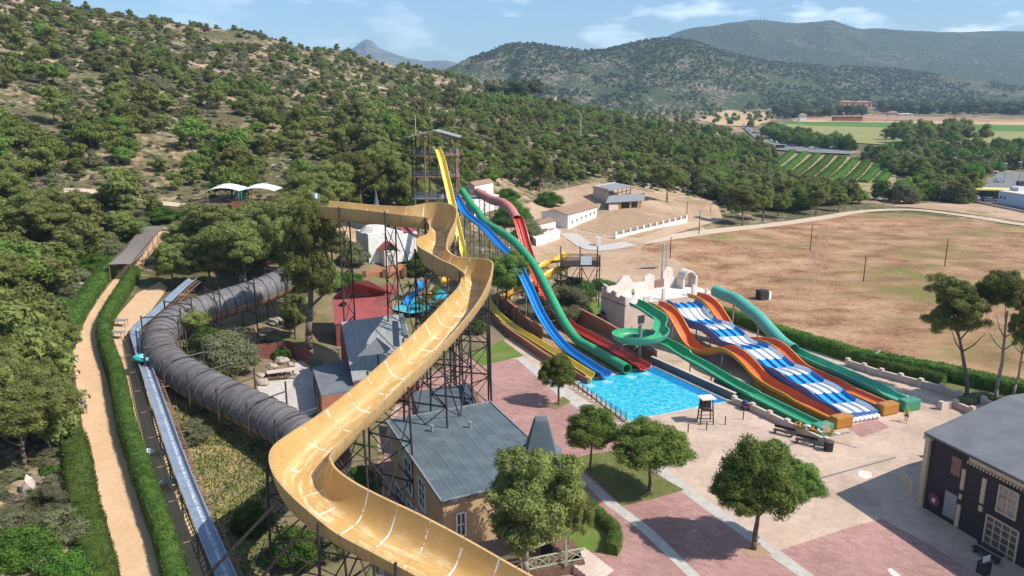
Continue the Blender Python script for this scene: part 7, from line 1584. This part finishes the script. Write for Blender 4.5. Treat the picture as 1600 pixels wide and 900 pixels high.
tree(822, 930, 700, 182, 'aleppo', 'large bushy pine in front of the ochre house', frac=.66, k=1, zover=0, r0=.28, bark='barkgrey')
tree(884, 880, 745, 74, 'aleppo', 'smaller pine touching the right side of the large bushy pine', frac=.72, k=2, zover=0, bark='barkgrey')
tree(1510, 622, 440, 108, 'aleppo', 'leaning tall pine with a bare trunk by the planter wall', frac=.48, k=0, zover=0, lean=(-2.6, .6), r0=.28, bark='bark')
tree(1556, 627, 428, 88, 'aleppo', 'tall bare-trunked pine, middle one of the three at the right edge', frac=.46, k=3, zover=0, lean=(-.1, .2), r0=.24, bark='barkgrey')
tree(1582, 632, 478, 60, 'aleppo', 'thinner bare-trunked pine just right of the middle one', frac=.44, k=2, zover=0, lean=(.5, .2), r0=.17, bark='barkgrey')
tree(1640, 640, 440, 110, 'aleppo', 'dark pine cut by the right edge of the view', frac=.62, k=1, zover=0)
tree(790, 492, 391, 78, 'round', 'round green pine among the supports between the tan and blue slides', frac=.68, k=1, zover=1)
bush(884, 500, 66, 74, 'olive', 'dark shrub mass under the green tube slide', k=0); bush(900, 470, 45, 60, 'leafy', 'dark leafy shrub below the yellow slide platform', k=0)
bush(944, 506, 28, 30, 'olive', 'purple-brown shrub at the foot of the castle', k=0).data = HI['olive'][0].copy(); [o for o in bpy.data.objects if o.get('label') == 'purple-brown shrub at the foot of the castle'][0].data.materials[0] = M['flower']
LT = [(545, 330, 285, 60, 'pine just behind the start of the tan slide'), (480, 372, 270, 92, 'tall pine rising behind the small white flag'), (520, 345, 252, 90, 'broad pine above the start of the tan slide'), (565, 330, 240, 90, 'tall pine above the dark blue spire of the white house'), (610, 335, 236, 80, 'tall pine between the blue spire and the slide tower'), (635, 350, 262, 60, 'slender pine touching the left side of the slide tower'), (455, 395, 300, 110, 'wide pine just left of the white flag pole'), (400, 420, 318, 120, 'broad pine below the right white tent'), (345, 425, 322, 120, 'broad pine below the left white tent'), (295, 420, 345, 90, 'pine between the pergola and the left white tent'), (330, 455, 365, 95, 'front pine of the grove above the bend of the raft lift'), (385, 470, 350, 120, 'front pine of the grove above the start of the grey tube'), (440, 440, 325, 110, 'bright pine above the open end of the grey tube'), (462, 466, 318, 92, 'full pine right of the grey tube end'), (270, 450, 380, 75, 'pine right beside the lower end of the pergola'), (395, 440, 395, 90, 'low pine over the upper stretch of the grey tube'), (520, 415, 345, 60, 'small pine under the first stretch of the tan slide')]
tree(484, 566, 318, 104, 'aleppo', 'tall pine covering the first metres of the tan slide', frac=.60, k=0, group='pines of the central grove', lean=(1.2, 0))
for i, (bx, by, ty, w, lab) in enumerate(LT): tree(bx, by, ty, w, 'aleppo', lab, group='pines of the central grove', frac=.78, k=i)
tree(487, 500, 392, 104, 'round', 'rounded bright pine directly above the red board fence', frac=.72, k=2); tree(462, 530, 462, 52, 'aleppo', 'light green young pine behind the red board fence', frac=.8, k=0)
tree(300, 530, 478, 82, 'aleppo', 'bushy pine enclosed by the bend of the grey tube', frac=.82, k=1); bush(352, 580, 78, 96, 'olive', 'grey-green leafy tree inside the bend of the grey tube', k=0); bush(330, 560, 60, 70, 'leafy', 'bright leafy bush inside the bend of the grey tube', k=0)
TL = [(70, 395, 300, 118, 'spreading pine below the hillside dirt track'), (14, 345, 248, 88, 'pine at the left edge above the dirt track'), (190, 385, 330, 80, 'pine directly above the pergola roof'), (10, 480, 400, 70, 'pine at the left edge level with the pergola'), (52, 640, 520, 130, 'broad pine left of the two walkers'), (10, 690, 540, 130, 'pine at the left edge level with the grey tube bend'), (78, 700, 565, 100, 'pine overhanging the sandy walk just below the walkers'), (40, 735, 610, 170, 'nearest dark pine above the pale upright rock'), (-30, 650, 500, 120, 'pine half out of view at the left edge'), (100, 590, 500, 70, 'smaller pine above the two walkers'), (30, 560, 470, 100, 'pine on the rocky bank left of the walk'), (90, 460, 420, 60, 'small pine beside the rocky bank below the pergola')]
for i, (bx, by, ty, w, lab) in enumerate(TL): tree(bx, by, ty, w, 'aleppo', lab, group='pines left of the walk', frac=.74, k=i, r0=.22)
for i, (bx, by, h, w, kd, lab) in enumerate(((200, 372, 36, 78, 'leafy', 'bright rounded bush beside the top of the pergola'), (165, 400, 40, 60, 'olive', 'grey-green bush left of the pergola'), (150, 420, 30, 50, 'leafy', 'bright bush just below the hillside track'), (95, 850, 70, 80, 'olive', 'grey-green shrub above the lower left rocks'), (40, 880, 70, 90, 'leafy', 'light green shrub in the bottom left corner'), (100, 920, 80, 80, 'leafy', 'bright shrub at the bottom edge beside the left hedge'), (20, 830, 50, 70, 'olive', 'grey shrub at the left edge below the pines'), (75, 800, 50, 60, 'olive', 'grey-green shrub right of the tall pale rock'), (300, 690, 40, 60, 'olive', 'pale wispy shrub between the lift and the grey tube'), (440, 560, 22, 30, 'leafy', 'small green bush by the red fence'), (420, 545, 25, 40, 'olive', 'scrubby bush behind the rubble heap'), (70, 500, 40, 60, 'olive', 'grey shrub on the bank left of the walk'), (205, 350, 26, 60, 'olive', 'low shrub above the bright rounded bush'), (255, 345, 26, 50, 'leafy', 'low green shrub below the high deck'), (460, 880, 70, 80, 'leafy', 'blue-green young pine bush under the lower bend of the tan slide'), (520, 870, 60, 60, 'olive', 'yellow-green bush behind the tan slide posts'), (395, 830, 55, 60, 'leafy', 'green bush by the end of the grass bank'), (560, 760, 40, 50, 'leafy', 'green bush inside the lower bend of the tan slide'), (650, 430, 30, 40, 'leafy', 'small palm-like bush by the white fairy-tale house'), (690, 500, 40, 60, 'olive', 'shrub below the splash pool'), (745, 520, 24, 30, 'leafy', 'small shrub on the lawn under the trestle'), (802, 352, 44, 56, 'leafy', 'green thicket left of the small white hut'), (824, 372, 36, 44, 'olive', 'grey-green bush directly below the small white hut'), (858, 322, 26, 44, 'leafy', 'bright bush behind the small white hut'), (792, 316, 26, 40, 'leafy', 'green bush right of the white block'), (556, 412, 40, 46, 'olive', 'grey-green tree left of the white fairy-tale house'), (668, 418, 44, 40, 'leafy', 'green bush right of the white fairy-tale house'), (548, 452, 34, 44, 'leafy', 'green bush on the bank above the red-roofed house'))): bush(bx, by, h, w, kd, lab, k=i)
LM = [(1160, 352, 292, 62, 'dense dark pine nearest the dirt track bend'), (1215, 340, 302, 36, 'olive-toned pine right of the dense dark one'), (1192, 345, 285, 40, 'pine behind the dense dark one'), (1042, 316, 258, 52, 'pine with a bare stem above the yard'), (843, 300, 237, 44, 'pine with a bare stem left of the barn'), (1275, 336, 285, 42, 'slim-stemmed pine beside the dirt track'), (1310, 330, 302, 34, 'rounded grey-green pine at the track bend')]
for i, (bx, by, ty, w, lab) in enumerate(LM): tree(bx, by, ty, w, 'aleppo' if i != 1 else 'round', lab, frac=.72, k=i)
# palms and agaves around the splash pool
def palm(px, py, h, lab, s=1.0):
    p = G(px, py); t = thing('palm', p, lab, 'palm'); mb = MB(); mb.bar(p, p + Vector((.1, 0, h)), .22, 8, .16); mb.build('trunk', M['bark'], t); mb = MB(); rr = random.Random(px)
    for k in range(26):
        a_ = 6.2832 * k / 26 + rr.uniform(-.1, .1); el = rr.uniform(.1, 1.1); L_ = rr.uniform(1.5, 2.3) * s; pr = p + Vector((.1, 0, h)); sd = Vector((-math.sin(a_), math.cos(a_), 0))
        for q in range(5):
            f = (q + 1) / 5; nx = p + Vector((.1, 0, h)) + Vector((math.cos(a_), math.sin(a_), 0)) * L_ * f + Vector((0, 0, L_ * (math.sin(el) * f - .75 * f * f))); w0_, w1_ = .22 * s * (1.1 - f + .2), .22 * s * (1.1 - f)
            mb.face([pr - sd * w0_, pr + sd * w0_, nx + sd * w1_, nx - sd * w1_]); pr = nx
    mb.build('fronds', M['palm'], t)
palm(640, 470, 2.6, 'palm beside the dark trestle, left of the splash pool'); palm(655, 492, 2.0, 'lower palm in front of the splash pool'); palm(672, 432, 2.8, 'palm right of the white fairy-tale house'); palm(890, 478, 3.6, 'dark palm under the yellow slides', 1.4); palm(873, 470, 3.2, 'second dark palm nearer the red slide', 1.4)
# dry grass bank
def tufts(name, poly, n, m, lab, h=(.25, .7), cat='grass', seed=3):
    q = np.random.default_rng(seed); xs = [p[0] for p in poly]; ys = [p[1] for p in poly]; V = []
    w = [G(*p) for p in poly]; wp = [(p.x, p.y) for p in w]; X0_, X1_ = min(p[0] for p in wp), max(p[0] for p in wp); Y0_, Y1_ = min(p[1] for p in wp), max(p[1] for p in wp); c = 0
    while c < n:
        x, y = q.uniform(X0_, X1_), q.uniform(Y0_, Y1_)
        if not inpoly(x, y, wp): continue
        c += 1; z = h1(x, y); a_ = q.uniform(0, 3.14); hh = q.uniform(*h); wd = hh * .28; lx, ly = q.normal(0, .25 * hh, 2); V += [(x - wd * math.cos(a_), y - wd * math.sin(a_), z), (x + wd * math.cos(a_), y + wd * math.sin(a_), z), (x + lx, y + ly, z + hh)]
    me = npmesh(name, V, np.arange(len(V)).reshape(-1, 3), m); o = bpy.data.objects.new(name, me); COL.objects.link(o); tag(o, lab, cat, kind='stuff')
STR = mat('dry_straw', (.52, .38, .17), (.40, .31, .13), .6, .9, kind='Position')
patch('grass_bank', gp([(285, 670), (330, 650), (425, 690), (432, 760), (400, 800), (345, 815), (305, 760)]), .06, ground_mat('straw_bank', [(.35, (.30, .21, .11)), (.6, (.46, .34, .18))], .5, 4.0, (.15, .16, .055), gs=.35, glo=.44, ghi=.56), 4)
tufts('dry_grass', [(262, 620), (330, 640), (425, 690), (430, 760), (400, 800), (340, 820), (300, 740)], 9000, STR, 'dry straw-coloured grass on the bank between the lift and the grey tube', h=(.12, .3))
tufts('green_grass', [(262, 620), (430, 700), (450, 830), (395, 930), (345, 840), (300, 740)], 6000, M['bright'], 'green weeds among the dry grass right of the lift', seed=5, h=(.15, .4))
tufts('field_weeds', [(1000, 395), (1100, 375), (1330, 345), (1600, 370), (1600, 560), (1200, 500), (1050, 460)], 5000, mat('field_weed', (.24, .17, .08), (.30, .2, .1), .3, .9, kind='Position'), 'low dry weeds over the brown field', h=(.12, .3), seed=6)
tufts('bed_grass', [(897, 718), (925, 710), (960, 706), (1066, 765), (972, 789), (930, 750)], 1600, M['hedge'], 'short grass in the tree bed', h=(.06, .2), seed=8)

# ------------------------------------------------------------------ people
def skin_mesh(name, joints, edges, mt, parent, root=0, sub=1):
    me = bpy.data.meshes.new(name); off = wl(parent); me.from_pydata([tuple(Vector(j[0]) - off) for j in joints], edges, []); me.materials.append(mt)
    o = bpy.data.objects.new(name, me); COL.objects.link(o); o.parent = parent
    md = o.modifiers.new('skin', 'SKIN'); 
    sv = me.skin_vertices[0].data if me.skin_vertices else None
    if sv is None:
        bm = bmesh.new(); bm.from_mesh(me); bm.verts.layers.skin.verify(); bm.to_mesh(me); bm.free(); sv = me.skin_vertices[0].data
    for i, j in enumerate(joints): sv[i].radius = (j[1], j[1] * (j[2] if len(j) > 2 else 1)); sv[i].use_root = (i == root)
    s = o.modifiers.new('sub', 'SUBSURF'); s.levels = sub; s.render_levels = sub + 1; md.use_smooth_shade = True
    return o
def person(p, rz, lab, H=1.72, shirt=None, shorts=None, stride=.25, lift=0, arms=(0.15, -.15), hold=None, hairm='hair', tophalf=None):
    t = thing('person', p, lab, 'person'); k = H / 1.75; R = lambda x, y, z: Vector((p.x + (x * math.cos(rz) - y * math.sin(rz)) * k, p.y + (x * math.sin(rz) + y * math.cos(rz)) * k, p.z + z * k))
    s = stride; J = [(R(0, 0, .95), .13, .8), (R(0, .0, 1.15), .12, .8), (R(0, 0, 1.36), .15, .7), (R(0, 0, 1.47), .06), (R(0, .02, 1.56), .075), (R(0, .03, 1.66), .095), (R(0, .02, 1.73), .07)]
    E = [(0, 1), (1, 2), (2, 3), (3, 4), (4, 5), (5, 6)]
    for sg, st in ((-1, s), (1, -s)):
        b = len(J); J += [(R(sg * .10, st * .1, .88), .095), (R(sg * .11, st * .75, .50), .062), (R(sg * .11, st * .9 - .04, .09), .04), (R(sg * .12, st * .9 + .15, .04), .035)]; E += [(0, b), (b, b + 1), (b + 1, b + 2), (b + 2, b + 3)]
    for sg, ar in ((-1, arms[0]), (1, arms[1])):
        b = len(J); J += [(R(sg * .19, 0, 1.40), .055), (R(sg * .25, ar * .5, 1.13), .042), (R(sg * .25, ar + .06, .90), .032), (R(sg * .25, ar + .1, .80), .03)]; E += [(2, b), (b, b + 1), (b + 1, b + 2), (b + 2, b + 3)]
        for q in range(4): J.append((R(sg * .25 + (q - 1.5) * .022, ar + .13, .72 - .01 * (q in (0, 3))), .009)); E.append((b + 3, len(J) - 1))
        J.append((R(sg * .25 - sg * .045, ar + .14, .77), .010)); E.append((b + 3, len(J) - 1))
    skin_mesh('body', J, E, M['skin'], t)
    skin_mesh('hair', [(R(0, -.03, 1.60), .085), (R(0, -.01, 1.72), .095)], [(0, 1)], M[hairm], t)
    if shorts: skin_mesh('shorts', [(R(0, 0, 1.0), .155, .85), (R(-.10, s * .12, .86), .115), (R(.10, -s * .12, .86), .115), (R(-.11, s * .5, .62), .09), (R(.11, -s * .5, .62), .09)], [(0, 1), (0, 2), (1, 3), (2, 4)], shorts, t)
    if shirt: skin_mesh('shirt', [(R(0, 0, 1.0), .15, .85), (R(0, 0, 1.18), .145, .85), (R(0, 0, 1.37), .17, .75), (R(-.20, 0, 1.39), .08), (R(.20, 0, 1.39), .08), (R(-.25, arms[0] * .45, 1.2), .065), (R(.25, arms[1] * .45, 1.2), .065)], [(0, 1), (1, 2), (2, 3), (2, 4), (3, 5), (4, 6)], shirt, t)
    return t
neon = mat('neon_shirt', (.45, .70, .05), None, 2, .7); blk = mat('black_cloth', (.02, .02, .03), None, 2, .8); grn = mat('green_shirt', (.10, .45, .10), None, 2, .8); blu = mat('blue_trunks', (.03, .07, .35), None, 2, .8); wht = mat('white_top', (.72, .72, .74), None, 2, .8); tq_ = mat('turquoise_shorts', (.12, .45, .55), None, 2, .8)
person(P(1415, 660, 0), 2.6, 'person in a neon yellow-green shirt and black shorts walking past the slide ends', shirt=neon, shorts=blk, stride=.3, H=1.85)
q = cc(3.6, 3.0, DZ); person(q, 3.0, 'person in a neon shirt and dark shorts standing on the castle deck', shirt=neon, shorts=blk, stride=.1)
person(G(129, 640), 3.4, 'bare-chested person in dark blue trunks walking on the sandy path', shorts=blu, stride=.3); person(G(136, 647), 3.0, 'person in a white top and turquoise shorts walking on the sandy path', shirt=wht, shorts=tq_, stride=.25, H=1.62)
person(Vector((-14.9, 152.9, 25.4)), 3.1, 'person in a green shirt at the top deck of the slide tower', shirt=grn, shorts=blk, stride=.05); person(Vector((-10.9, 154.6, 17.0)), 3.1, 'person in a green shirt at the lower tower deck above the green tube', shirt=grn, shorts=blk, stride=.05)
p = Vector((-10.6, 155.2, 16.9)); t = thing('start_deck', (p.x, p.y, 0), 'side deck on steel legs where the green and red slides begin', 'platform'); mb = MB(); mb.box(p + Vector((2, .6, -.1)), (6.6, 4.4, .2)); mb.build('deck', M['steel'], t)
for dx in (-.6, 2, 5):
    for dy in (-1.2, 2.4): mb = MB(); post(mb, p.x + dx, p.y + dy, p.z + (1.1 if dy > 0 else 0), .09); mb.build('post', M['rust'], t)
mb = MB(); [mb.bar(p + Vector((-.8, 2.7, z)), p + Vector((5.2, 2.7, z)), .04, 5) for z in (.5, 1.0)]; mb.bar(p + Vector((5.2, -1.4, 1.0)), p + Vector((5.2, 2.7, 1.0)), .04, 5); mb.build('railing', M['steel'], t)
# ------------------------------------------------------------------ haze
mb = MB(); mb.box((0, 3250, 277), (27600, 8700, 575)); hz_m = bpy.data.materials.new('haze'); hz_m.use_nodes = True; n_ = hz_m.node_tree; n_.nodes.remove(n_.nodes['Principled BSDF']); pv = n_.nodes.new('ShaderNodeVolumePrincipled'); pv.inputs['Color'].default_value = (.54, .75, 1.0, 1); pv.inputs['Density'].default_value = 1.15e-4; pv.inputs['Anisotropy'].default_value = .0
n_.links.new(pv.outputs[0], n_.nodes['Material Output'].inputs['Volume']); o = mb.build('haze', hz_m, loc=(0, 0, 0)); tag(o, kind='stuff'); o['label'] = 'pale blue air haze over the valley'; o['category'] = 'haze'
